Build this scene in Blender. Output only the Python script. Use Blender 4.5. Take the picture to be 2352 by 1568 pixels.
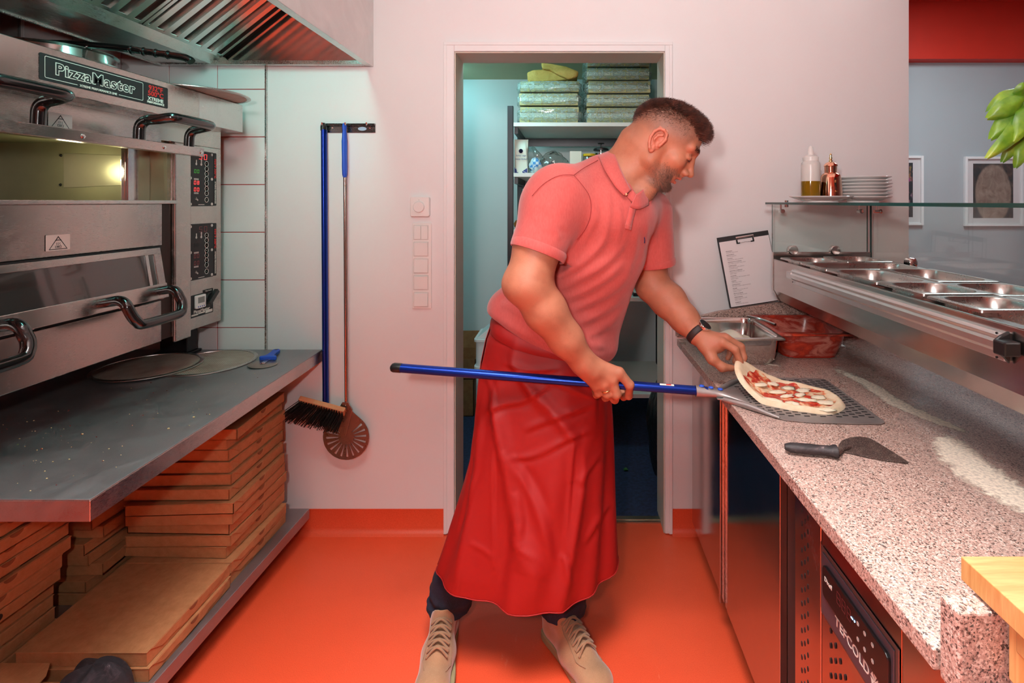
import bpy, bmesh, math, random
import numpy as np
from mathutils import Vector, Matrix, Euler
for _o in list(bpy.data.objects): bpy.data.objects.remove(_o)
random.seed(7)
RNG = np.random.default_rng(11)
SC = bpy.context.scene
COL = SC.collection
PI = math.pi
# ------------------------------------------------------------------ camera
F = 1190.0            # focal length in pixels of a 2352 x 1568 frame
EYE = 1.393           # camera height above the floor
CX, CY = 1305.0, 463.0
cam = bpy.data.cameras.new('camera'); cam_o = bpy.data.objects.new('camera', cam); COL.objects.link(cam_o)
cam.sensor_width = 36.0; cam.lens = F / 2352.0 * 36.0
cam.shift_x = -(CX - 1176.0) / 2352.0; cam.shift_y = -(784.0 - CY) / 2352.0
cam.clip_start = 0.02
cam_o.location = (0, 0, EYE); cam_o.rotation_euler = (PI / 2, 0, 0)
SC.camera = cam_o
# ------------------------------------------------------------------ view and lights
SC.view_settings.view_transform = 'Standard'; SC.view_settings.look = 'None'
SC.view_settings.exposure = -0.12; SC.view_settings.gamma = 1.0; SC.view_settings.use_curve_mapping = False
SC.cycles.max_bounces = 8; SC.cycles.diffuse_bounces = 4; SC.cycles.glossy_bounces = 4
SC.cycles.transmission_bounces = 6; SC.cycles.transparent_max_bounces = 12
SC.cycles.caustics_reflective = False; SC.cycles.caustics_refractive = False
SC.cycles.sample_clamp_indirect = 4.0; SC.cycles.blur_glossy = 0.6
SC.cycles.use_denoising = True; SC.cycles.use_light_tree = False
world = bpy.data.worlds.new('room_ambience'); SC.world = world; world.use_nodes = True
world.node_tree.nodes['Background'].inputs[0].default_value = (0.55, 0.62, 0.66, 1)
world.node_tree.nodes['Background'].inputs[1].default_value = 0.05
def area_light(name, loc, target, size, power, col, size_y=None, spread=180):
    d = bpy.data.lights.new(name, 'AREA'); d.energy = power; d.color = col; d.size = size
    d.spread = math.radians(spread)
    if size_y: d.shape = 'RECTANGLE'; d.size_y = size_y
    o = bpy.data.objects.new(name, d); COL.objects.link(o); o.location = loc
    o.rotation_euler = (Vector(target) - Vector(loc)).to_track_quat('-Z', 'Y').to_euler()
    return o
# the photographer's flash beside the camera, the ceiling panels, hood lamp and store-room lamp
area_light('camera_flash', (-0.14, -0.12, EYE + 0.13), (0.12, 2.2, 1.32), 0.07, 12.5, (1.0, 0.97, 0.95))
area_light('bounce_flash', (-0.15, -0.35, 1.95), (0.05, 0.45, 2.7), 0.3, 36.0, (1.0, 0.97, 0.95), 0.3, 150)
area_light('ceiling_lamp_kitchen', (-0.20, 0.50, 2.66), (-0.20, 0.50, 0), 0.9, 32.0, (1.0, 0.96, 0.95), 0.7, 78)
area_light('ceiling_lamp_rear', (0.0, -1.0, 2.66), (0.0, -1.0, 0), 1.2, 40.0, (1.0, 0.96, 0.95), 0.7, 90)
area_light('hood_lamp', (-.875, 1.30, 2.16), (-1.35, 1.95, 1.55), 0.12, 5.5, (0.30, 1.0, 0.88), 0.5, 150)
area_light('store_room_lamp', (-0.45, 2.62, 2.24), (-0.25, 3.3, 1.0), 0.25, 11.0, (0.42, 0.93, 1.0), 0.5)
area_light('store_room_wall_fill', (-0.85, 3.40, 2.24), (-0.2, 3.66, 1.4), 0.2, 3.0, (0.38, 0.92, 1.0), 0.2)  # added fill, brightens the store room wall behind the shelf
area_light('dining_lamp', (2.6, 3.0, 2.9), (2.6, 3.4, 0), 0.9, 40.0, (0.80, 0.95, 1.0), 0.9)

# ------------------------------------------------------------------ helpers
def srgb(r, g=None, b=None):
    if g is None: r, g, b = r
    f = lambda c: ((c / 255.0) / 12.92 if c / 255.0 <= 0.04045 else (((c / 255.0) + 0.055) / 1.055) ** 2.4)
    return (f(r), f(g), f(b), 1.0)
def P(x, y, Y):       # photograph pixel + distance from the camera -> place in the room
    return Vector(((x - CX) / F * Y, Y, EYE - (y - CY) / F * Y))
def T(x, y, z): return Matrix.Translation((x, y, z))
def RX(a): return Matrix.Rotation(a, 4, 'X')
def RY(a): return Matrix.Rotation(a, 4, 'Y')
def RZ(a): return Matrix.Rotation(a, 4, 'Z')
def S3(x, y, z): return Matrix.Diagonal((x, y, z, 1))
def frame(o, xa, ya):   # matrix with origin o, x axis xa, y axis ya (made orthogonal), z = x cross y
    xa = Vector(xa).normalized(); ya = Vector(ya); ya = (ya - xa * ya.dot(xa)).normalized(); za = xa.cross(ya)
    m = Matrix((xa, ya, za)).transposed().to_4x4(); m.translation = Vector(o); return m
MW = {}
class MB:
    def __init__(s): s.v = []; s.f = []; s.mi = []; s.M = Matrix(); s.m = 0
    def add(s, vs, fs):
        n = len(s.v); M = s.M
        s.v += [M @ Vector(p) for p in vs]
        for q in fs: s.f.append([i + n for i in q]); s.mi.append(s.m)
        return s
    def box(s, x0, x1, y0, y1, z0, z1):
        return s.add([(x0,y0,z0),(x1,y0,z0),(x1,y1,z0),(x0,y1,z0),(x0,y0,z1),(x1,y0,z1),(x1,y1,z1),(x0,y1,z1)],
                     [(0,3,2,1),(4,5,6,7),(0,1,5,4),(1,2,6,5),(2,3,7,6),(3,0,4,7)])
    def prism(s, poly, d0, d1, axis='z'):
        n = len(poly)
        def p3(a, b, d): return {'z': (a, b, d), 'y': (a, d, b), 'x': (d, a, b)}[axis]
        vs = [p3(a, b, d0) for a, b in poly] + [p3(a, b, d1) for a, b in poly]
        area = sum(poly[i][0]*poly[(i+1)%n][1]-poly[(i+1)%n][0]*poly[i][1] for i in range(n))
        up = (area > 0) == (d1 > d0)
        if axis == 'y': up = not up
        fs = []
        for i in range(n):
            j = (i+1) % n; fs.append((i, j, j+n, i+n) if up else (j, i, i+n, j+n))
        a = list(range(n)); b = [i+n for i in a]
        if up: a = a[::-1]
        else: b = b[::-1]
        return s.add(vs, fs + [a, b])
    def tube(s, pts, r, seg=12, cap=True, flat=None):
        pts = [Vector(p) for p in pts]; n = len(pts)
        rs = r if isinstance(r, (list, tuple)) else [r]*n
        t0 = (pts[1]-pts[0]).normalized()
        up = Vector((0,0,1)) if abs(t0.z) < .9 else Vector((1,0,0))
        if flat is not None: up = Vector(flat[0])
        nx = t0.cross(up).normalized(); vs = []; fs = []
        for i, p in enumerate(pts):
            t = (pts[min(i+1,n-1)]-pts[max(i-1,0)]).normalized()
            nx = (nx - t*nx.dot(t)).normalized(); ny = nx.cross(t)
            sy = flat[1] if flat else 1.0
            for k in range(seg):
                a = 2*PI*k/seg; vs.append(p + (nx*math.cos(a) + ny*math.sin(a)*sy)*rs[i])
        for i in range(n-1):
            for k in range(seg):
                k2 = (k+1) % seg; fs.append((i*seg+k, (i+1)*seg+k, (i+1)*seg+k2, i*seg+k2))
        if cap: fs += [tuple(range(seg)), tuple(reversed(range((n-1)*seg, n*seg)))]
        return s.add(vs, fs)
    def lathe(s, prof, seg=32, closed=False):   # profile of (r, z) turned about z
        vs = []; fs = []; n = len(prof)
        for r, z in prof:
            for k in range(seg):
                a = 2*PI*k/seg; vs.append((r*math.cos(a), r*math.sin(a), z))
        for i in range(n if closed else n-1):
            j = (i+1) % n
            for k in range(seg):
                k2 = (k+1) % seg; fs.append((i*seg+k, i*seg+k2, j*seg+k2, j*seg+k))
        if not closed:
            if prof[0][0] > 1e-6: fs.append(tuple(reversed(range(seg))))
            if prof[-1][0] > 1e-6: fs.append(tuple(range((n-1)*seg, n*seg)))
        return s.add(vs, fs)
    def grid(s, fn, nu, nv, wrap_u=False, flip=False):
        vs = [fn(i/(nu if wrap_u else nu-1), j/(nv-1)) for j in range(nv) for i in range(nu)]
        fs = []
        for j in range(nv-1):
            for i in range(nu if wrap_u else nu-1):
                i2 = (i+1) % nu; q = (j*nu+i, j*nu+i2, (j+1)*nu+i2, (j+1)*nu+i); fs.append(q[::-1] if flip else q)
        return s.add(vs, fs)
    def ball(s, c, rx, ry=None, rz=None, seg=14, rings=8):
        ry = ry or rx; rz = rz or rx; c = Vector(c)
        vs = [(c.x, c.y, c.z-rz)]; fs = []
        for j in range(1, rings):
            b = -PI/2 + PI*j/rings
            for k in range(seg):
                a = 2*PI*k/seg; vs.append((c.x+rx*math.cos(b)*math.cos(a), c.y+ry*math.cos(b)*math.sin(a), c.z+rz*math.sin(b)))
        vs.append((c.x, c.y, c.z+rz)); top = len(vs)-1
        for k in range(seg):
            k2 = (k+1) % seg; fs.append((0, 1+k2, 1+k))
            for j in range(rings-2): fs.append((1+j*seg+k, 1+j*seg+k2, 1+(j+1)*seg+k2, 1+(j+1)*seg+k))
            fs.append((top, 1+(rings-2)*seg+k, 1+(rings-2)*seg+k2))
        return s.add(vs, fs)
    def build(s, name, mats, parent=None, smooth=None, bevel=None, seg=2, **kw):
        if not isinstance(mats, (list, tuple)): mats = [mats]
        me = bpy.data.meshes.new(name)
        if parent is not None: MI = MW[parent].inverted(); vs = [MI @ p for p in s.v]; loc = None
        else:
            lo = [min(p[i] for p in s.v) for i in range(3)]; hi = [max(p[i] for p in s.v) for i in range(3)]
            loc = Vector(((lo[0]+hi[0])/2, (lo[1]+hi[1])/2, lo[2])); vs = [p - loc for p in s.v]
        me.from_pydata([tuple(p) for p in vs], [], s.f)
        for m in mats: me.materials.append(m)
        if len(mats) > 1: me.polygons.foreach_set('material_index', s.mi)
        if smooth is not None:
            me.polygons.foreach_set('use_smooth', [True]*len(me.polygons))
            if smooth < 179: me.set_sharp_from_angle(angle=math.radians(smooth))
        me.update()
        return put(name, me, parent, loc, bevel, seg, **kw)
def put(name, me, parent=None, loc=None, bevel=None, seg=2, **kw):
    o = bpy.data.objects.new(name, me); COL.objects.link(o)
    if parent is not None: o.parent = parent; MW[o] = MW[parent].copy()
    else:
        o.location = loc if loc is not None else (0, 0, 0); MW[o] = Matrix.Translation(o.location)
    if bevel:
        b = o.modifiers.new('bevel', 'BEVEL'); b.width = bevel; b.segments = seg; b.limit_method = 'ANGLE'; b.angle_limit = math.radians(38)
        b.harden_normals = False
    tag(o, **kw); return o
def tag(o, label=None, cat=None, group=None, kind=None):
    if label: o['label'] = label
    if cat: o['category'] = cat
    if group: o['group'] = group
    if kind: o['kind'] = kind
    return o
def thing(name, label, cat, loc, rot=None, group=None):
    o = bpy.data.objects.new(name, None); COL.objects.link(o); o.empty_display_size = .05
    M = Matrix.Translation(Vector(loc)) @ (rot if rot is not None else Matrix())
    o.matrix_world = M; MW[o] = M.copy(); tag(o, label, cat, group); return o
def struct(mb, name, mat, **kw):
    return mb.build(name, mat, None, kind='structure', **kw)
def dup(root, M, label=None, group=None):
    def cp(o, par):
        c = o.copy(); COL.objects.link(c)
        if par is not None: c.parent = par
        for ch in list(o.children): cp(ch, c)
        return c
    r = cp(root, None); r.matrix_world = M; MW[r] = M.copy()
    if label: r['label'] = label
    if group: r['group'] = group
    return r
def B(*a):
    return MB().box(*a)
def text(name, body, size, mat, parent, M, extrude=.0004, bold=0.0, align='CENTER', shear=0.0, space=1.0, sx=1.0, **kw):
    cu = bpy.data.curves.new(name, 'FONT'); cu.body = body; cu.size = size; cu.extrude = extrude; cu.offset = bold
    cu.align_x = align; cu.align_y = 'CENTER'; cu.shear = shear; cu.space_character = space; cu.resolution_u = 3
    tmp = bpy.data.objects.new('tmp_text', cu); COL.objects.link(tmp)
    dg = bpy.context.evaluated_depsgraph_get(); dg.update()
    me = bpy.data.meshes.new_from_object(tmp.evaluated_get(dg))
    bpy.data.objects.remove(tmp); bpy.data.curves.remove(cu)
    me.transform(M @ S3(sx, 1, 1)); me.transform(MW[parent].inverted())
    me.materials.clear(); me.materials.append(mat); me.name = name
    return put(name, me, parent, **kw)

# ------------------------------------------------------------------ materials
class NT:
    def __init__(s, name):
        s.mat = bpy.data.materials.new(name); s.mat.use_nodes = True; s.t = s.mat.node_tree; s.n = s.t.nodes; s.l = s.t.links
        s.b = s.n['Principled BSDF']
    def N(s, t, **kw):
        n = s.n.new(t)
        for k, v in kw.items(): setattr(n, k, v)
        return n
    def co(s, scale=(1,1,1), out='Object', rot=(0,0,0)):
        tc = s.N('ShaderNodeTexCoord'); mp = s.N('ShaderNodeMapping'); mp.inputs['Scale'].default_value = scale; mp.inputs['Rotation'].default_value = rot
        s.l.new(tc.outputs[out], mp.inputs['Vector']); return mp.outputs[0]
    def noise(s, scale, vec=None, detail=4, rough=.55, dist=0):
        n = s.N('ShaderNodeTexNoise'); n.inputs['Scale'].default_value = scale; n.inputs['Detail'].default_value = detail
        n.inputs['Roughness'].default_value = rough; n.inputs['Distortion'].default_value = dist
        if vec is not None: s.l.new(vec, n.inputs['Vector'])
        return n.outputs['Fac']
    def voro(s, scale, vec=None, feat='F1', out='Distance'):
        n = s.N('ShaderNodeTexVoronoi'); n.feature = feat; n.inputs['Scale'].default_value = scale
        if vec is not None: s.l.new(vec, n.inputs['Vector'])
        return n.outputs[out]
    def ramp(s, fac, stops, interp='LINEAR'):
        r = s.N('ShaderNodeValToRGB'); r.color_ramp.interpolation = interp; e = r.color_ramp.elements
        while len(e) < len(stops): e.new(0.5)
        for k, (p, c) in enumerate(stops):
            e[k].position = p; e[k].color = c if len(c) == 4 else (*c, 1)
        s.l.new(fac, r.inputs[0]); return r.outputs[0]
    def mix(s, a, b, fac, blend='MIX'):
        m = s.N('ShaderNodeMix'); m.data_type = 'RGBA'; m.blend_type = blend
        for sock, v in ((m.inputs[0], fac), (m.inputs[6], a), (m.inputs[7], b)):
            if hasattr(v, 'default_value') or hasattr(v, 'is_linked'): s.l.new(v, sock)
            else: sock.default_value = v
        return m.outputs[2]
    def maprange(s, v, a, b, c, d):
        m = s.N('ShaderNodeMapRange'); m.inputs[1].default_value = a; m.inputs[2].default_value = b; m.inputs[3].default_value = c; m.inputs[4].default_value = d
        s.l.new(v, m.inputs[0]); return m.outputs[0]
    def math(s, op, a, b=None):
        m = s.N('ShaderNodeMath'); m.operation = op
        for i, v in enumerate((a, b)):
            if v is None: continue
            if hasattr(v, 'is_linked'): s.l.new(v, m.inputs[i])
            else: m.inputs[i].default_value = v
        return m.outputs[0]
    def set(s, **kw):
        for k, v in kw.items():
            key = {'col': 'Base Color', 'rough': 'Roughness', 'metal': 'Metallic', 'spec': 'Specular IOR Level', 'trans': 'Transmission Weight',
                   'ior': 'IOR', 'alpha': 'Alpha', 'coat': 'Coat Weight', 'sheen': 'Sheen Weight', 'sss': 'Subsurface Weight', 'emit': 'Emission Color', 'estr': 'Emission Strength', 'aniso': 'Anisotropic', 'coatr': 'Coat Roughness'}[k]
            if hasattr(v, 'is_linked'): s.l.new(v, s.b.inputs[key])
            else: s.b.inputs[key].default_value = v
        return s
    def bump(s, h, strength=.3, dist=.002):
        b = s.N('ShaderNodeBump'); b.inputs['Strength'].default_value = strength; b.inputs['Distance'].default_value = dist
        s.l.new(h, b.inputs['Height']); s.l.new(b.outputs[0], s.b.inputs['Normal']); return s
def plain(name, col, rough=.5, metal=0, var=0.06, vscale=9, bump=0, bscale=200, bdist=.001, **kw):
    t = NT(name); n = t.noise(vscale, t.co())
    lo = tuple(c*(1-var) for c in col[:3]) + (1,); hi = tuple(min(1, c*(1+var)) for c in col[:3]) + (1,)
    t.set(col=t.ramp(n, [(.3, lo), (.7, hi)]), rough=rough, metal=metal, **kw)
    if bump: t.bump(t.noise(bscale, t.co(), 2), bump, bdist)
    return t.mat
def steel(name, col=(.60,.58,.56), rough=.28, axis=(1,1,1), streak=.12, smudge=.1, dark=0.0):
    t = NT(name); c = t.co(axis)
    n1 = t.noise(260, c, 2, .6); n2 = t.noise(6, t.co(), 5, .6, 1.0)
    base = t.ramp(n2, [(.25, tuple(x*(1-.10-dark) for x in col)+(1,)), (.75, tuple(min(1,x*1.06) for x in col)+(1,))])
    r = t.math('ADD', t.maprange(n1, .3, .7, rough-streak*.5, rough+streak*.5), t.maprange(n2, .3, .7, -smudge*.5, smudge*.5))
    t.set(col=base, rough=r, metal=1.0).bump(n1, .04, .0004); return t.mat
def emitter(name, col, strength, base=(0.02,0.02,0.02,1)):
    t = NT(name); t.set(col=base, rough=.3, emit=col, estr=strength); return t.mat
def fabric(name, col, scale=900, var=.10, rough=.9, bump=.25, sheen=.3):
    t = NT(name); c = t.co(); n = t.noise(14, c, 5); w = t.noise(scale, t.co((1,1,1)), 1)
    lo = tuple(x*(1-var) for x in col[:3])+(1,); hi = tuple(min(1,x*(1+var)) for x in col[:3])+(1,)
    cc = t.mix(t.ramp(n, [(.3, lo), (.7, hi)]), t.ramp(w, [(.3, lo), (.7, hi)]), .5)
    t.set(col=cc, rough=rough, sheen=sheen).bump(w, bump, .0006); return t.mat

M_wall = plain('white_wall_paint', srgb(232,230,230), .6, var=.015, vscale=3, bump=.08, bscale=350)
M_white = plain('white_plastic', srgb(236,233,230), .35, var=.01)
M_frame = plain('white_lacquer', srgb(235,233,233), .38, var=.015)
t = NT('orange_vinyl_floor'); c = t.co(); n = t.noise(420, c, 2); n2 = t.noise(3.5, c, 5, .6); n3 = t.noise(26, t.co((1,.35,1), rot=(0,0,.6)), 6, .7, 1.5)
cc = t.ramp(n, [(.28, srgb(206,64,34)), (.42, srgb(226,80,46)), (.62, srgb(229,84,50)), (.75, srgb(238,106,72))])
cc = t.mix(cc, srgb(205,66,32), t.maprange(n2, .45, .75, 0, .30))
cc = t.mix(cc, srgb(246,180,150), t.math('MULTIPLY', t.maprange(n3, .66, .78, 0, .55), t.maprange(n2, .4, .6, 0, 1)))
t.set(col=cc, rough=t.maprange(n2, .3, .7, .34, .5)).bump(n, .05, .0005); M_floor = t.mat
M_tile = plain('white_glazed_tile', srgb(232,232,230), .12, var=.012, vscale=2, coat=.3)
M_grout = plain('red_grout', srgb(176,30,28), .8, var=.1)
M_carpet = plain('dark_blue_carpet', srgb(34,44,74), .95, var=.45, vscale=60, bump=.6, bscale=500, bdist=.004)
M_store = plain('store_room_paint', srgb(214,216,214), .65, var=.02, vscale=3)
M_olive = plain('store_room_ceiling_paint', srgb(196,190,150), .7, var=.02)
M_dining = plain('grey_blue_paint', srgb(176,182,186), .6, var=.02, vscale=3)
M_redp = plain('red_ceiling_paint', srgb(206,44,26), .6, var=.03)
M_steel = steel('brushed_steel')
M_steelx = steel('brushed_steel_lengthwise', axis=(8,.25,8), rough=.30)
M_steelz = steel('brushed_steel_upright', axis=(8,8,.25), rough=.27)
M_polish = steel('polished_steel', (.66,.64,.62), .12, streak=.04, smudge=.05)
M_oven = steel('oven_steel', (.50,.46,.43), .25, axis=(8,.3,8), streak=.1, smudge=.12)
M_tabletop = steel('worn_table_steel', (.40,.40,.41), .52, axis=(3,.6,3), streak=.14, smudge=.10)
M_black = plain('black_plastic', srgb(22,21,22), .35, var=.1)
M_matblack = plain('matt_black_paint', srgb(24,24,26), .6, var=.1)
M_blackmetal = plain('black_coated_steel', srgb(26,28,32), .35, metal=.3, var=.1)
M_handle = plain('black_bakelite', srgb(16,14,14), .16, var=.1, coat=.5)
M_whiteprint = plain('white_print', srgb(226,224,214), .5, var=.01)
M_redprint = plain('red_print', srgb(214,44,40), .5, var=.01)
M_chrome = steel('chrome', (.78,.76,.74), .07, streak=.02, smudge=.02)
# ================================================================== the room
WY = 2.183            # face of the rear wall
DX0, DX1, DZ1 = -0.477, 0.4055, 2.022      # clear door opening
WX1 = 1.435           # end of the rear wall, dining room beyond
LX = -2.30            # left wall
CEIL = 2.70
fl = MB().box(LX-.1, 3.6, -2.6, WY+.07, -.10, 0); fl.box(1.25, 4.2, WY+.07, 4.6, -.10, 0)
struct(fl, 'floor', M_floor)
w = MB()
w.box(LX-.1, DX0, WY, WY+.14, 0, CEIL); w.box(DX0, DX1, WY, WY+.14, DZ1, CEIL); w.box(DX1, WX1, WY, WY+.14, 0, CEIL)
wall_back = struct(w, 'wall_back', M_wall)
wl = B(LX-.1, LX, -2.6, WY, 0, CEIL); wall_left = struct(wl, 'wall_left', M_wall)
struct(B(LX-.1, 1.45, -2.6, WY+.14, CEIL, CEIL+.1), 'ceiling', plain('white_ceiling_paint', srgb(232,224,222), .7, var=.015))
struct(B(LX-.1, 3.6, -2.7, -2.6, 0, CEIL), 'wall_rear', M_wall)
struct(B(1.30, 1.40, -2.6, WY, 0, .80), 'wall_counter', M_wall)
struct(B(1.30, 1.45, -2.6, WY, 2.30, CEIL), 'trim_1', M_wall)
# tiles on the rear wall: panel of white tiles with red joints, proud metal edge strip on its right
TX1 = (612-CX)/545.0; TP = 0.2
tz0 = EYE - (751-CY)/545.0
grout = MB().box(LX, TX1, WY-.006, WY+.001, tz0-.4, tz0+TP*7.02); grout.build('grout_bed', M_grout, wall_back)
k = 0
proto_tile = None
for i in range(8):
    for j in range(9):
        x1 = TX1 - i*TP*1.012; x0 = x1 - TP*1.012 + .0032; z0 = tz0 + (j-2)*TP + .0016; z1 = z0 + TP - .0032
        if proto_tile is None:
            proto_tile = B(x0, x1, WY-.010, WY-.002, z0, z1).build('tile', M_tile, wall_back, bevel=.0012, seg=1); b0 = (x0, z0)
        else:
            o = proto_tile.copy(); COL.objects.link(o); o.location = (x0-b0[0], 0, z0-b0[1])
B(TX1, TX1+.006, WY-.012, WY, tz0-.4, tz0+TP*6.9).build('edge_strip', M_steel, wall_back)
# coved vinyl skirting
for nm, a, b in (('baseboard_left', LX, -0.5191), ('baseboard_right', 0.4345, 0.62)):
    c = MB(); pr = [(WY, .10), (WY-.004, .10), (WY-.004, .022), (WY-.010, .010), (WY-.022, .004), (WY-.03, .0), (WY, 0)]
    c.prism(pr, a, b, 'x'); struct(c, nm, M_floor, smooth=50)
# door casing and reveal
dr = thing('door_1', None, None, (DX0, WY, 0)); dr['kind'] = 'structure'
c = MB(); fx0, fx1, fz1 = -0.5191, 0.4128+.0215, 2.059
c.box(fx0+.002, DX0, WY-.016, WY, 0.004, fz1-.002); c.box(DX1, fx1-.002, WY-.016, WY, 0.004, fz1-.002); c.box(DX0, DX1, WY-.016, WY, DZ1, fz1-.002)
c.build('casing', M_frame, dr, bevel=.003)
c = MB(); c.box(fx0-.002, fx0+.012, WY-.020, WY, .004, fz1-.012); c.box(fx1-.012, fx1+.002, WY-.020, WY, .004, fz1-.012); c.box(fx0-.002, fx1+.002, WY-.020, WY, fz1-.012, fz1+.002)
c.build('casing_rim', M_frame, dr, bevel=.002)
c = MB(); c.box(DX0-.02, DX0+.004, WY-.004, WY+.155, 0, DZ1); c.box(DX1-.004, DX1+.02, WY-.004, WY+.155, 0, DZ1); c.box(DX0, DX1, WY-.004, WY+.155, DZ1-.004, DZ1+.02)
M_jamb = plain('beige_jamb', srgb(206,196,182), .5, var=.02)
c.build('lining', M_jamb, dr, bevel=.001)
c = MB(); c.box(DX0+.004, DX1-.004, WY+.062, WY+.105, 0, .006); c.box(DX0+.004, DX1-.004, WY+.076, WY+.084, .006, .009)
c.build('threshold', steel('threshold_metal', (.42,.38,.30), .35), dr)
# store room behind the door
SY = 3.72
struct(B(-1.8, 1.6, WY+.07, SY, -.08, .001), 'floor_store_room', M_carpet)
sw = MB(); sw.box(-1.8, 1.6, SY, SY+.1, 0, 2.5); struct(sw, 'wall_store_room', M_store)
struct(B(-1.9, -1.8, WY+.14, SY, 0, 2.5), 'wall_store_left', M_store)
struct(B(1.25, 1.35, WY+.14, SY, 0, 2.5), 'wall_store_right', M_store)
struct(B(-1.9, 1.35, WY+.14, SY+.1, 2.27, 2.37), 'ceiling_store_room', M_olive)
# dining room beyond the counter
struct(B(1.35, 4.2, 4.5, 4.6, 0, 2.60), 'wall_dining', M_dining)
struct(B(1.35, 4.2, 4.38, 4.6, 2.60, 3.085), 'trim_2', M_redp)
struct(B(1.35, 4.3, -2.6, 4.6, 3.085, 3.2), 'ceiling_dining', M_redp)
struct(B(4.2, 4.3, -2.6, 4.6, 0, 3.1), 'wall_dining_right', M_dining)
struct(B(1.35, 1.436, WY+.14, 4.5, 0, 3.1), 'wall_dining_left', M_dining)
# ================================================================== left side: table, boxes, oven, hood
def OP(x, y, X):
    Y = X*F/(x-CX); return Vector((X, Y, EYE-(y-CY)*Y/F))
def card(name, c1, c2):
    t = NT(name); n = t.noise(30, t.co((1,1,1)), 6, .65); n2 = t.noise(300, t.co((1,.2,1)), 2)
    cc = t.mix(t.ramp(n, [(.25, c1), (.75, c2)]), c1, t.maprange(n2, .5, .8, 0, .5))
    t.set(col=cc, rough=.85).bump(n2, .08, .0005); return t.mat
M_card = card('brown_cardboard', srgb(162,106,64), srgb(190,134,88))
M_card2 = card('darker_cardboard', srgb(150,92,54), srgb(176,118,74))
M_notchshade = card('notch_shade_card', srgb(120,70,40), srgb(140,90,54))
# ---- steel table with undershelf
tb = thing('steel_table', 'steel work table with undershelf in front of the pizza oven', 'table', (-1.6, 1.62, 0))
TZ = .775
m = MB()
pl = [(-2.28, 1.076), (-.993, 1.076), (-1.028, 2.168), (-2.28, 2.168)]
m.prism(pl, TZ-.003, TZ, 'z')
m.build('top_sheet', M_tabletop, tb, bevel=.0015, seg=2)
m = MB()
for (a, b) in ((pl[0], pl[1]), (pl[1], pl[2]), (pl[2], pl[3]), (pl[3], pl[0])):
    ax, ay = a; bx, by = b; d = Vector((bx-ax, by-ay, 0)).normalized(); n = Vector((-d.y, d.x, 0))*.0025
    q = [(ax, ay), (bx, by), (bx+n.x, by+n.y), (ax+n.x, ay+n.y)]
    m.prism(q, TZ-.047, TZ-.003, 'z')
m.build('edge_apron', M_steelx, tb, bevel=.0008, seg=1)
m = MB(); m.prism([(-2.24, 1.10), (-1.02, 1.10), (-1.05, 2.15), (-2.24, 2.15)], TZ-.046, TZ-.043, 'z'); m.build('underside_panel', M_steel, tb)
for lx, ly in ((-2.2, 1.16), (-2.2, 2.1), (-1.62, 2.1)):
    B(lx-.02, lx+.02, ly-.02, ly+.02, 0, TZ-.046).build('leg', M_steelz, tb, bevel=.002)
sh = MB(); sh.prism([(-2.24, .98), (-1.098, .98), (-1.066, 2.135), (-2.24, 2.135)], .088, .13, 'z')
sh.build('undershelf', M_tabletop, tb, bevel=.002)
# ---- pizza boxes
BXW, BYW, BH = .345, .335, .0372
def make_box(name='pizza_box', hole=False):
    r = thing(name, 'x', 'pizza box', (0, 0, 0))
    m = MB(); t_ = .0022
    m.box(-BXW/2, BXW/2, -BYW/2, BYW/2, 0, t_)
    for a in ((-BXW/2, BXW/2, -BYW/2, -BYW/2+t_), (-BXW/2, BXW/2, BYW/2-t_, BYW/2), (-BXW/2, -BXW/2+t_, -BYW/2, BYW/2), (BXW/2-t_, BXW/2, -BYW/2, BYW/2)):
        m.box(*a, 0, BH-.004)
    m.build('tray', M_card, r)
    m = MB(); e = .0018
    m.box(-BXW/2-e, BXW/2+e, -BYW/2-e, BYW/2+e, BH-.0032, BH-.0008)
    # front flap with its tuck outline: shorter towards both ends
    pf = [(-BYW/2+.012, BH-.003), (-BYW/2+.05, .012), (-.06, .012), (-.05, .006), (.05, .006), (.06, .012), (BYW/2-.05, .012), (BYW/2-.012, BH-.003)]
    m.prism(pf, BXW/2+.0004, BXW/2+.0026, 'x')
    m.build('lid', M_card, r, bevel=.0008, seg=1)
    m = MB()
    if hole:
        m.M = T(BXW/2+.0027, .0, .019) @ RY(PI/2) @ S3(1, 1.2, 1); m.lathe([(.0095, 0), (.0095, .0006)], 16)
        m.build('finger_hole', M_black, r)
    else:
        q = [(-.017*math.cos(PI*k/10), BH-.0035-.011*math.sin(PI*k/10)) for k in range(11)]
        m.prism(q, BXW/2+.0024, BXW/2+.0034, 'x'); m.build('tuck_notch', M_notchshade, r)  # raised half-disc in darker card, recess shade put into its colour
    return r
box_a = make_box(); box_h = make_box(hole=True)
used = {id(box_a): False, id(box_h): False}
def put_box(x, y, z, rz, label, group, hole=False):
    p = box_h if hole else box_a; M = T(x, y, z) @ RZ(rz)
    if not used[id(p)]:
        used[id(p)] = True; p.matrix_world = M; MW[p] = M; p['label'] = label; p['group'] = group; return p
    return dup(p, M, label, group)
rb = random.Random(4)
SZ = .1305
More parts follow.
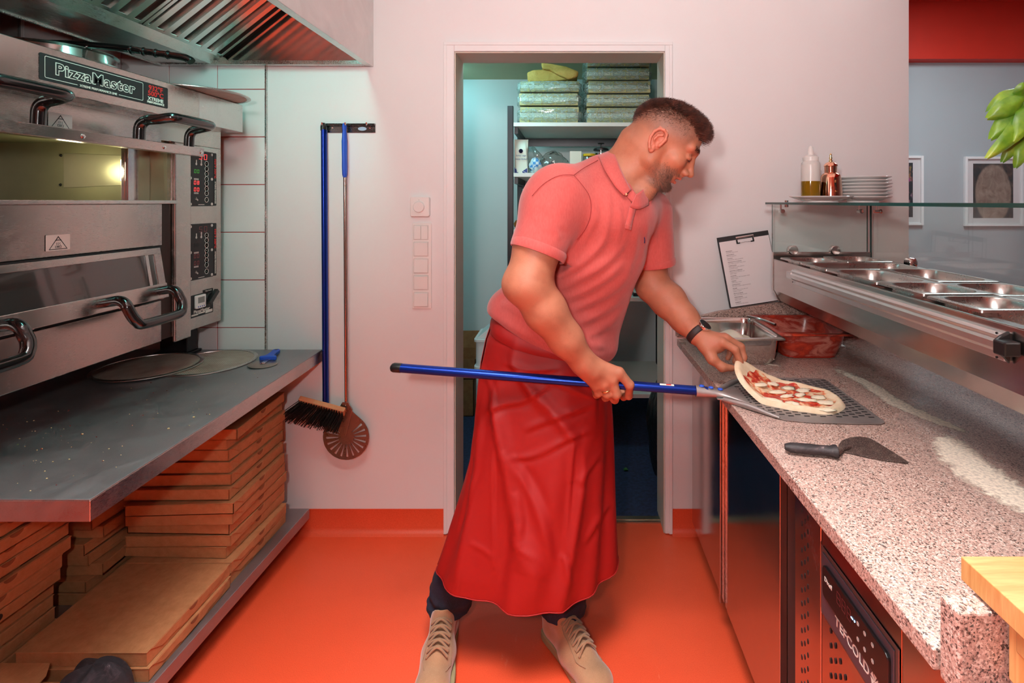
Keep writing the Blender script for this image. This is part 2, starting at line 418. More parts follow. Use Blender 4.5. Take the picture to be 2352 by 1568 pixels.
# tall stack under the far half of the table
ordn = ['bottom', 'second', 'third', 'fourth', 'fifth', 'sixth', 'seventh', 'eighth', 'ninth', 'tenth', 'eleventh', 'twelfth', 'thirteenth', 'fourteenth', 'fifteenth']
offs = [(0,0,0),(.004,-.004,.004),(-.012,.012,-.02),(-.006,.006,.01),(-.004,.01,-.015),(.002,-.004,.02),(.006,-.012,.03),(-.006,.0,.01),(-.012,.012,.02),(-.016,.016,.01),(-.014,.02,-.01),(-.02,.016,0),(.004,-.006,.05),(-.02,.024,.02),(-.03,.03,0)]
for i, (dx, dy, rz) in enumerate(offs):
    put_box(-1.288+dx*1.3, 1.878+dy*1.3, SZ+i*BH*1.06, rz*1.6, 'cardboard pizza box, %s from the bottom of the tall right-hand stack' % ordn[i] if i else 'cardboard pizza box at the very bottom of the tall right-hand stack', 'pizza boxes in the tall stack')
# the pair lying in front of it
put_box(-1.278, 1.528, SZ, .012, 'lower of the two flat pizza boxes lying in front of the tall stack', 'two low pizza boxes')
put_box(-1.284, 1.534, SZ+BH*1.03, 0, 'large flat pizza box with fully visible top on the low pair', 'two low pizza boxes')
# shaded stack behind
for i in range(12):
    put_box(-1.672+rb.uniform(-.012,.018), 1.80+rb.uniform(-.012,.012), SZ+i*BH*1.05, rb.uniform(-.06,.06), 'shaded pizza box, %s from the bottom of the middle stack deep under the table' % ordn[i], 'pizza boxes in the shaded middle stack')
# stack at the left edge of the picture
for i in range(14):
    o_ = -.008 if i < 4 else (.018 if i < 9 else .034)
    put_box(-1.675+o_+rb.uniform(-.006,.006), 1.352+(.0 if i < 6 else .024)+rb.uniform(-.006,.006), SZ+i*BH*1.05, rb.uniform(-.03,.03), 'pizza box, %s from the bottom of the stack at the left picture edge' % ordn[i], 'pizza boxes in the left edge stack', hole=(i < 5))
# open box flap and dark bag at the front end of the shelf
ob = thing('open_pizza_box', 'open pizza box with raised flap at the lower left picture corner', 'pizza box', (-1.36, 1.17, SZ))
m = MB(); m.box(-1.485, -1.262, 1.02, 1.33, SZ, SZ+.003); m.box(-1.485, -1.262, 1.327, 1.33, SZ, SZ+.03); m.box(-1.265, -1.262, 1.02, 1.33, SZ, SZ+.03); m.build('tray', M_card, ob)
m = MB(); m.prism([(-1.485, 1.02), (-1.305, 1.02), (-1.29, 1.06), (-1.29, 1.19), (-1.31, 1.30), (-1.335, 1.335), (-1.485, 1.335)], SZ+.072, SZ+.0745, 'z'); m.build('lid', M_card, ob)
m = MB(); m.prism([(1.05, SZ+.073), (1.20, SZ+.073), (1.17, SZ+.035), (1.08, SZ+.035)], -1.289, -1.287, 'x'); m.build('flap', M_card2, ob)
t = NT('floury_black_cloth'); n = t.noise(22, t.co(), 6, .7, .8)
t.set(col=t.ramp(n, [(.5, srgb(30,27,32)), (.62, srgb(58,52,58)), (.74, srgb(190,180,178))]), rough=.9).bump(t.noise(60, t.co(), 5), .5, .004); M_floury = t.mat
m = MB()
def clothfn(u, v):
    a = 2*PI*u; r = .5*math.sin(PI*min(v, .999)*.5)
    R = 1+.10*math.sin(3*a+1)+.06*math.sin(7*a+2.2*v)
    zz = .118*(math.cos(PI*v*.5)**.6 if v < 1 else 0) + .010*math.sin(5*a+4*v)*v*(1-v)*3
    return (-1.175 + .170*r*math.cos(a)*R, 1.282 + .125*r*math.sin(a)*R, SZ + .0015 + max(0, zz))
m.grid(clothfn, 48, 18, wrap_u=True, flip=True)
m.build('kitchen_cloth', M_floury, None, smooth=179, label='dark crumpled flour-dusted cloth on the shelf at the lower left', cat='cloth')

# ---- pizza oven
OX = -1.373
ov = thing('pizza_oven', 'two-deck stainless pizza oven standing on the steel table', 'oven', (-1.75, 1.28, TZ))
M_glassd = NT('dark_oven_glass').set(col=(.035,.03,.028,1), rough=.06, coat=.4, spec=.8).mat
M_inner = plain('yellowish_oven_lining', srgb(150,146,112), .5, metal=.3, var=.08)
m = MB()
m.box(-2.2, OX, .45, 2.05, 1.60, 1.70)          # upper block
m.box(-2.2, OX-.012, .45, 1.80, .924, 1.385)    # lower block
m.box(-2.2, -2.12, .45, 2.05, 1.385, 1.60)      # back
m.box(-2.2, OX, 1.80, 2.05, .924, 1.60)         # control column
m.box(-2.2, -2.12, .45, .55, 1.385, 1.60); m.build('body', M_oven, ov, bevel=.003)
m = MB(); m.box(OX-.001, OX+.010, 1.797, 1.874, .905, 1.60); m.build('column_cover', M_oven, ov, bevel=.004)
m = MB(); m.box(-2.12, OX-.02, 1.785, 1.80, 1.385, 1.60); m.box(-2.12, OX-.02, .55, 1.80, 1.385, 1.389); m.box(-2.12, OX-.02, .55, 1.80, 1.596, 1.60); m.build('chamber_lining', M_inner, ov)
# lamp recess in the far chamber wall
rc = MB(); q = lambda x, y: P(x, y, 1.783)
rc.add([q(146,352), q(300,358), q(300,424), q(146,431), q(276,366)-Vector((0,.0,0)), q(276,416)], [(0,1,4),(3,5,2),(0,4,5,3)]); rec = rc.build('lamp_cover', plain('lamp_cover_steel', srgb(190,186,150), .35, metal=.7), ov)
M_glow = emitter('oven_lamp_glow', (1.0,.93,.55,1), 14.0, (1,.95,.7,1))
l_ = MB(); l_.add([P(277,367,1.778), P(296,362,1.776), P(296,420,1.776), P(277,415,1.778)], [(0,1,2,3)]); l_.build('lamp_lens', M_glow, ov)
ld = bpy.data.lights.new('oven_lamp', 'POINT'); ld.energy = .55; ld.color = (1.0,.93,.60); ld.shadow_soft_size = .03
lo = bpy.data.objects.new('oven_lamp', ld); COL.objects.link(lo); lo.parent = ov; lo.location = Vector((-1.62, 1.68, 1.50)) - MW[ov].translation
for sx, sy in ((140,357),(139,424),(297,371),(298,426)):
    m = MB(); m.M = Matrix.Translation(P(sx, sy, 1.781)) @ RX(PI/2); m.lathe([(0,.004),(.003,.0035),(.005,0)][::-1], 12); m.build('screw', M_blackmetal, ov)
# jamb pieces at the far end of the upper opening
m = MB(); m.box(-1.52, -1.505, 1.76, 1.785, 1.385, 1.6); m.build('jamb_rail', M_polish, ov, bevel=.003)
m = MB(); m.prism([(-1.47, 1.785), (-1.455, 1.70), (-1.445, 1.70), (-1.44, 1.785)], 1.385, 1.6, 'z'); m.build('jamb_rail', M_polish, ov, bevel=.002)
# canopy
m = MB(); m.box(-2.2, -1.287, .45, 1.806, 1.667, 1.775); m.build('canopy', M_oven, ov, bevel=.002)
m = MB(); m.box(-2.2, -1.2875, 1.8065, 2.05, 1.667, 1.775); m.build('canopy_end', M_steelx, ov, bevel=.002)
# front panels and sill
m = MB(); m.box(OX-.01, -1.365, .45, 1.742, 1.247, 1.386); m.build('front_panel', M_oven, ov, bevel=.002)
m = MB(); m.box(OX-.01, -1.368, .45, 1.742, 1.575, 1.66); m.build('front_panel', M_oven, ov, bevel=.001)
m = MB(); m.box(OX-.04, -1.352, .45, 1.795, 1.386, 1.3975); m.build('sill', M_steelx, ov, bevel=.002)
m = MB(); m.box(OX-.012, -1.362, .45, 1.735, .926, 1.062); m.build('front_panel', M_oven, ov, bevel=.002)
m = MB(); m.box(OX-.012, OX-.002, 1.742, 1.797, .926, 1.385); m.build('side_recess', plain('dark_recess_steel', srgb(60,50,46), .4, metal=.8), ov)
m = MB(); m.box(OX-.02, -1.369, .45, 1.742, 1.062, 1.245); m.build('door_gap', M_matblack, ov)
# lower door, closed: slopes outwards to its lower edge
def door(nm, M):
    d = MB(); d.M = M           # local: x out of the door, y along, z up; pivot at top
    d.box(0, .012, .50, 1.72, -.020, 0); d.box(0, .012, 1.69, 1.72, -.12, -.02); d.box(0, .012, .50, .53, -.12, -.02)
    fr = d.build(nm, M_oven, ov, bevel=.0015)
    d = MB(); d.M = M; d.box(.002, .009, .53, 1.69, -.12, -.02); d.build('door_glass', M_glassd, fr)
    d = MB(); d.M = M; d.box(-.012, .016, .50, 1.72, -.166, -.118); d.build('door_rail', M_oven, fr, bevel=.002)
    d = MB(); d.M = M; d.box(.004, .0115, 1.655, 1.667, -.12, -.02); d.build('door_strip', M_polish, fr)
    for y in (.75, 1.02, 1.29, 1.55, 1.705):
        d = MB(); d.M = M @ T(.002, y, -.166) @ RX(PI); d.lathe([(.0062,0),(.0060,.0015),(.0035,.003),(0,.003)], 12); d.build('screw', M_chrome, fr, smooth=40)
    for y0 in (1.489, 1.009):
        pts = []
        def arc(c, a0, a1, r, ax, ay, n=6):
            for k in range(n+1):
                a = a0+(a1-a0)*k/n; pts.append(Vector(c)+Vector(ax)*r*math.cos(a)+Vector(ay)*r*math.sin(a))
        zc = -.140; L = .196; o1 = .085; dn = -.082
        pts.append(Vector((.014, y0, zc))); pts.append(Vector((.03, y0, zc)))
        arc((.045, y0, zc-.03), PI/2, .15, .03, (1,0,0), (0,0,1))
        arc((o1-.002, y0+.03, zc+dn+.0), PI, 3*PI/2+.0, .03, (.55,.84,0), (0,.3,.95), 5) if False else None
        pts.append(Vector((o1-.006, y0+.006, zc+dn+.030))); pts.append(Vector((o1, y0+.014, zc+dn+.010))); pts.append(Vector((o1+.002, y0+.034, zc+dn)))
        pts.append(Vector((o1+.002, y0+L-.034, zc+dn))); pts.append(Vector((o1, y0+L-.010, zc+dn+.012))); pts.append(Vector((o1-.004, y0+L, zc+dn+.034)))
        pts.append(Vector((.076, y0+L, zc-.03)))
        arc((.045, y0+L, zc-.03), .15, PI/2, .03, (1,0,0), (0,0,1))
        pts.append(Vector((.014, y0+L, zc)))
        cu = smooth_path(pts, 4)
        d = MB(); d.M = M; d.tube(cu, .0145, 16); d.build('door_handle', M_handle, fr, smooth=60)
    return fr
def smooth_path(pts, n):
    out = []
    for i in range(len(pts)-1):
        p0 = pts[max(i-1,0)]; p1 = pts[i]; p2 = pts[i+1]; p3 = pts[min(i+2,len(pts)-1)]
        for k in range(n):
            t_ = k/n; out.append(.5*((2*p1)+(p2-p0)*t_+(2*p0-5*p1+4*p2-p3)*t_*t_+(3*p1-p0-3*p2+p3)*t_**3))
    out.append(pts[-1]); return out
door('closed_door', T(-1.366, 0, 1.239) @ RY(-.16))
door('open_door', T(-1.374, 0, 1.562) @ RY(-PI/2+.05))
# feet
for fy in (.7, 2.10):
    m = MB(); m.box(-1.66, -1.52, fy-.03, fy+.05, TZ, TZ+.012); m.box(-1.64, -1.53, fy-.02, fy+.04, TZ+.012, .924); m.build('stand_foot', M_blackmetal, ov, bevel=.003)
# maker's plate on the canopy
def rr(w, h, r, n=5):
    pts = []
    for cx, cy, a0 in ((w/2-r, h/2-r, 0), (-w/2+r, h/2-r, PI/2), (-w/2+r, -h/2+r, PI), (w/2-r, -h/2+r, 3*PI/2)):
        for k in range(n+1): a = a0+PI/2*k/n; pts.append((cx+r*math.cos(a), cy+r*math.sin(a)))
    return pts
def ring(m, w, h, r, wd, z0, z1):
    a = rr(w, h, r); b = rr(w-2*wd, h-2*wd, max(r-wd, .0005)); n = len(a)
    vs = [(x, y, z1) for x, y in a]+[(x, y, z1) for x, y in b]
    m.add(vs, [(i, (i+1) % n, n+(i+1) % n, n+i) for i in range(n)])
def onX(Y, Z, X): return frame((X, Y, Z), (0,1,0), (0,0,1))
PL = onX(1.462, 1.724, -1.2868)
m = MB(); m.M = PL; m.prism(rr(.404, .066, .004), 0, .0012, 'z'); pl_ = m.build('name_plate', M_matblack, ov)
m = MB(); m.M = PL @ T(-.0425, .001, .0014); ring(m, .295, .054, .004, .0014, 0, 0); m.build('plate_line', M_whiteprint, pl_)
m = MB(); m.M = PL @ T(-.0425, -.0255, .0013); m.box(-.062, .062, -.002, .003, 0, .0004); m.build('line_gap', M_matblack, pl_)
text('maker_name', 'PizzaMaster', .040, M_whiteprint, pl_, PL @ T(-.045, .001, .0012), bold=.0023, sx=1.10, space=1.12)
text('maker_name_core', 'PizzaMaster', .040, M_matblack, pl_, PL @ T(-.045, .001, .0014), bold=.0004, sx=1.10, space=1.12)
text('maker_line', 'XTREME PERFORMANCE LINE', .0085, M_whiteprint, pl_, PL @ T(-.0425, -.0255, .0020), bold=.0001)
for tx_, ty_, sz_, mt_ in (('932°F', .019, .021, M_redprint), ('500°C', .0015, .021, M_redprint), ('XTREME', -.0145, .0145, M_whiteprint), ('PERFORMANCE', -.025, .0085, M_whiteprint)):
    text('plate_print', tx_, sz_, mt_, pl_, PL @ T(.153, ty_, .0014), bold=.0004, sx=1.12)
# warning stickers
for Y_, Z_, X_ in ((1.394, 1.609, -1.3665), (1.385, 1.284, -1.3638)):
    Q = onX(Y_, Z_, X_); m = MB(); m.M = Q; m.prism(rr(.066, .042, .002), 0, .0006, 'z'); st = m.build('hot_sticker', plain('sticker_white', srgb(214,206,200), .4), ov)
    m = MB(); m.M = Q @ T(0, -.002, .0008); a = [(0,.0195),(-.026,-.0165),(.026,-.0165)]; b = [(0,.0155),(-.0225,-.0145),(.0225,-.0145)]
    m.add([(x,y,0) for x,y in a+b], [(0,1,4,3),(1,2,5,4),(2,0,3,5)])
    m.box(-.0085,.0085,-.0125,-.0115,0,.0002); m.box(-.0085,.0085,-.0075,-.0065,0,.0002); m.box(-.0085,-.0075,-.0125,-.0065,0,.0002); m.box(.0075,.0085,-.0125,-.0065,0,.0002)
    for k in (-.0045, 0, .0045):
        pts = [(k+.0012*math.sin(j*1.6), -.005+j*.0014, .0001) for j in range(6)]; m.tube(pts, .0005, 4)
    m.build('hot_symbol', M_matblack, st)
    text('caution_print', 'CAUTION', .0036, M_matblack, st, Q @ T(0, .0062, .0009)); text('caution_print', 'HOT', .0038, M_matblack, st, Q @ T(0, -.0115, .0009))
# controls
M_red_led = emitter('red_led', (1.0,.05,.05,1), 2.2); M_green_led = emitter('green_led', (.08,.6,.05,1), .6); M_dim_led = emitter('dim_red_led', (.5,.03,.03,1), .25)
M_ring = plain('grey_ring_print', srgb(190,184,178), .5)
def seg_digit(m, ch, w, h, th):
    on = {'0':'abcdef','5':'acdfg','8':'abcdefg','-':'g'}[ch]
    g = {'a':(-w/2,w/2,h/2-th,h/2),'d':(-w/2,w/2,-h/2,-h/2+th),'g':(-w/2,w/2,-th/2,th/2),'f':(-w/2,-w/2+th,0,h/2),'b':(w/2-th,w/2,0,h/2),'e':(-w/2,-w/2+th,-h/2,0),'c':(w/2-th,w/2,-h/2,0)}
    for s_ in on:
        x0,x1,y0,y1 = g[s_]; i = th*.18; m.box(x0+i, x1-i, y0+i, y1-i, 0, .0004)
def panel(Z_, lit):
    Q = onX(1.938, Z_, OX+.0002)
    m = MB(); m.M = Q; m.prism(rr(.128, .206, .004), 0, .002, 'z'); pn = m.build('control_panel', M_matblack, ov)
    m = MB(); m.M = Q @ T(.0735, 0, 0); m.prism(rr(.014, .204, .004), 0, .0025, 'z'); sp = m.build('side_strip', M_matblack, pn)
    W = Q @ T(.0735, 0, .0027) @ RZ(-PI/2)
    text('strip_print', '932°F 500°C', .0125, M_redprint, sp, W @ T(-.042, -.0005, 0), bold=.0003, sx=1.15)
    text('strip_print', 'XTREME PERFORMANCE', .0085, M_whiteprint, sp, W @ T(.0505, 0, 0), bold=.0002, sx=.92)
    for by in (.0575, .0385, .0195, .000, -.018, -.037, -.0545, -.079):
        m = MB(); m.M = Q @ T(.026, by, .002); m.lathe([(.0102,0),(.0102,.0008),(.0080,.0008),(.0080,0)], 24); m.ball((0,0,.0003), .0018, .0018, .0004, 8, 4); m.build('button', M_ring, pn)
    for (dx, dy, tx_, w_, h_, mt_) in ((-.006,.082,'5',.016,.021,M_red_led if lit else M_dim_led), (.020,.082,'0',.016,.021,M_red_led if lit else M_dim_led), (-.034,.026,'0',.0105,.014,M_green_led if lit else M_matblack), (-.019,.026,'0',.0105,.014,M_green_led if lit else M_matblack),
            (-.035,-.016,'0',.0105,.0145,M_red_led if lit else M_dim_led), (-.019,-.016,'8' if lit else '0',.0105,.0145,M_red_led if lit else M_dim_led), (-.035,-.041,'0',.0105,.0145,M_red_led if lit else M_dim_led), (-.019,-.041,'0',.0105,.0145,M_red_led if lit else M_dim_led)):
        m = MB(); m.M = Q @ T(dx, dy, .0022) @ Matrix(((1,.08,0,0),(0,1,0,0),(0,0,1,0),(0,0,0,1))); seg_digit(m, tx_, w_, h_, .0024); m.build('digit', mt_, pn)
    for k, (dx, dy) in enumerate(((-.028,.058),(-.002,.058))):   # thermometer marks
        m = MB(); m.M = Q @ T(dx, dy, .0021); m.box(-.0022,.0022,-.002,.010,0,.0005); m.ball((0,-.005,0), .0048, .0048, .0008, 12, 4)
        if k: m.add([(-.005,.009,.0004),(.005,.009,.0004),(0,.015,.0004)], [(0,1,2)])
        m.build('mark', M_ring, pn)
    m = MB(); m.M = Q @ T(-.028, -.003, .0021)
    for k in range(5): m.box(-.012+.005*k, -.0085+.005*k, -.003, .003, 0, .0004)
    m.build('mark', M_ring, pn)
    m = MB(); m.M = Q @ T(-.028, -.0545, .0021)
    for k in range(4): m.box(-.012+.006*k, -.008+.006*k, -.003, .003, 0, .0004)
    m.build('mark', M_ring, pn)
    m = MB(); m.M = Q @ T(-.026, -.077, .0021) @ RZ(-.6); m.box(-.008,.008,-.0025,.0025,0,.0005); m.box(-.008,-.003,-.004,.004,0,.0005); m.build('mark', M_ring, pn)
    m = MB(); m.M = Q @ T(-.002, -.097, .0021); m.box(-.016,.016,-.0012,.0012,0,.0003); m.build('mark', M_ring, pn)
    for dx in (-.057, .055):
        for dy in (.094, 0, -.095):
            m = MB(); m.M = Q @ T(dx, dy, .002); m.lathe([(.0055,0),(.005,.0014),(0,.0018)], 12); m.build('screw', M_ring, pn)
panel(1.479, True); panel(1.208, False)
Q = onX(1.945, 1.014, OX+.0002)
m = MB(); m.M = Q; m.prism([(-.066,-.046),(.055,-.046),(.055,.046),(.004,.046),(.004,.036),(-.066,.036)], 0, .002, 'z'); pn = m.build('switch_plate', M_matblack, ov)
m = MB(); m.M = Q @ T(-.020, .009, .002); m.prism(rr(.05, .048, .004), 0, .008, 'z'); tm = m.build('timer', M_white, pn, bevel=.001)
m = MB(); m.M = Q @ T(-.020, .013, .0101); m.box(-.017,.017,-.009,.013,0,.0005); m.build('timer_screen', plain('lcd_grey', srgb(128,130,126), .3), tm)
for k in range(4):
    m = MB(); m.M = Q @ T(-.035+.010*k, -.009, .010); m.lathe([(.0026,0),(.0022,.001),(0,.001)], 10); m.build('timer_button', plain('blue_button_%d' % k, srgb(60,84,150), .5), tm)
m = MB(); m.M = Q @ T(.032, .014, .002); m.lathe([(.020,0),(.018,.006),(0,.006)], 20); m.M = Q @ T(.034, .014, .008) @ RZ(.75); m.box(-.030,.034,-.0085,.0085,0,.014); m.build('main_switch', M_black, pn, bevel=.0015)
text('maker_name', 'PizzaMaster', .0155, M_whiteprint, pn, Q @ T(-.006, -.0265, .0021), bold=.0004, sx=1.15)
m = MB(); m.M = Q; m.box(-.060,-.026,-.040,-.034,.002,.0026); m.box(-.024,.010,-.038,-.033,.002,.0026); m.box(.013,.050,-.042,-.032,.002,.0026); m.build('print_strip', M_whiteprint, pn)
text('switch_print', 'Main Switch', .007, M_ring, pn, Q @ T(.030, .041, .0021))
# ---- things lying on top of the oven
pn_ = thing('steel_pan', 'round steel pan with long ribbed black handle lying on the oven', 'pan', (-1.745, 1.76, 1.7755))
m = MB(); m.M = T(-1.745, 1.76, 1.7755) @ S3(.88,.88,1); m.lathe([(.17,0),(.185,.004),(.190,.040),(.197,.042),(.197,.046),(.186,.046),(.186,.080),(.197,.083),(.197,.088),(.186,.088),(.183,.118),(.192,.122),(.190,.126),(.178,.122),(.172,.100),(0,.098)], 48); m.build('bowl', M_polish, pn_, smooth=40)
m = MB(); pts = [Vector((-1.78,1.71,1.905)), Vector((-1.70,1.71,1.915)), Vector((-1.50,1.715,1.903)), Vector((-1.30,1.72,1.876)), Vector((-1.262,1.722,1.866)), Vector((-1.252,1.722,1.858))]
pth = smooth_path(pts, 6); rs = [.0115+.0012*min(1, max(0, (i/len(pth)-.55)*8)) for i in range(len(pth))]
m.tube(pth, rs, 14); hd = m.build('handle', M_handle, pn_, smooth=60)
for k in range(4):
    c = Vector((-1.445+.040*k, 1.7165, 1.8955-.0055*k)); m = MB(); m.tube([c-Vector((.004,0,-.0006)), c, c+Vector((.004,0,-.0006))], [.0128,.0150,.0128], 14); m.build('grip_ring', M_handle, hd, smooth=60)
# ---- pizza screens
t = NT('aluminium_mesh'); cv = t.co((1,1,1), rot=(0,0,.78)); w1 = t.N('ShaderNodeTexWave'); w1.inputs['Scale'].default_value = 60; t.l.new(cv, w1.inputs['Vector'])
w2 = t.N('ShaderNodeTexWave'); w2.bands_direction = 'Y'; w2.inputs['Scale'].default_value = 60; t.l.new(cv, w2.inputs['Vector'])
ns = t.noise(7, t.co((1,1.5,1)), 4, .6, .7); mx = t.math('MAXIMUM', w1.outputs[1], w2.outputs[1])
cc = t.mix(t.ramp(ns, [(.35, srgb(206,190,176)), (.6, srgb(180,156,140)), (.78, srgb(130,100,84))]), srgb(96,80,70), t.maprange(mx, .35, .75, .75, 0))
t.set(col=cc, rough=.5, metal=.25).bump(mx, .5, .002); M_mesh = t.mat
M_rim = steel('dull_aluminium', (.56,.53,.50), .32)
def screen(label, M, r):
    s_ = thing('pizza_screen', label, 'pizza screen', (0,0,0), M, 'aluminium pizza screens')
    m = MB(); m.M = M; n = 48
    m.lathe([(r-.014,.0012),(r-.013,.0046),(r-.002,.0050),(r,.0035),(r,.0012),(r-.002,0),(r-.013,0)], 56, closed=True); m.build('rim', M_rim, s_, smooth=50)
    m = MB(); m.M = M; m.lathe([(0,.0018),(r-.013,.0018),(r-.013,.0032),(0,.0032)], 56); m.build('wire_mesh', M_mesh, s_)
    return s_
sc_c = P(490, 838, 0); 
def onZ(x, y, Z): Y = F*(EYE-Z)/(y-CY); return Vector(((x-CX)/F*Y, Y, Z))
c2 = onZ(478, 833, TZ); screen('round mesh pizza screen on the table next to the pizza cutter', T(c2.x, c2.y, TZ+.0008), .165)
c1 = onZ(345, 842, TZ+.008); screen('worn pale mesh pizza screen lying partly on another screen on the table', T(c1.x-.005, c1.y, TZ+.0078) @ RY(.012) @ RZ(.5), .168)
screen('mesh pizza screen jutting out over the top edge of the oven', T(-1.352, 1.868, 1.7762), .178)
# ---- pizza cutter
cp = onZ(604, 838, TZ)
wc = thing('pizza_cutter', 'pizza wheel cutter with blue fish-shaped handle on the table', 'pizza cutter', (cp.x, cp.y, TZ))
M_blue = plain('blue_plastic', srgb(30,84,196), .42, var=.05)
WC = T(cp.x, cp.y, TZ+.0035) @ RY(.04)
m = MB(); m.M = WC; m.lathe([(.0505,.0004),(.049,.0012),(0,.0016)], 40); m.lathe([(.0505,.0004),(.049,-.0002),(0,-.0004)][::-1], 40); m.build('blade_wheel', steel('tarnished_steel', (.40,.35,.31), .35), wc, smooth=50)
dirv = (onZ(655, 797, TZ) - onZ(604, 838, TZ)); dirv.z = 0; ang = math.atan2(dirv.y, dirv.x)
H = WC @ RZ(ang)
m = MB(); m.M = H; m.prism([(-.008,-.007),(.05,-.009),(.05,.009),(-.008,.007)], .002, .004, 'z'); m.build('fork', M_steel, wc, bevel=.0005)
m = MB(); m.M = H @ T(0,0,.004); m.lathe([(.007,0),(.006,.003),(0,.004)], 14); m.build('axle_cap', M_chrome, wc, smooth=50)
m = MB(); m.M = H; o1_ = [(.045,-.030),(.054,-.031),(.062,-.018),(.075,-.014),(.10,-.012),(.125,-.013),(.142,-.014),(.150,-.007),(.150,.007),(.142,.014),(.125,.013),(.10,.012),(.075,.014),(.062,.018),(.054,.031),(.045,.030)]
m.prism(o1_, -.001, .016, 'z'); hh = m.build('handle', M_blue, wc, bevel=.005, seg=3)
m = MB(); m.M = H @ T(.136, 0, .0163); m.lathe([(.006,0),(.006,.0004),(0,.0004)], 14); m.build('hang_hole', M_black, hh)
# ---- crumbs on the table
t = NT('crumb_colours'); t.set(col=t.ramp(t.noise(70, t.co(out='Object'), 1), [(.35, srgb(120,30,20)), (.45, srgb(214,190,140)), (.6, srgb(220,200,150)), (.68, srgb(90,120,30))], 'CONSTANT'), rough=.8); M_crumb = t.mat
m = MB(); rc_ = random.Random(3)
for k in range(130):
    x = rc_.uniform(-1.62, -1.03); y = rc_.uniform(1.09, 1.55) if k % 3 else rc_.uniform(1.1, 1.9); s_ = rc_.uniform(.0005, .0017)*(1.6 if k % 17 == 0 else 1)
    if x > -1.0-.03*(y-1): continue
    m.ball((x, y, TZ+s_*.6), s_*1.4, s_, s_*.7, 6, 4)
m.build('crumbs', M_crumb, None, kind='stuff', label='scattered pizza crumbs on the steel table top', cat='crumbs')

# ---- extractor hood
hd = thing('extractor_hood', 'stainless extractor hood with baffle filters above the oven', 'extractor hood', (-1.2, 1.2, 1.96))
HZ = 1.962; HX = -.820
M_hood = steel('hood_satin_steel', (.80,.79,.78), .55, streak=.06, smudge=.06)
m = MB(); m.box(HX-.012, HX, -.2, WY-.001, HZ-.001, CEIL-.001); m.build('front_panel', M_hood, hd, bevel=.001)
m = MB(); m.box(HX-.030, HX-.001, -.2, WY-.012, HZ-.0015, HZ+.010); m.box(HX-.030, HX-.024, -.2, WY-.03, HZ+.010, HZ+.03); m.build('front_lip', M_steelx, hd, bevel=.001)
m = MB(); m.box(-1.70, HX-.012, WY-.03, WY-.012, HZ, CEIL-.001); m.build('end_panel', M_polish, hd)
m = MB(); m.box(-1.70, HX-.032, WY-.045, WY-.012, HZ-.002, HZ+.014); m.build('end_lip', M_steel, hd, bevel=.001)
m = MB(); m.prism([(-1.70, HZ+.004), (-1.475, HZ), (-1.440, HZ+.040), (-1.445, HZ+.043), (-1.478, HZ+.006), (-1.70, HZ+.010)], -.2, WY-.03, 'y'); m.build('gutter', M_steelx, hd)
m = MB(); m.box(-1.71, -1.70, -.2, WY-.03, HZ, CEIL-.001); m.build('back_panel', M_steel, hd)
SL = math.atan(.79); s_, c_ = math.sin(SL), math.cos(SL)
fa = MB(); fa.prism([(-1.44, HZ+.035), (-.84, HZ+.035+.79*.60), (-.84, HZ+.075+.79*.60), (-1.44, HZ+.075)], -.2, WY-.03, 'y'); fa.build('filter_backing', plain('dark_filter_void', srgb(30,20,18), .6), hd)
FL = .72
fi = 0
y = WY-.05
M_baffle = steel('baffle_steel', (.62,.60,.58), .2, axis=(.3,8,.3), streak=.06)
while y > .9:
    # one filter cassette .40 wide: frame + baffles
    y0 = y-.395
    Mx = Matrix(((c_,0,-s_,-1.44),(0,1,0,0),(s_,0,c_,HZ+.036),(0,0,0,1)))
    m = MB(); m.M = Mx; m.box(0, FL, y0, y0+.014, -.016, 0); m.box(0, FL, y-.014, y, -.016, 0); m.box(0, .014, y0, y, -.016, 0)
    fr = m.build('baffle_filter', M_baffle, hd, bevel=.001)
    nb = 6; pw = (.395-.028)/nb
    for k in range(nb):
        yy = y0+.014+k*pw
        m = MB(); m.M = Mx
        m.prism([(yy+.004, -.001), (yy+.008, -.018), (yy+pw*.54, -.018), (yy+pw*.54+.004, -.001), (yy+pw*.54+.002, -.001), (yy+pw*.52, -.016), (yy+.010, -.016), (yy+.006, -.001)], .01, FL, 'x')
        m.build('baffle', M_baffle, fr)
    y = y0-.004
# steel splash panel on the left wall above the oven
B(LX, LX+.006, .2, WY-.012, .9, 2.2).build('splash_panel', steel('dark_splash_steel', (.34,.36,.36), .16, axis=(8,8,.3)), wall_left)
# ================================================================== things on the rear wall
def W(x, y, d=0.0):   # point on the rear wall, d in front of it
    p = P(x, y, WY); p.y -= d; return p
M_bluetube = plain('blue_anodised_tube', srgb(14,48,140), .26, metal=.75, var=.04)
M_bluegrip = plain('blue_rubber_grip', srgb(30,82,196), .5, var=.03)
M_brush_wood = card('beech_brush_wood', srgb(196,136,92), srgb(214,156,112))
M_bristle = plain('dark_steel_bristle', srgb(24,18,16), .5, metal=.5)
M_darksteel = steel('dark_tool_steel', (.30,.24,.21), .33)
a = W(741, 284); b = W(863, 305)
rl = thing('hook_rail', 'narrow black steel hook rail screwed to the wall beside the oven', 'hook rail', ((a.x+b.x)/2, WY, b.z))
M_railm = steel('black_rail_steel', (.16,.16,.16), .25)
m = MB(); m.box(a.x, b.x, WY-.004, WY-.0005, b.z, a.z); m.box(a.x, b.x, WY-.014, WY-.004, a.z-.006, a.z-.001); m.box(a.x, b.x, WY-.014, WY-.012, a.z-.010, a.z-.001); m.build('rail', M_railm, rl, bevel=.0008)
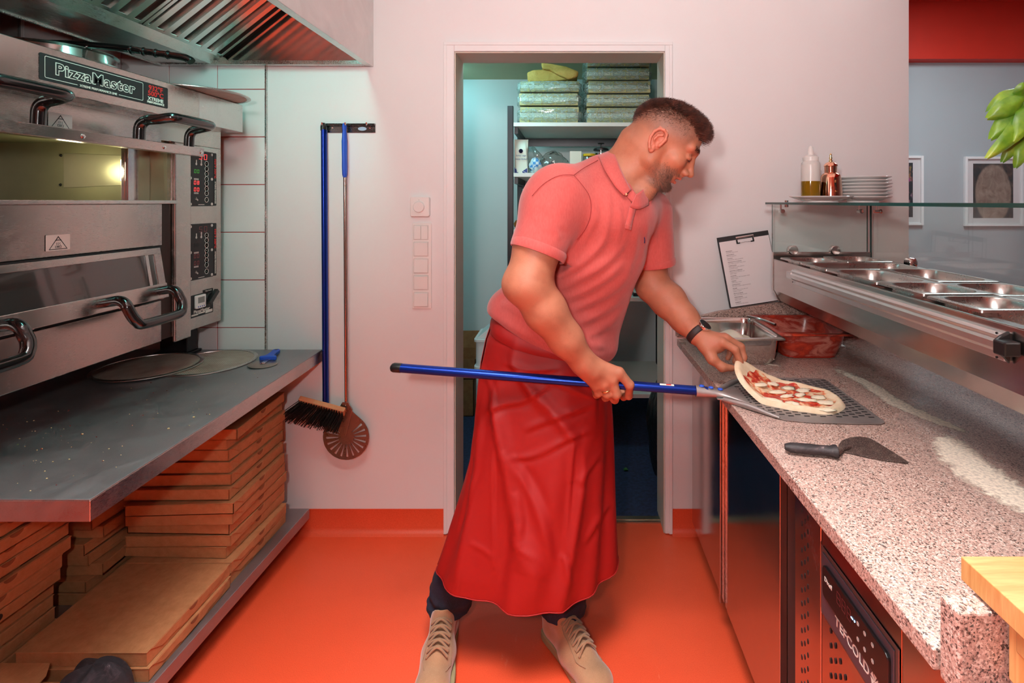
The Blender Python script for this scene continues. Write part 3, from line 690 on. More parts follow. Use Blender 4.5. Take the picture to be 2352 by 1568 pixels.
for px in (748, 800, 848):
    p = W(px, 290); m = MB(); m.tube(smooth_path([p+Vector((0,-.003,.006)), p+Vector((0,-.022,.008)), p+Vector((.004,-.040,.0)), p+Vector((.006,-.046,.010))], 5), .0032, 8); m.build('hook', M_chrome, rl, smooth=60)
for px in (765, 851):
    p = W(px, 294); m = MB(); m.M = Matrix.Translation(p+Vector((0,-.004,0))) @ RX(PI/2); m.lathe([(.0045,0),(.004,.0012),(0,.0014)], 12); m.build('screw', M_chrome, rl, smooth=40)
p = W(833, 296); m = MB(); m.M = Matrix.Translation(p+Vector((0,-.0042,0))) @ RX(PI/2) @ S3(1.0,.45,1); m.lathe([(.018,0),(.018,.0006),(0,.0006)], 24); m.build('badge', plain('pale_blue_badge', srgb(170,190,214), .4), rl)
# oven brush on a long blue pole
br = thing('oven_brush', 'oven brush with wooden block, dark bristles and long blue pole hung on the wall', 'brush', tuple(W(752, 1000)))
p0 = W(750, 300, .022); p1 = W(756, 925, .030)
m = MB(); m.tube([p0, p0.lerp(p1, .5), p1], .0165, 20, flat=((1,0,0), .7)); m.build('pole', M_bluetube, br, smooth=50)
m = MB(); q = W(749, 293, .022); m.tube([q+Vector((0,0,-.016)), q+Vector((0,0,.0)), q+Vector((0,0,.012)), q+Vector((0,0,.017))], [.0165,.0168,.013,.006], 16, flat=((1,0,0), .7)); m.build('end_cap', M_black, br, smooth=60)
ua = W(700, 914, .05); ub = W(802, 941, .05); xa = (ub-ua).normalized()
BM = frame(ua.lerp(ub, .5), xa, (0, -.75, -.68))     # x along block, y = bristle direction
L = (ub-ua).length
m = MB(); m.M = BM; m.prism(rr(L, .050, .006), -.011, .011, 'z') if False else m.box(-L/2, L/2, -.020, .0, -.026, .026)
m.build('wooden_block', M_brush_wood, br, bevel=.004)
m = MB(); rg = random.Random(9)
for i in range(18):
    for j in range(5):
        bx = -L/2+.006+(L-.012)*i/17; bz = -.021+.0105*j
        lean = ((i-10)/9)*.30-.16; ln = .072+rg.uniform(-.006,.005)
        for k in range(3):
            o_ = Vector((bx+rg.uniform(-.0015,.0015), 0, bz+rg.uniform(-.0015,.0015))); e = o_+Vector((lean*ln+rg.uniform(-.002,.002), ln, bz*.5+rg.uniform(-.002,.002)))
            m.M = BM; m.tube([o_, o_.lerp(e,.55)+Vector((rg.uniform(-.001,.001),0,0)), e], [.0014,.0013,.0010], 4)
m.build('bristles', M_bristle, br, kind='stuff')
# turning peel
tp = thing('turning_peel', 'round slotted turning peel with thin rod and blue grip hung on the wall', 'pizza peel', tuple(W(803, 1046)))
g0 = W(798, 286, .03); g1 = W(799, 408, .03); r1 = W(802, 918, .03)
prof = [(0,.0085),(.02,.0125),(.06,.0135),(.11,.0125),(.14,.0105),(.17,.0125),(.25,.0135),(.33,.0160),(.50,.0155),(.64,.0150),(.80,.0160),(.95,.0145),(1,.0095)]
m = MB(); m.tube([g0.lerp(g1, a_) for a_, r_ in prof], [r_ for a_, r_ in prof], 18, flat=((1,0,0), .62)); gp = m.build('grip', M_bluegrip, tp, smooth=60)
m = MB(); m.M = Matrix.Translation(W(797, 290, .0395)) @ RX(PI/2); m.lathe([(.0055,0),(.0055,.0012),(0,.0012)], 14); m.build('hang_hole', M_black, gp)
m = MB(); m.tube([g1+Vector((0,0,.01)), g1.lerp(r1,.5), r1], .0062, 14); m.build('rod', steel('bronze_tinted_rod', (.36,.28,.24), .2), tp, smooth=60)
dc = W(803, 994, .036); R_ = .0955
def slot_disc():
    # plate with teardrop neck and radial slots cut through: built as polar cells
    m = MB(); ns = 20; out = []
    angs = []
    for s_ in range(ns):
        a0 = 2*PI*s_/ns; angs += [(a0, 's'), (a0+2*PI/ns*.36, 'w')]
    V = {}
    def vert(r, a, z):
        k = (round(r, 6), round(a % (2*PI), 5), z)
        if k not in V: V[k] = len(out); out.append((r*math.sin(a), z, -r*math.cos(a)))
        return V[k]
    fs = []
    radii = [0.0001, .032, .050, .066, .084]
    def edge(a):
        a = a % (2*PI); d = abs(a-PI)    # neck points up (a = pi)
        if d < .72: return min(R_/max(math.cos(.72-d), .35)*1.0, .135)
        return R_
    for n_, (a0, kd) in enumerate(angs):
        a1 = angs[(n_+1) % len(angs)][0]
        if a1 <= a0: a1 += 2*PI
        neck = abs((a0+a1)/2-PI) < .75
        rl_ = radii+[None]
        for i in range(len(rl_)-1):
            if kd == 's' and i in (1, 2, 3) and not neck: continue
            for z, fl in ((0, False), (.0022, True)):
                ra0 = rl_[i]; rb0 = rl_[i+1]
                q = [vert(ra0, a0, z), vert(ra0, a1, z), vert(rb0 if rb0 else edge(a1), a1, z), vert(rb0 if rb0 else edge(a0), a0, z)]
                fs.append(q[::-1] if fl else q)
        fs.append([vert(edge(a0), a0, 0), vert(edge(a1), a1, 0), vert(edge(a1), a1, .0022), vert(edge(a0), a0, .0022)])
        if kd == 's' and not neck:
            for (ra, rb_) in ((.032, .084),):
                fs.append([vert(ra, a0, 0), vert(.084, a0, 0), vert(.084, a0, .0022), vert(ra, a0, .0022)])
                fs.append([vert(ra, a1, 0), vert(.084, a1, 0), vert(.084, a1, .0022), vert(ra, a1, .0022)])
    m.M = Matrix.Translation(dc); m.add(out, fs); return m
slot_disc().build('disc', M_darksteel, tp)
m = MB(); m.prism([(r1.x-.012, r1.z+.005), (r1.x+.012, r1.z+.005), (r1.x+.03, r1.z-.025), (r1.x+.003, dc.z+.004), (r1.x-.003, dc.z+.004), (r1.x-.03, r1.z-.025)], dc.y-.004, dc.y-.0005, 'y'); m.build('ferrule', M_darksteel, tp, bevel=.0015)
for z_ in (922, 930):
    p = W(803, z_, .042); m = MB(); m.ball(p, .0028, .0018, .0028, 10, 6); m.build('rivet', M_chrome, tp)
# thermostat and switches
th = thing('room_thermostat', 'square white room thermostat with round dial above the light switches', 'thermostat', tuple(W(967, 497)))
a = W(945, 452); b = W(989, 497)
m = MB(); m.M = frame(a.lerp(b,.5)+Vector((0,0,0)), (1,0,0), (0,0,1)); m.prism(rr(b.x-a.x, a.z-b.z, .008), 0.0005, .022, 'z'); m.build('case', M_white, th, bevel=.003)
p = W(966, 475, .022); m = MB(); m.M = Matrix.Translation(p) @ RX(PI/2); m.lathe([(.0245,0),(.0245,.002),(.0235,.002),(.0235,.0),(.0225,.009),(.021,.0105),(0,.0105)], 40); m.build('dial', M_white, th, smooth=40)
p = W(966, 459, .0225); m = MB(); m.box(p.x-.001, p.x+.001, p.y-.0006, p.y, p.z-.002, p.z+.002); m.build('mark', M_ring, th)
sw = thing('switch_panel', 'upright white panel of five light switches beside the door', 'light switch', tuple(W(970, 708)))
a = W(948, 512); b = W(992, 708)
m = MB(); m.M = frame(a.lerp(b,.5), (1,0,0), (0,0,1)); m.prism(rr(b.x-a.x, a.z-b.z, .004), .0005, .009, 'z'); m.build('frame_plate', M_white, sw, bevel=.002)
for k, yy in enumerate((533.5, 571.5, 610, 648, 687)):
    p = W(968.5, yy, .009)
    if k == 0:
        for s_ in (-1, 1):
            m = MB(); m.box(p.x+s_*.0146-.0138, p.x+s_*.0146+.0138, p.y-.006, p.y, p.z-.028, p.z+.028); m.build('rocker', M_white, sw, bevel=.0015)
    else:
        m = MB(); m.M = T(p.x, p.y, p.z) @ RX(.05 if k % 2 else -.04); m.box(-.0285, .0285, -.006, .002, -.028, .028); m.build('rocker', M_white, sw, bevel=.0015)
    m = MB(); m.M = frame(Vector((p.x, p.y+.0003, p.z)), (1,0,0), (0,0,1)); m.prism(rr(.064, .063, .002), 0, .0008, 'z'); m.build('inner_frame', plain('switch_shadow_plastic', srgb(214,210,206), .4) if k == 0 else bpy.data.materials['switch_shadow_plastic'], sw)
# ================================================================== right side: counter
t = NT('pink_grey_granite'); c = t.co()
v1 = t.noise(260, c, 3, .6); v2 = t.noise(430, c, 2, .5); v3 = t.voro(380, c, 'F1', 'Color'); v4 = t.noise(9, c, 3)
sep = t.N('ShaderNodeSeparateColor'); t.l.new(v3, sep.inputs[0])
cc = t.ramp(v1, [(.30, srgb(100,78,72)), (.42, srgb(164,132,120)), (.55, srgb(192,162,150)), (.72, srgb(180,140,124))])
cc = t.mix(cc, srgb(226,210,198), t.maprange(sep.outputs[0], .76, .84, 0, .6))
cc = t.mix(cc, srgb(62,50,48), t.maprange(v2, .60, .66, 0, .85))
cc = t.mix(cc, srgb(34,28,28), t.maprange(sep.outputs[1], .88, .90, 0, .8))
t.set(col=cc, rough=t.maprange(v4, .3, .7, .22, .36)).bump(v1, .02, .0004); M_gran = t.mat
GZ = .843; GX = .449
wt = MB(); wt.prism([(GX, .637), (1.42, .656), (1.42, 2.183-.002), (.80, 2.183-.002), (.80, 2.12), (GX-.012, 2.081)], GZ-.027, GZ, 'z')
wt.build('granite_worktop', M_gran, None, bevel=.002, label='long speckled pink granite worktop along the right side', cat='worktop')
u = MB(); pts = [(1554,776),(1553,757),(1575,742),(1606,727),(1650,716),(1700,708),(1790,695),(1900,688),(2010,684),(2010,776)]
u.prism([(P(x,y,2.10).x, max(P(x,y,2.10).z, GZ+.0005)) for x,y in pts][::-1], 2.10, 2.122, 'y')
u.build('granite_upstand', M_gran, None, bevel=.002, label='low granite upstand behind the two food containers', cat='upstand')
e = MB(); e.M = T(.4535, .601, GZ-.030) @ RZ(.03); e.box(0, .66, 0, .0315, 0, .103)
e.build('granite_end_block', M_gran, None, bevel=.004, seg=3, label='thick granite block standing at the near end of the worktop', cat='upstand')
# ---- wooden bench over the near end
M_pine = NT('oiled_pine'); t = M_pine; c = t.co((1,14,1)); n = t.noise(6, c, 6, .6, 1.2); n2 = t.noise(40, t.co((1,20,1)), 3)
t.set(col=t.mix(t.ramp(n, [(.3, srgb(186,126,70)), (.6, srgb(208,156,98))]), srgb(186,116,62), t.maprange(n2, .5, .8, 0, .6)), rough=.45); M_pine = t.mat
t = NT('pine_upright_grain'); c = t.co((14,14,1)); n = t.noise(5, c, 6, .6, 1.0)
t.set(col=t.ramp(n, [(.3, srgb(206,136,72)), (.65, srgb(230,178,116))]), rough=.45); M_pinez = t.mat
wb = thing('wooden_shelf', 'pale pine shelf board on a pine post at the near right corner', 'shelf', (.75, .42, GZ))
m = MB(); nb = 5
for k in range(nb):
    x0 = .491+k*.14; m = MB(); m.box(x0, x0+.1394, .12, .648, .921, .950); m.build('plank', M_pine, wb, bevel=.0012)
m = MB(); m.box(.505, .545, .12, .585, .885, .9205); m.build('side_rail', M_pine, wb, bevel=.002)
m = MB(); m.box(.507, .60, .565, .597, GZ+.0005, .9205) ; m.build('post', M_pinez, wb, bevel=.002)
for (x, y, z) in ((2283,1480,.5648),(2320,1448,.50)):
    pass
M_knot = plain('dark_knot', srgb(70,34,16), .6)
for (kx, kz) in ((.522,.872),(.560,.865)):
    m = MB(); m.M = T(kx, .5648, kz) @ RX(PI/2) @ S3(.8,1.2,1); m.lathe([(.0035,0),(.0035,.0004),(0,.0005)], 12); m.build('knot', M_knot, wb)
m = MB(); m.M = T(.5048, .50, .905) @ RY(-PI/2) @ S3(.8,1.4,1); m.lathe([(.004,0),(.004,.0004),(0,.0005)], 12); m.build('knot', M_knot, wb)
# ---- refrigerated counter base
FX = .503
fr_ = thing('refrigerated_counter', 'stainless refrigerated counter with doors below the granite worktop', 'fridge', (.9, 1.0, 0))
M_fdoor = steel('fridge_door_steel', (.52,.50,.49), .12, axis=(8,8,.25), streak=.05, smudge=.05)
M_fvent = steel('fridge_vent_steel', (.55,.48,.46), .22, axis=(8,8,.25), streak=.05)
m = MB(); m.box(FX+.022, 1.28, .12, 2.09, .10, .812); m.build('body', M_steelz, fr_, bevel=.002)
for fx in (FX+.08, 1.2):
    for fy in (.2, 1.1, 2.0):
        m = MB(); m.M = T(fx, fy, 0); m.lathe([(.03,0),(.03,.006),(.016,.012),(.016,.105),(0,.105)], 18); m.build('foot', M_steel, fr_, smooth=40)
for (y0, y1) in ((1.662, 2.085), (1.192, 1.628)):
    m = MB(); m.box(FX-.004, FX+.016, y0+.018, y1, .105, .790); d_ = m.build('door', M_fdoor, fr_, bevel=.002)
    m = MB(); m.prism([(FX-.004, y0+.018), (FX-.016, y0+.014), (FX-.016, y0), (FX+.016, y0), (FX+.016, y0+.018)], .105, .788, 'z'); m.build('grip_edge', M_fdoor, d_, bevel=.001)
    m = MB(); m.box(FX+.016, FX+.0215, y0+.01, y1-.01, .115, .785); m.build('door_seal', M_black, d_)
m = MB(); m.box(FX-.001, FX+.02, 1.632, 1.658, .10, .80); m.build('mullion', M_steelz, fr_, bevel=.002)
m = MB(); m.box(FX+.001, FX+.0219, 1.142, 1.190, .10, .81); m.build('dark_gap', M_matblack, fr_)
# compressor front: perforated strip, recessed control panel, second perforated field
def onXl(Y, Z, X): return frame((X, Y, Z), (0,-1,0), (0,0,1))   # faces -x
m = MB(); m.box(FX-.004, FX+.021, 1.024, 1.140, .105, .795); vp = m.build('vent_panel', M_fvent, fr_, bevel=.0015)
hole = None
def holes(parent, y_list, z_list, skip=None):
    global hole
    for i, yy in enumerate(y_list):
        for j, zz in enumerate(z_list):
            if skip and skip(i, j): continue
            if hole is None:
                h_ = MB(); h_.M = T(FX-.0046, 0, 0) @ RY(PI/2) @ S3(1.9,1,1); h_.lathe([(.0030,0),(.0030,.0008),(0,.0008)], 10)
                o = h_.build('vent_hole', M_matblack, parent); hole = o; o.location = (0, yy, zz)
            else:
                o = hole.copy(); COL.objects.link(o); o.parent = parent; o.location = (0, yy, zz)
def vent_cols(parent, cols, dz, z_top, n):
    for i, (yy, st) in enumerate(cols): holes(parent, [yy], [z_top-st-dz*k for k in range(n)])
vent_cols(vp, [(1.106, .0), (1.092, .016), (1.078, .0), ], .0285, .735, 20)
m = MB(); m.box(FX-.003, FX+.021, .776, 1.022, .105, .795); cp_ = m.build('control_front', M_fvent, fr_, bevel=.0015)
m = MB(); m.M = onXl(.899, 0.653, FX-.004); m.box(-.120, .120, -.066, .066, 0, .0022); m.build('control_frame', plain('red_reflecting_frame', srgb(120,104,100), .3, metal=.6), cp_, bevel=.001)
m = MB(); m.M = onXl(.899, 0.653, FX-.0064); m.box(-.112, .112, -.060, .058, 0, .002); cpl = m.build('control_plate', plain('grey_control_plate', srgb(74,64,72), .45), cp_, bevel=.001)
m = MB(); m.M = onXl(.895, .668, FX-.0086); m.prism(rr(.205, .060, .010), 0, .006, 'z'); ctl = m.build('controller', M_black, cpl, bevel=.0015)
CT = onXl(.895, .668, FX-.0149)
text('controller_print', 'Dixell', .012, M_whiteprint, ctl, CT @ T(-.078, .008, 0))
m = MB(); 
for k in range(3): m.M = CT @ T(-.040+.017*k, .008, 0); seg_digit(m, '8', .013, .022, .002)
m.build('display_segments', M_dim_led, ctl)
m = MB(); m.M = CT @ T(.004, .009, 0); m.box(-.003,.003,-.001,.001,0,.0006); m.M = CT @ T(.012, .010, 0); m.lathe([(.0018,0),(.0018,.0004),(.001,.0004)], 10); m.build('display_glow', emitter('pale_blue_led', (.4,.7,1,1), 4.0), ctl)
for (dx, dy) in ((.022,.014),(.022,-.012),(.042,.014),(.042,-.012),(.064,.014),(.064,-.012)):
    m = MB(); m.M = CT @ T(dx, dy, 0); m.lathe([(.0036,0),(.0036,.0004),(.0024,.0004),(.0024,0)], 14); m.box(-.0008,.0008,-.002,.003,0,.0004); m.build('button_mark', M_ring, ctl)
text('brand_name', 'TEFCOLD', .024, M_whiteprint, cpl, onXl(.905, .619, FX-.0086), bold=.0001, sx=1.05)
m = MB(); m.M = onXl(.835, .619, FX-.0086)
for k in range(6):
    a = PI/3*k; m.add([(0,0,.0003), (.012*math.cos(a), .014*math.sin(a), .0003), (.012*math.cos(a+.8), .014*math.sin(a+.8), .0003)], [(0,1,2)])
m.build('brand_mark', M_whiteprint, cpl)
for i in range(9): holes(cp_, [.985-.017*i], [.578-.014*i-.0285*k for k in range(15)])
m = MB(); m.box(FX-.004, FX+.021, .12, .774, .105, .795); ep = m.build('vent_panel', M_fvent, fr_, bevel=.0015)
for i in range(6): holes(ep, [.735-.017*i], [.695-.014*(i % 2)-.0285*k for k in range(10)])
# ---- food containers on the worktop
def gn(m, x0, x1, y0, y1, zr, depth, rad, taper, lip=.012, th=.0012, floor_r=.02):
    # open gastronorm tray: rim plane at zr; rings from the outer lip to the floor
    w, h = x1-x0, y1-y0; cx, cy = (x0+x1)/2, (y0+y1)/2
    rings = [(w-.0, h-.0, .006, zr-.006), (w, h, .008, zr-.001), (w-.003, h-.003, .008, zr), (w-2*lip, h-2*lip, rad, zr), (w-2*lip-.004, h-2*lip-.004, rad, zr-.003),
             (w-2*lip-.006, h-2*lip-.006, rad, zr-depth*.25), (w-2*lip-.006-taper, h-2*lip-.006-taper, rad, zr-depth+floor_r*.7), (w-2*lip-.006-taper-floor_r*.8, h-2*lip-.006-taper-floor_r*.8, rad*.9, zr-depth+.0005)]
    outer = [(w-2*lip-.006-taper-floor_r*.8+.002, h-2*lip-.006-taper-floor_r*.8+.002, rad*.9, zr-depth-.001), (w-2*lip-.002-taper, h-2*lip-.002-taper, rad, zr-depth+floor_r*.7), (w-2*lip-.002, h-2*lip-.002, rad, zr-depth*.25), (w-2*lip, h-2*lip, rad, zr-.006)]
    n = len(rr(1, 1, .1, 6)); vs = []; fs = []
    for (rw, rh, r_, z) in rings: vs += [(cx+a, cy+b, z) for a, b in rr(rw, rh, min(r_, rw/2-.001, rh/2-.001), 6)]
    k0 = len(rings)
    for i in range(k0-1):
        for k in range(n): fs.append((i*n+k, i*n+(k+1) % n, (i+1)*n+(k+1) % n, (i+1)*n+k))
    fs.append(tuple((k0-1)*n+k for k in range(n)))
    b0 = k0*n
    for (rw, rh, r_, z) in outer: vs += [(cx+a, cy+b, z) for a, b in rr(rw, rh, min(r_, rw/2-.001, rh/2-.001), 6)]
    fs.append(tuple(b0+k for k in reversed(range(n))))
    for i in range(len(outer)-1):
        for k in range(n): fs.append((b0+i*n+k, b0+i*n+(k+1) % n, b0+(i+1)*n+(k+1) % n, b0+(i+1)*n+k))
    for k in range(n): fs.append((b0+(len(outer)-1)*n+k, b0+(len(outer)-1)*n+(k+1) % n, (k+1) % n, k))
    return m.add(vs, fs)
RZm = GZ+.0945
pan = thing('steel_food_container', 'open stainless food container holding white flour on the granite worktop', 'food container', (.592, 1.886, GZ))
m = gn(MB(), .460, .725, 1.723, 2.048, RZm, .0925, .035, .012); m.build('tray', M_polish, pan, smooth=45)
t = NT('white_flour'); t.set(col=t.ramp(t.noise(30, t.co(), 5), [(.3, srgb(226,212,190)), (.7, srgb(238,226,208))]), rough=.95).bump(t.noise(120, t.co(), 4), .4, .003); M_flour = t.mat
m = MB()
def flo(u, v):
    x = .485+.215*u; y = 1.75+.272*v; h = .030+.030*math.exp(-((x-.60)/.05)**2-((y-1.90)/.09)**2)+.010*math.sin(23*x+3)*math.sin(19*y)+.006*math.sin(61*x+31*y)
    ed = min(u, 1-u, v, 1-v); h *= min(1, .35+ed*9)
    return (x, y, GZ+.004+max(.004, h))
m.grid(flo, 34, 34); m.build('flour', M_flour, None, smooth=179, kind='stuff', label='heap of white flour inside the stainless container', cat='flour')
t = NT('stained_polycarbonate'); n = t.noise(9, t.co((1,1,2.5)), 5, .6, .8)
t.set(col=t.ramp(n, [(.38, srgb(196,66,40)), (.5, srgb(150,40,28)), (.62, srgb(196,120,104)), (.75, srgb(170,60,40))]), rough=.28); M_poly = t.mat
pl2 = thing('sauce_container', 'translucent container stained red with tomato sauce beside the flour container', 'food container', (.853, 1.945, GZ))
m = gn(MB(), .727, .990, 1.778, 2.092, RZm, .0925, .045, .03, lip=.016); m.m = 0; m.build('tray', M_poly, pl2, smooth=45)
m = MB(); m.prism([(.858+a_*1, 1.935+b_*1) for a_, b_ in rr(.19, .24, .04)], GZ+.004, GZ+.034, 'z'); m.build('tomato_sauce', plain('tomato_sauce', srgb(150,30,14), .3, var=.2, bump=.3, bscale=60), None, kind='stuff', label='red tomato sauce in the stained container', cat='sauce')
m = MB(); m.tube(smooth_path([Vector((.70,2.02,RZm+.010)), Vector((.735,1.97,RZm+.008)), Vector((.76,1.90,RZm+.005))], 6), .0048, 10)
m.build('ladle_handle', M_polish, None, smooth=60, label='steel ladle handle resting across the rims of both containers', cat='ladle')
# ---- flour dusted on the worktop: thin flat layers with ragged outlines
t = NT('thin_flour_dust'); n = t.noise(34, t.co((1,1.6,1), rot=(0,0,.5)), 7, .7, .6); n2 = t.noise(150, t.co(), 3)
att = t.N('ShaderNodeVertexColor'); att.layer_name = 'dust'
al = t.math('MULTIPLY', t.maprange(t.math('ADD', att.outputs[0], t.maprange(n, .2, .8, -.55, .45)), .30, .62, 0, 1), t.maprange(n2, .3, .6, .55, 1))
t.set(col=srgb(240,226,206), rough=.95, alpha=al); M_dust = t.mat
def dust(label, pts, wfun, nseg=60, nw=15):
    m = MB(); path = [Vector(p) for p in pts]; cu = smooth_path(path, nseg//(len(path)-1)); cols = []; vs = []; n = len(cu)
    for i, p in enumerate(cu):
        t_ = (cu[min(i+1,n-1)]-cu[max(i-1,0)]).normalized(); nn = Vector((-t_.y, t_.x, 0)); w_ = wfun(i/(n-1))
        for j in range(nw):
            s_ = (j/(nw-1)-.5)*2; vs.append(p+nn*s_*w_); cols.append(max(0, 1-abs(s_)**1.7)*min(1, 5*(i/(n-1)), 5*(1-i/(n-1))))
    fs = [(i*nw+j, i*nw+j+1, (i+1)*nw+j+1, (i+1)*nw+j) for i in range(n-1) for j in range(nw-1)]
    m.add(vs, [f[::-1] for f in fs]); o = m.build('flour_dust', M_dust, None, kind='stuff', label=label, cat='flour')
    ca = o.data.color_attributes.new('dust', 'FLOAT_COLOR', 'POINT')
    for k, c_ in enumerate(cols): ca.data[k].color = (c_, c_, c_, 1)
def onC(x, y, dz=.0006): return onZ(x, y, GZ+dz)
dust('long streak of flour on the worktop under the topping rail', [onC(1890,835), onC(1990,880), onC(2060,925), onC(2150,965), onC(2240,1000)], lambda u: .018+.02*math.sin(PI*u))
dust('broad patch of white flour on the worktop at the right', [onC(2165,985), onC(2200,1040), onC(2255,1090), onC(2345,1150), onC(2420,1200)], lambda u: .040+.03*math.sin(PI*u))
dust('faint flour trace on the worktop by the steel container', [onC(1680,832), onC(1740,833), onC(1800,842)], lambda u: .012)
# ---- scraper
s0 = onC(1803,1040,0); s1 = onC(1928,1036,0); s2 = onC(2085,1066,0)
ds = (s2-s0); ds.z = 0; L_ = ds.length
sp_ = thing('dough_scraper', 'floury dough scraper with black handle lying on the granite', 'scraper', (s0.x, s0.y, GZ))
SM = frame(Vector((s0.x, s0.y, GZ)), ds, Vector((-ds.y, ds.x, 0)))
t = NT('floury_black_handle'); n = t.noise(60, t.co((.4,1,1)), 6, .7, .5); t.set(col=t.ramp(n, [(.45, srgb(26,22,24)), (.62, srgb(60,50,52)), (.75, srgb(170,150,146))]), rough=.6); M_fh = t.mat
hl = L_*.44
m = MB(); m.M = SM @ T(0, 0, .0135); prof = [(0,.008),(.012,.0125),(.05,.0135),(hl*.6,.0125),(hl*.86,.0130),(hl*.93,.0165),(hl*.985,.0165),(hl,.012)]
m.tube([Vector((a_,0,0)) for a_, b_ in prof], [b_ for a_, b_ in prof], 18, flat=((0,0,1), .78)); m.build('handle', M_fh, sp_, smooth=60)
t = NT('floury_blade'); n = t.noise(45, t.co((.6,1,1)), 6, .7, .7); n2 = t.noise(700, t.co(), 1); t.set(col=t.mix(t.ramp(n, [(.4, srgb(48,34,32)), (.6, srgb(80,62,56)), (.8, srgb(170,150,138))]), srgb(200,180,168), t.maprange(n2, .6, .68, 0, .7)), rough=.5, metal=.3); M_fb = t.mat
bl = [SM.inverted() @ onC(x, y, 0) for x, y in ((1926,1037),(1932,1043),(1942,1041),(1990,1052),(2040,1061),(2084,1066),(2087,1064),(2060,1046),(2012,1016),(1996,1008),(1976,1005),(1952,1007),(1934,1014),(1926,1024))]
m = MB(); m.M = SM; m.prism([(p.x, p.y) for p in bl], .0015, .0032, 'z')
o = m.build('blade', M_fb, sp_, bevel=.0004)
b0_ = SM.inverted() @ onC(1940, 1030, 0)
m = MB(); m.M = SM; m.tube([Vector((hl-.012, 0, .0125)), Vector((hl+.004, b0_.y*.2, .010)), Vector(((hl+b0_.x)/2, b0_.y*.6, .0055)), Vector((b0_.x+.012, b0_.y, .0030))], [.0075,.0075,.0065,.0040], 12); m.build('tang', M_fb, sp_, smooth=60)
# ---- topping rail
TY0, TY1 = .35, 2.00; RX0, RX1 = .793, 1.168; RT = 1.172
tr = thing('topping_rail', 'refrigerated stainless topping rail standing over the worktop', 'topping rail', (.98, 1.2, GZ))
M_rail = steel('rail_steel', (.62,.58,.55), .22, axis=(8,.3,8), streak=.06, smudge=.06)
prf = [(RX0, RT-.002), (RX0, 1.0545), (.818, 1.01), (RX1, 1.01), (RX1, RT-.002), (RX1-.010, RT-.002), (RX1-.010, 1.05), (RX0+.010, 1.05), (RX0+.010, RT-.002)]
m = MB(); m.prism(prf, TY0, TY1, 'y'); m.build('trough', M_rail, tr, bevel=.0015, seg=1)
m = MB(); m.box(RX0, RX0+.024, TY0, TY1, RT-.003, RT); m.box(RX1-.024, RX1, TY0, TY1, RT-.003, RT); m.build('edge_ledge', M_rail, tr, bevel=.001)
m = MB(); m.prism([(RX0-.002, RT+.026), (RX0-.002, 1.0545), (.816, 1.008), (RX1, 1.008), (RX1, RT+.026)], TY1, TY1+.014, 'y'); m.build('end_plate', M_rail, tr, bevel=.001)
for (x, y) in ((1.03, 1.97), (1.12, 1.0), (.95, .85)):
    m = MB(); m.M = T(x, y, GZ); m.lathe([(.022,0),(.022,.006),(.013,.010),(.013,.168),(0,.168)], 18); m.build('support_foot', M_steel, tr, smooth=40)
# aluminium profile along the front
Y0p = .793*F/(2303-CX)*.985; Y1p = .785*F/(1811-CX)
M_alu = steel('aluminium_profile', (.80,.78,.77), .38, axis=(8,.2,8), streak=.05, smudge=.03)
pp = [(RX0, RT-.014), (RX0-.010, RT-.016), (RX0-.015, RT-.022), (RX0-.012, RT-.028), (RX0-.016, RT-.034), (RX0-.016, RT-.046), (RX0-.009, RT-.052), (RX0-.009, RT-.066), (RX0, RT-.068)]
m = MB(); m.prism(pp, Y0p, Y1p-.035, 'y'); prf_o = m.build('front_profile', M_alu, tr, bevel=.0008, seg=1)
m = MB(); m.box(RX0-.0158, RX0-.001, Y1p-.035, Y1p, RT-.050, RT-.026); m.build('profile_end', M_alu, prf_o, bevel=.0008)
m = MB(); m.prism([(RX0-.004, RT-.010), (RX0-.020, RT-.018), (RX0-.030, RT-.026), (RX0-.030, RT-.046), (RX0-.014, RT-.058), (RX0-.004, RT-.070)], Y0p-.008, Y0p, 'y'); m.box(RX0-.034, RX0-.004, Y0p-.030, Y0p-.004, RT-.050, RT-.024); m.build('profile_cap', M_black, prf_o, bevel=.003)
for (a_, b_) in ((RT-.018, Y0p+.012), (RT-.062, Y0p+.012), (RT-.058, Y1p-.045)):
    m = MB(); m.M = T(RX0-.0115, b_, a_) @ RY(-PI/2); m.lathe([(.0022,0),(.0022,.002),(0,.002)], 10); m.build('screw_hole', M_black, prf_o)
# pans in the rail
PZ = RT+.012
M_pan = steel('pan_steel', (.56,.53,.50), .30, streak=.05, smudge=.08)
PX0 = .797
def rail_pan(name, x0, x1, y0, y1, label, depth=.10, tilt=0, dz=0):
    o = gn(MB(), x0, x1, y0, y1, PZ+dz, depth, .038, .02, lip=.0125, floor_r=.03)
    if tilt:
        c = Vector(((x0+x1)/2, (y0+y1)/2, PZ)); Mx = Matrix.Translation(c) @ RY(tilt) @ Matrix.Translation(-c); o.v = [Mx @ v for v in o.v]
    return o.build(name, M_pan, None, smooth=45, label=label, cat='food pan', group='gastronorm pans in the topping rail')
yn = [249.3/(603.1-CY), 249.3/(618.4-CY), 249.3/(649-CY), 249.3/(677.8-CY), 249.3/(715.5-CY)]   # near front corners
dep = .1625
rail_pan('food_pan', PX0, PX0+dep, yn[0], yn[0]+.172, 'small steel pan at the far end of the rail, front row nearest the wall')
rail_pan('food_pan', PX0+dep, PX0+2*dep, yn[0]+.004, yn[0]+.176, 'small steel pan at the far end of the rail, back row nearest the wall', dz=.003)
rail_pan('food_pan', PX0, PX0+2*dep+.001, yn[1]+.001, yn[0]-.001, 'long narrow steel pan spanning both rows of the topping rail', depth=.09)
rail_pan('food_pan', PX0, PX0+dep, yn[2]+.002, yn[1]-.002, 'wide front-row steel pan just nearer than the long narrow pan', .10)
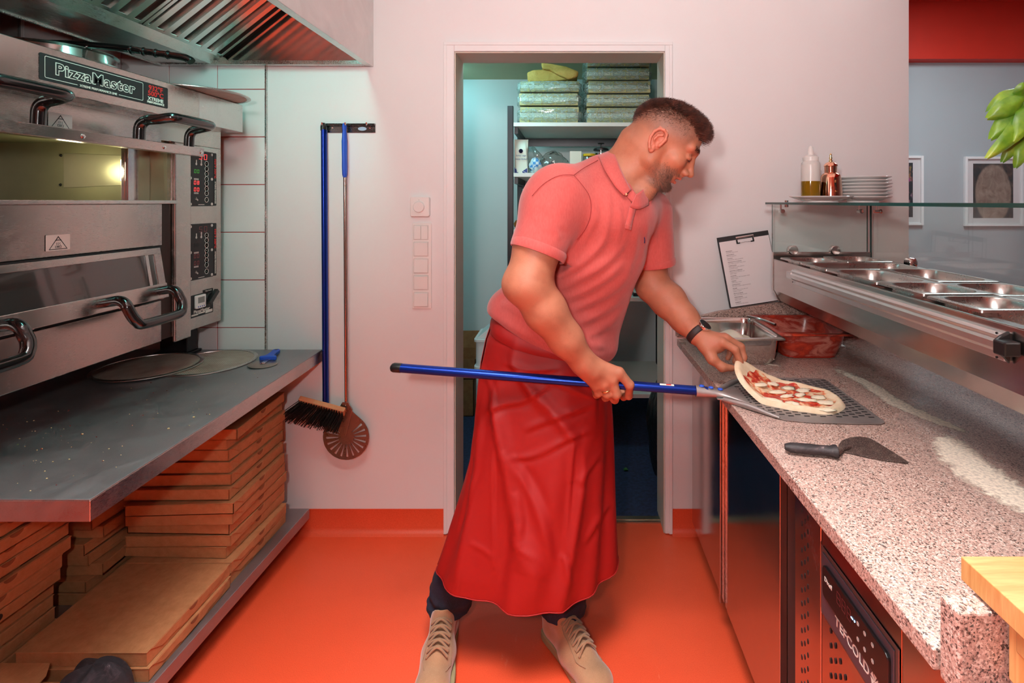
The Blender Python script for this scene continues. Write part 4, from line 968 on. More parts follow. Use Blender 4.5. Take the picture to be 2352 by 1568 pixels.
rail_pan('food_pan', PX0+dep+.001, PX0+2*dep+.002, yn[2]+.004, yn[1]-.002, 'wide back-row steel pan just nearer than the long narrow pan', dz=.002)
rail_pan('food_pan', PX0, PX0+dep, yn[3]+.003, yn[2]-.003, 'square front-row steel pan in the middle of the rail', dz=.002)
rail_pan('food_pan', PX0+dep+.002, PX0+2*dep+.003, yn[3]-.010, yn[2]-.004, 'square back-row steel pan in the middle of the rail with food specks')
rail_pan('food_pan', PX0, PX0+dep, yn[4]+.012, yn[3]-.006, 'empty front-row steel pan nearest the camera')
rail_pan('food_pan', PX0+dep+.002, PX0+2*dep+.003, yn[4]-.03, yn[3]-.016, 'back-row steel pan at the right picture edge')
# ---- glass guard of the rail
def thin_glass(name, tint, refl=1.0, rough=.0):
    t = NT(name); t.n.remove(t.b); out = t.n['Material Output']
    tr_ = t.N('ShaderNodeBsdfTransparent'); tr_.inputs[0].default_value = tint
    gl = t.N('ShaderNodeBsdfGlossy'); gl.inputs['Roughness'].default_value = rough; gl.inputs[0].default_value = (1,1,1,1)
    ge = t.N('ShaderNodeNewGeometry'); dt = t.N('ShaderNodeVectorMath'); dt.operation = 'DOT_PRODUCT'; t.l.new(ge.outputs['Normal'], dt.inputs[0]); t.l.new(ge.outputs['Incoming'], dt.inputs[1])
    fz = t.math('ADD', t.math('MULTIPLY', t.math('POWER', t.math('SUBTRACT', 1.0, t.math('ABSOLUTE', dt.outputs['Value'])), 5.0), .96), .04); mx = t.N('ShaderNodeMixShader')
    t.l.new(t.math('MULTIPLY', fz, refl), mx.inputs[0]); t.l.new(tr_.outputs[0], mx.inputs[1]); t.l.new(gl.outputs[0], mx.inputs[2]); t.l.new(mx.outputs[0], out.inputs[0])
    return t.mat
M_glass = thin_glass('clear_guard_glass', (.93,.97,.955,1), 1.0)
t = NT('green_glass_edge'); t.set(col=(.012,.055,.047,1), rough=.15); M_gedge = t.mat
gg = thing('glass_guard', 'clear glass sneeze guard with glass shelf above the topping rail', 'glass guard', (.98, 1.2, RT))
GT = 1.3905
def pane(nm, x0, x1, y0, y1, z0, z1, edges):
    o = B(x0, x1, y0, y1, z0, z1).build(nm, [M_glass, M_gedge], gg)
    for p_ in o.data.polygons:
        n_ = p_.normal; p_.material_index = 1 if any(abs(n_[a]) > .9 for a in edges) else 0
    return o
pane('shelf_pane', .776, 1.20, .25, 2.04, GT-.008, GT, (0, 1))
pane('end_pane', .790, 1.158, 2.002, 2.010, RT+.027, GT-.0085, (0, 2))
pane('customer_pane', 1.170, 1.178, .25, 2.010, RT+.003, GT-.0085, (1, 2))
def clamp_(x, y, z, dx, dy, half=True):
    m = MB(); m.M = T(x, y, z) @ (RX(PI/2) if dy else RY(PI/2)); m.lathe([(.019,-.012),(.019,.012),(0,.012)], 24) if False else m.lathe([(.0,-.013),(.0165,-.013),(.0185,-.010),(.0185,.010),(.0165,.013),(0,.013)], 24)
    m.build('glass_clamp', M_chrome, gg, smooth=40)
clamp_(.868, 2.004, RT+.034, 0, 1); clamp_(1.03, 2.004, RT+.034, 0, 1); clamp_(1.170, 1.77, RT+.012, 1, 0); clamp_(1.170, .8, RT+.012, 1, 0)
for (x, y, ax) in ((.815, 1.985, 0), (1.115, 1.985, 0), (1.148, 1.93, 1), (1.148, 1.0, 1), (1.12, .985, 0)):
    m = MB(); m.tube([Vector((x, y, GT-.0085)), Vector((x, y, GT-.034))], .0032, 10); m.M = T(x, y, GT-.034) @ (RX(PI/2) if ax == 0 else RY(PI/2)); m.lathe([(0,-.009),(.0062,-.009),(.0062,.012),(.0085,.012),(.0085,.018),(0,.018)], 16); m.build('glass_bracket', M_chrome, gg, smooth=40)
for (x, y) in ((.832, 1.975), (1.105, 1.0)):
    m = MB(); m.M = T(x, y, GT); m.lathe([(.0075,.0003),(.0075,.007),(.006,.008),(0,.008)], 18); m.M = T(x, y, GT-.0083) @ RX(PI); m.lathe([(.0075,0),(.0075,.010),(0,.010)], 18); m.build('point_fixing', M_chrome, gg, smooth=40)
# ---- crockery and bottles on the glass shelf
M_china = plain('white_china', srgb(238,234,232), .12, var=.01, coat=.5)
def plate_prof(R): return [(0,.0035),(R*.55,.0035),(R*.66,.006),(R*.93,.0165),(R*.995,.0195),(R,.0205),(R*.99,.0215),(R*.92,.019),(R*.66,.0095),(R*.55,.0065),(0,.0065)]
def plate(label, x, y, z, R, foot=True):
    m = MB(); m.M = T(x, y, z); m.lathe(plate_prof(R), 48); m.lathe([(R*.50,0),(R*.56,0),(R*.55,.004),(R*.50,.004)], 40, closed=True)
    return m.build('plate', M_china, None, smooth=50, label=label, cat='plate', group='white plates on the glass shelf')
pz = GT+.0005
plate('single white plate carrying the bottles on the glass shelf', .897, 1.84, pz, .104)
names = ['lowest', 'second lowest', 'third from below', 'fourth from below', 'fifth from below', 'sixth from below', 'topmost']
for i in range(7):
    plate('%s white plate of the stack on the glass shelf' % names[i], 1.106+.002*math.sin(i*2), 1.945, pz+i*.0122, .095 if i else .096)
bx, by = (1862-CX)/F*1.82, 1.82; bz = pz+.0075
bt = thing('squeeze_bottle', 'clear plastic squeeze bottle half filled with olive oil on the plate', 'bottle', (bx, by, bz))
t = NT('milky_plastic'); t.set(col=(.93,.90,.86,1), rough=.25, alpha=.45); M_milk = t.mat
m = MB(); m.M = T(bx, by, bz); m.lathe([(.030,0),(.0315,.004),(.0315,.122),(.0300,.130),(.025,.136),(.0235,.140),(.0225,.139),(.028,.128),(.0303,.120),(.0303,.004),(0,.003)], 32); m.build('shell', M_milk, bt, smooth=50)
m = MB(); m.M = T(bx, by, bz); m.lathe([(0,.0015),(.0310,.0020),(.0319,.0050),(.0319,.066),(0,.066)], 32); m.build('olive_oil', NT('olive_oil').set(col=srgb(120,88,10), rough=.1, spec=.6).mat, bt, smooth=50)
m = MB(); m.M = T(bx, by, bz); m.lathe([(.0255,.137),(.0260,.150),(.020,.155),(.011,.158),(.007,.185),(.003,.190),(0,.190)], 28); m.build('nozzle_cap', NT('clear_cap').set(col=(.95,.92,.88,1), rough=.3, alpha=.6).mat, bt, smooth=50)
b2 = thing('sauce_bottle', 'squeeze bottle standing behind the copper oil can', 'bottle', (bx+.035, by+.055, bz))
m = MB(); m.M = T(bx+.035, by+.055, bz); m.lathe([(.026,0),(.027,.004),(.027,.105),(.020,.114),(.018,.128),(0,.129)], 28); m.build('shell', M_milk, b2, smooth=50)
m = MB(); m.M = T(bx+.035, by+.055, bz); m.lathe([(0,.0015),(.0274,.002),(.0274,.06),(0,.06)], 28); m.build('olive_oil', bpy.data.materials['olive_oil'], b2, smooth=50)
ox = (1908-CX)/F*1.825
M_copper = steel('polished_copper', (.92,.50,.34), .09, streak=.02, smudge=.03)
oc = thing('copper_oil_can', 'polished copper oil can with brass finial on the plate', 'oil can', (ox, 1.825, bz))
m = MB(); m.M = T(ox, 1.825, bz); m.lathe([(.037,0),(.0385,.002),(.038,.006),(.0335,.078),(.031,.088),(.024,.094),(.0205,.096),(.0205,.118),(.023,.120),(.022,.124),(.016,.131),(.007,.135),(0,.136)], 40); m.build('body', M_copper, oc, smooth=50)
M_brass = steel('brass', (.82,.60,.28), .14, streak=.02)
m = MB(); m.M = T(ox, 1.825, bz); m.lathe([(.006,.134),(.0065,.138),(.004,.142),(.0055,.148),(.0035,.153),(.0045,.157),(.002,.164),(0,.165)], 18); m.build('finial', M_brass, oc, smooth=50)
m = MB(); m.box(ox-.004, ox+.004, 1.825-.0405, 1.825-.036, bz+.028, bz+.034); m.box(ox-.003, ox+.003, 1.825-.037, 1.825-.034, bz+.060, bz+.070); m.build('catch', M_brass, oc, bevel=.001)
# ---- clipboard leaning on the upstand
A = P(1648,546,2.15); Bq = P(1766,528,2.15); Cq = P(1676,707,2.115); ux = (Bq-A); uy = (A-Cq)
CBM = frame(Cq, ux, uy); cw = ux.length; chh = uy.length
cb = thing('clipboard', 'black clipboard with printed recipe sheet leaning against the rear wall', 'clipboard', tuple(Cq))
m = MB(); m.M = CBM; m.box(0, cw, 0, chh, -.003, 0); m.build('board', M_matblack, cb, bevel=.001)
M_paper = plain('white_paper', srgb(236,228,228), .7, var=.01)
m = MB(); m.M = CBM; m.grid(lambda u, v: (.006+(cw-.008)*u, .002+(chh-.022)*v, .0012+.002*math.sin(PI*u)*(1-v)), 10, 10); pp_ = m.build('recipe_sheet', M_paper, cb, smooth=179)
m = MB(); m.M = CBM @ T(cw*.52, chh-.022, .002); cl_w = .037
m.tube([(-cl_w,.010,.004),(cl_w,.010,.004)], .0045, 10); m.tube(smooth_path([Vector((-cl_w+.002,.008,.004)), Vector((-cl_w+.003,-.012,.003)), Vector((-.012,-.012,.003)), Vector((0,-.0105,.003)), Vector((.012,-.012,.003)), Vector((cl_w-.003,-.012,.003)), Vector((cl_w-.002,.008,.004))], 4), .0012, 6); m.build('clip', M_chrome, cb, smooth=60)
for s_ in (-1, 1):
    m = MB(); m.M = CBM @ T(cw*.52, chh-.022, .002); m.box(s_*cl_w*.92-.003, s_*cl_w*.92+.003, -.015, .002, .001, .006); m.box(min(s_*cl_w*.92, s_*cl_w*.6), max(s_*cl_w*.92, s_*cl_w*.6), -.015, -.010, .001, .006); m.build('clip_grip', M_black, cb, bevel=.001)
M_ink = plain('grey_ink', srgb(120,104,106), .7)
y_ = chh-.062
rt_ = random.Random(2)
words_ = ['tomatikaste', 'mozzarella', 'oregano', 'basiilik', 'pepperoni', 'seened', 'parmesan', 'kapparid', 'oliivid', 'ricotta', 'sink', 'sibul', 'rukola']
for hd_, nl in (('MARINARA',1),('MARGHERITA',1),('DIAVOLA',1),('PROSCIUTTO E FUNGHI',1),('CAPRICCIOSA',2),('QUATTRO FORMAGGI',2),('CALZONE',2),('TONNO',1),('NAPOLETANA',1),('SALAMI',2),('FRUTTI DI MARE',1),('VEGETARIANA',2),('BAMBINO',1)):
    text('recipe_heading', hd_, .0052, M_ink, pp_, CBM @ T(.026, y_, .0034), extrude=.00005, align='LEFT', bold=.0001)
    for k in range(nl):
        y_ -= .0058
        n_ = rt_.choice((3,4,5)) if k == 0 else 2
        text('recipe_line', ', '.join(rt_.sample(words_, n_)), .0046, M_ink, pp_, CBM @ T(.026, y_, .0034), extrude=.00003, align='LEFT')
    y_ -= .0092
# ---- dining room: framed pictures and basil
def picture(label, x0, x1, y0, y1, Y, fn):
    a = P(x0, y0, Y); b = P(x1, y1, Y)
    f_ = thing('framed_picture', label, 'picture', ((a.x+b.x)/2, Y, b.z), group='framed prints on the dining room wall')
    w_ = b.x-a.x; h_ = a.z-b.z; m = MB(); e = .022
    for q in ((a.x, a.x+e, b.z, a.z), (b.x-e, b.x, b.z, a.z), (a.x+e, b.x-e, b.z, b.z+e), (a.x+e, b.x-e, a.z-e, a.z)): m.box(q[0], q[1], Y-.03, Y, q[2], q[3])
    m.build('frame', M_frame, f_, bevel=.003)
    B(a.x+e, b.x-e, Y-.012, Y-.004, b.z+e, a.z-e).build('mount', M_paper, f_)
    fn(f_, a, b, Y)
    B(a.x+e, b.x-e, Y-.020, Y-.0185, b.z+e, a.z-e).build('pane', thin_glass('picture_glass', (.97,.97,.97,1), .8), f_)
def pic1(f_, a, b, Y):
    t = NT('dough_photo_print'); c = t.co((1,1,1)); g = t.N('ShaderNodeTexGradient'); g.gradient_type = 'SPHERICAL'
    mp = t.N('ShaderNodeMapping'); tc = t.N('ShaderNodeTexCoord'); mp.inputs['Location'].default_value = (-1.05,0,-.78); mp.inputs['Scale'].default_value = (2.1,1,1.75)
    tc2 = tc.outputs['Generated']; t.l.new(tc2, mp.inputs['Vector']); t.l.new(mp.outputs[0], g.inputs[0])
    n = t.noise(6, tc2, 5, .6, .6)
    cc = t.mix(t.ramp(n, [(.4, srgb(26,24,26)), (.6, srgb(74,52,44)), (.72, srgb(120,86,70))]), t.ramp(n, [(.3, srgb(120,92,78)), (.7, srgb(176,150,132))]), t.maprange(g.outputs[1], .02, .10, 0, 1))
    t.set(col=cc, rough=.4); B(a.x+.078, b.x-.078, Y-.0125, Y-.0115, b.z+.07, a.z-.06).build('print', t.mat, f_)
def pic2(f_, a, b, Y):
    t = NT('dark_photo_print'); n = t.voro(9, t.co(out='Generated'), 'F1', 'Color'); t.set(col=t.mix(srgb(24,26,34), t.mix(srgb(150,40,30), n, .3), t.maprange(t.noise(8, t.co(out='Generated')), .5, .6, 0, 1)), rough=.4)
    B(a.x+.06, b.x-.085, Y-.0125, Y-.0115, b.z+.07, a.z-.06).build('print', t.mat, f_)
picture('white framed print showing pale dough held by hands on the far dining wall', 2212, 2345, 360, 519, 4.499, pic1)
picture('white framed dark print half hidden behind the wall corner', 2000, 2117, 358, 517, 4.499, pic2)
bs = thing('basil_plant', 'fresh green basil plant at the right picture edge', 'plant', (.90, .93, GT))
t = NT('basil_leaf'); n = t.noise(26, t.co(), 4); t.set(col=t.ramp(n, [(.3, srgb(52,98,18)), (.55, srgb(104,140,32)), (.75, srgb(150,164,56))]), rough=.4, sss=.08); M_basil = t.mat
m = MB(); bc = Vector((.915, .93, GT)); m.M = T(*bc); m.lathe([(.035,.0005),(.050,.10),(.053,.104),(.050,.106),(.046,.10),(0,.095)], 28); m.build('pot', M_white, bs, smooth=45)
def leaf(bp, tipd, up, ln, wd, cup):
    tipd = Vector(tipd).normalized(); side = tipd.cross(Vector(up)).normalized(); nn = side.cross(tipd)
    m = MB()
    def fn(u, v):
        w_ = wd*math.sin(PI*min(.985, v*.96+.03))**.55*(1-.18*v); s_ = (u-.5)*2
        return bp + tipd*ln*v + side*w_*s_*.5 + nn*(cup*(s_*s_-.4)*w_*.8 - .22*ln*v*v + .10*ln*math.sin(PI*v) + .05*wd*math.sin(8*v+3*abs(s_)))
    m.grid(fn, 9, 11); return m
rl_ = random.Random(5)
lv = [((2352,205),(2283,240),.05),((2350,225),(2285,265),.05),((2345,240),(2292,300),.05),((2352,262),(2300,345),.045),((2340,262),(2308,318),.04),((2352,285),(2318,355),.04),((2352,190),(2330,230),.03),((2370,230),(2345,300),.05),((2380,200),(2420,260),.06),((2390,260),(2440,330),.05),((2360,300),(2345,370),.04)]
for (b_, t_, wd) in lv:
    bp = P(b_[0], b_[1], .93+rl_.uniform(-.02,.02)); so_ = bc+Vector((rl_.uniform(-.025,.01), rl_.uniform(-.02,.02), .094)); m = MB(); m.tube(smooth_path([so_, so_.lerp(bp, .5)+Vector((.012,0,.035)), bp], 5), [.0019]*11, 6); m.build('stem', M_basil, bs, smooth=60)
    tp_ = P(t_[0], t_[1], .93+rl_.uniform(-.05,.0)); m = leaf(bp, tp_-bp, (rl_.uniform(-.4,.2),-.85,rl_.uniform(.1,.8)), (tp_-bp).length*1.08, wd*.72, -.30); o = m.build('leaf', M_basil, bs, smooth=179)
# ================================================================== store room contents
YF, YB = 2.90, 3.50
SX0 = (1172-CX)/F*YF; SX1 = SX0+.93
M_board = plain('white_shelf_board', srgb(224,222,214), .5, var=.02)
su = thing('storage_shelf', 'black metal storage shelf with white boards in the store room', 'shelf', ((SX0+SX1)/2, 3.2, 0))
for x in (SX0, SX1):
    for y in (YF+.015, YB-.02):
        m = MB(); m.box(x-.016, x+.016, y-.016, y+.016, 0.001, 1.93); m.build('post', M_blackmetal, su, bevel=.002)
zs_ = []
for py in (281, 397, 527, 683, 905):
    zt = EYE-(py-CY)/F*YF; zs_.append(zt)
    m = MB(); m.box(SX0+.018, SX1-.018, YF, YB, zt-.022, zt); m.build('shelf_board', M_board, su, bevel=.001)
    m = MB(); m.box(SX0+.017, SX1-.017, YB-.045, YB-.03, zt-.075, zt-.023); m.build('rear_beam', M_blackmetal, su)
    for x in (SX0+.03, SX1-.03): B(x-.01, x+.01, YF+.03, YB-.03, zt-.06, zt-.023).build('side_beam', M_blackmetal, su)
z1_, z2_, z3_, z4_, z5_ = zs_
m = MB(); m.tube([(SX0+.02, YB-.04, z3_-.02), (SX0+.5, YB-.04, z2_-.05)], .006, 8); m.build('brace', M_steel, su)
m = MB(); m.box(SX1-.012, SX1-.004, YF+.03, YB-.03, .75, .86); m.build('side_plate', M_board, su)
# shrink-wrapped bundles of flat boxes on the top board
t = NT('crinkled_shrink_wrap'); c = t.co(); n = t.noise(24, t.co((1,1,2.4), rot=(0,.5,0)), 5, .6, 2.2); n2 = t.noise(70, t.co((1,1,.6), rot=(0,.9,0)), 3, .6, 1.5)
fac = t.maprange(n, .42, .60, .14, .72); tr_ = t.N('ShaderNodeBsdfTransparent'); tr_.inputs[0].default_value = (.90,.95,.92,1)
mx = t.N('ShaderNodeMixShader'); t.set(col=srgb(200,214,208), rough=.12, spec=.8, coat=.6); t.bump(t.math('ADD', n, n2), .9, .012)
t.l.new(fac, mx.inputs[0]); t.l.new(tr_.outputs[0], mx.inputs[1]); t.l.new(t.b.outputs[0], mx.inputs[2]); t.l.new(mx.outputs[0], t.n['Material Output'].inputs[0]); M_wrap = t.mat
M_bale = card('greyish_flat_boxes', srgb(168,156,112), srgb(192,180,134))
M_bale2 = card('white_lid_boxes', srgb(206,206,190), srgb(222,220,204))
M_strap = plain('yellow_strap', srgb(214,190,96), .5)
def bundle(label, x0, x1, z0, z1, y0, y1, seed):
    r = random.Random(seed); b = thing('wrapped_box_bundle', label, 'box bundle', ((x0+x1)/2, (y0+y1)/2, z0), group='shrink-wrapped box bundles on the top shelf')
    nl = 3; e = .022
    for k in range(nl):
        za = z0+.004+(z1-z0-.008)*k/nl; zb = z0+.004+(z1-z0-.008)*(k+1)/nl-.0015
        dx = r.uniform(-.006,.006); B(x0+e+dx, x1-e+dx, y0+.02+r.uniform(-.006,.006), y1-.02, za, zb).build('flat_box', M_bale if k % 2 == 0 else M_bale2, b, bevel=.001)
    for k in range(4):
        xs_ = x0+e+(x1-x0-2*e)*(.18+.21*k)+r.uniform(-.012,.012); m = MB(); m.tube([(xs_, y0+.0125, z0+.005), (xs_+r.uniform(-.004,.004), y0+.0115, (z0+z1)/2), (xs_+r.uniform(-.006,.006), y0+.0125, z1-.005)], .0016, 4); m.build('strap', M_strap, b)
    m = MB(); cx_, cy_, cz_ = (x0+x1)/2, (y0+y1)/2, (z0+z1)/2
    def wf(u, v):
        a = 2*PI*u; ph = (v-.5)*PI*.999; ca, sa = math.cos(a), math.sin(a); cp_, sp2 = math.cos(ph), math.sin(ph)
        sg = lambda q, p_: math.copysign(abs(q)**p_, q)
        x = cx_+(x1-x0)/2*sg(ca, .30)*sg(cp_, .28); y = cy_+(y1-y0)/2*sg(sa, .30)*sg(cp_, .28); z = cz_+(z1-z0)/2*sg(sp2, .45)
        w_ = .006*math.sin(9*a+6*v+seed)*math.sin(11*v*3+seed)
        return (x+w_*ca, y+w_*sa, max(z0+.0008, z))
    m.grid(wf, 56, 20, wrap_u=True); m.build('plastic_wrap', M_wrap, b, smooth=179)
k3 = F/YF
def sx(px): return (px-CX)/k3
def sz(py): return EYE-(py-CY)/k3
L0, L1 = sx(1184), sx(1338); R0, R1 = sx(1341), sx(1503)
for i, (a, b_, nm) in enumerate(((278,241,'bottom'),(240.5,209,'middle'),(208.5,180,'top'))):
    bundle('%s shrink-wrapped box bundle of the left stack on the top shelf' % nm, L0, L1, sz(a)+.0006 if i else z1_+.0008, sz(b_), YF+.02, YF+.44, 3+i)
for i, (a, b_, nm) in enumerate(((278,243,'bottom'),(242.5,212,'second lowest'),(211.5,181,'third lowest'),(180.5,150,'fourth lowest'),(149.5,122,'topmost'))):
    bundle('%s shrink-wrapped box bundle of the right stack on the top shelf' % nm, R0, R1, sz(a)+.0006 if i else z1_+.0008, sz(b_), YF+.02, YF+.44, 13+i)
t = NT('crumpled_kraft_paper'); n = t.noise(14, t.co(), 6, .65, .8); t.set(col=t.ramp(n, [(.3, srgb(176,136,58)), (.7, srgb(206,168,92))]), rough=.8).bump(n, .8, .015); M_kraft = t.mat
pb = thing('paper_bag', 'folded yellow-brown paper bag lying on the left wrapped bundles', 'paper bag', (sx(1270), YF+.2, sz(180)))
def bagpart(nm, pts, y0, y1, seed):
    m = MB(); ps = [(sx(a), sz(b_)) for a, b_ in pts]; m.prism(ps, y0, y1, 'y'); return m.build(nm, M_kraft, pb, bevel=.012, seg=3)
bagpart('bag_body', [(1209,179),(1208,158),(1222,152),(1260,150),(1328,168),(1322,172),(1275,178.5),(1240,179.5)], YF+.08, YF+.34, 1)
bagpart('bag_flap', [(1241,137),(1266,140),(1300,146),(1330,158),(1327,171),(1306,177),(1285,168),(1262,155),(1244,152)], YF+.05, YF+.10, 2)
# second board: flour bag, cloth pouch, garlic bag, carton, jar, coffee press
z0 = z2_+.0006
fb = thing('flour_bag', 'upright white paper bag with dark blue base print on the second shelf', 'bag', (sx(1194), YF+.09, z0))
M_fpaper = plain('bag_paper', srgb(226,222,206), .7, var=.04, bump=.2, bscale=30, bdist=.004); M_navy = plain('navy_print', srgb(28,46,110), .6)
fx0, fx1, fzt = sx(1178), sx(1211), sz(316)
m = MB()
def fbag(u, v):
    a = 2*PI*u; sg = lambda q, p_: math.copysign(abs(q)**p_, q); w_ = (fx1-fx0)/2; d_ = .038*(1-.85*max(0, v-.72)/.28)
    return ((fx0+fx1)/2+w_*sg(math.cos(a), .35)*(1-.04*math.sin(PI*v)), YF+.09+d_*sg(math.sin(a), .4)+.004*math.sin(7*v+5*a), z0+(fzt-z0)*v+.006*math.sin(a)*max(0, v-.8))
m.grid(fbag, 32, 22, wrap_u=True); fo = m.build('bag_shell', M_fpaper, fb, smooth=60)
fy = YF+.0505
m = MB(); m.prism([(fx0+.004, z0+.001), (fx1-.004, z0+.001), (fx1-.004, z0+.030), ((fx0+fx1)/2+.006, z0+.010), (fx0+.004, z0+.034)], fy-.0012, fy, 'y'); m.build('blue_print', M_navy, fb)
for k in range(2): m = MB(); m.prism([(fx0+.006+.03*k, z0+.030-.01*k), (fx0+.009+.03*k, z0+.030-.01*k), (fx0+.045+.03*k, z0+.002), (fx0+.041+.03*k, z0+.002)], fy-.0020, fy-.0012, 'y'); m.build('print_line', M_whiteprint, fb)
FT = frame(((fx0+fx1)/2, fy-.0008, z0+.105), (1,0,0), (0,0,1))
m = MB(); m.M = FT @ T(0, .022, 0); m.lathe([(.012,0),(.012,.0003),(.0108,.0003),(.0108,0)], 20); m.build('crest', M_navy, fb)
text('bag_print', 'AA', .010, M_navy, fb, FT @ T(0, .022, 0)); text('bag_print', 'Suhkur valge', .0125, M_navy, fb, FT @ T(0, -.004, 0), sx=.9, shear=.2); text('bag_print', 'Сахар белый', .0125, M_navy, fb, FT @ T(0, -.024, 0), sx=.9, shear=.2)
t = NT('blue_check_pouch'); ck = t.N('ShaderNodeTexChecker'); ck.inputs['Scale'].default_value = 60; ck.inputs[1].default_value = srgb(206,216,220); ck.inputs[2].default_value = srgb(60,130,190); t.l.new(t.co(), ck.inputs[0]); t.set(col=t.mix(ck.outputs[0], srgb(206,214,214), t.maprange(t.noise(14, t.co()), .45, .55, 0, 1)), rough=.4); M_pouch = t.mat
def blobby(m, c, rx, ry, rz, seed, amp=.12, nu=28, nv=16, floor=None):
    r = random.Random(seed); ph = [(r.randint(2,5), r.randint(1,4), r.uniform(0,6)) for _ in range(5)]
    def fn(u, v):
        a = 2*PI*u; b_ = (v-.5)*PI*.998; k = 1+amp*sum(math.sin(p*a+q*b_*2+s) for p, q, s in ph)/3
        z = c[2]+rz*math.sin(b_)*k
        return (c[0]+rx*math.cos(b_)*math.cos(a)*k, c[1]+ry*math.cos(b_)*math.sin(a)*k, max(z, floor) if floor is not None else z)
    m.grid(fn, nu, nv, wrap_u=True); return m
blobby(MB(), (sx(1228.5), YF+.08, z0+.042), .036, .032, .046, 3, .2, floor=z0).build('cloth_pouch', M_pouch, None, smooth=179, label='small blue checked pouch beside the white paper bag', cat='pouch')
gb = thing('garlic_bag', 'thin clear plastic bag of garlic bulbs on the second shelf', 'bag', (sx(1268), YF+.1, z0))
M_garlic = plain('garlic_skin', srgb(206,190,168), .6, var=.2, vscale=60); M_garlicp = plain('purple_garlic_skin', srgb(120,86,90), .6, var=.3, vscale=80)
for (px, py, r_, mt) in ((1252,395,.020,M_garlic),(1266,380,.026,M_garlicp),(1280,393,.022,M_garlic),(1243,392,.016,M_garlic),(1296,390,.022,M_garlicp)):
    m = MB(); m.M = T(sx(px), YF+.10+rl_.uniform(-.02,.03), max(sz(py), z0+r_)); blobby(m, (0,0,0), r_, r_, r_*.9, px, .06); m.tube([(0,0,r_*.7), (.002,0,r_*1.3)], [.005,.002], 6); m.build('garlic_bulb', mt, gb, smooth=179)
M_film = thin_glass('thin_plastic_film', (.80,.82,.80,1), 1.6, .12)
m = blobby(MB(), (sx(1270), YF+.1, z0+.058), .075, .07, .066, 9, .16, floor=z0+.0005); m.tube([Vector((sx(1240), YF+.1, z0+.07)), Vector((sx(1220), YF+.1, z0+.155))], [.03,.010], 12); m.build('film', M_film, gb, smooth=179)
cx0, cx1 = sx(1309), sx(1336); ct = thing('small_carton', 'small white carton with green side on the second shelf', 'carton', ((cx0+cx1)/2, YF+.08, z0))
m = MB(); m.box(cx0, cx1, YF+.05, YF+.12, z0, sz(345)); m.build('carton_body', M_fpaper, ct, bevel=.001)
B(cx1, cx1+.0012, YF+.051, YF+.119, z0+.001, sz(345)-.001).build('green_panel', plain('green_print', srgb(110,160,50), .5), ct)
jr = thing('glass_jar', 'glass jar with yellow lid on the second shelf', 'jar', (sx(1355), YF+.07, z0)); m = MB(); m.M = T(sx(1355), YF+.07, z0); m.lathe([(.034,0),(.036,.01),(.036,.092),(.030,.10),(0,.10)], 24); m.build('glass', M_film, jr, smooth=45)
m = MB(); m.M = T(sx(1355), YF+.07, z0); m.lathe([(.0365,.098),(.0375,.10),(.0375,.110),(.035,.112),(0,.112)], 28); m.build('lid', plain('yellow_lid', srgb(214,180,30), .4), jr, smooth=40)
m = MB(); m.M = T(sx(1355), YF+.07, z0); m.lathe([(0,.003),(.034,.004),(.034,.07),(0,.07)], 24); m.build('filling', M_navy, jr, smooth=45)
fp = thing('coffee_press', 'glass coffee press with black lid and plunger knob on the second shelf', 'coffee press', (sx(1383), YF+.10, z0)); FPM = T(sx(1383), YF+.10, z0)
m = MB(); m.M = FPM; m.lathe([(.036,0),(.038,.004),(.038,.135)], 28); m.build('beaker', thin_glass('press_glass', (.86,.9,.9,1), 1.3), fp, smooth=50)
m = MB(); m.M = FPM; m.lathe([(.044,.133),(.045,.137),(.044,.143),(.036,.148),(.004,.150),(.004,.170),(.018,.172),(.020,.175),(.018,.178),(0,.179)], 28); m.build('lid', M_black, fp, smooth=40)
m = MB(); m.M = FPM; m.lathe([(.0395,.118),(.0395,.112),(.0385,.112),(.0385,.118)], 28, closed=True); m.lathe([(0,.105),(.036,.105),(.036,.110),(0,.110)], 28); m.lathe([(.003,.10),(.003,.15)], 8); m.build('frame_ring', M_chrome, fp, smooth=40)
# third board
blobby(MB(), (sx(1188), YF+.10, z3_+.026), .030, .04, .026, 21, .12, floor=z3_+.0006).build('bread_roll', plain('crusty_brown', srgb(176,110,40), .7, var=.3, vscale=30), None, smooth=179, label='small brown bread roll on the third shelf by the post', cat='bread')
# fourth board: books and a red case
bk = z4_+.0006
for (a, b_, h0, h1, mt, lb) in ((1456,1486,0,.018,M_blackmetal,'thin black book lying on the fourth shelf'),(1458,1499,.019,.026,M_board,'pale pad lying on top of the dark book on the fourth shelf')):
    B(sx(a), sx(b_), YF+.03, YF+.25, bk+h0, bk+h1).build('book', mt, None, bevel=.002, label=lb, cat='book')
B(sx(1487), sx(1505), YF+.02, YF+.20, bk, bk+.019).build('red_case', plain('red_case_plastic', srgb(170,36,30), .4), None, bevel=.003, label='flat red case lying on the fourth shelf at the door edge', cat='case')
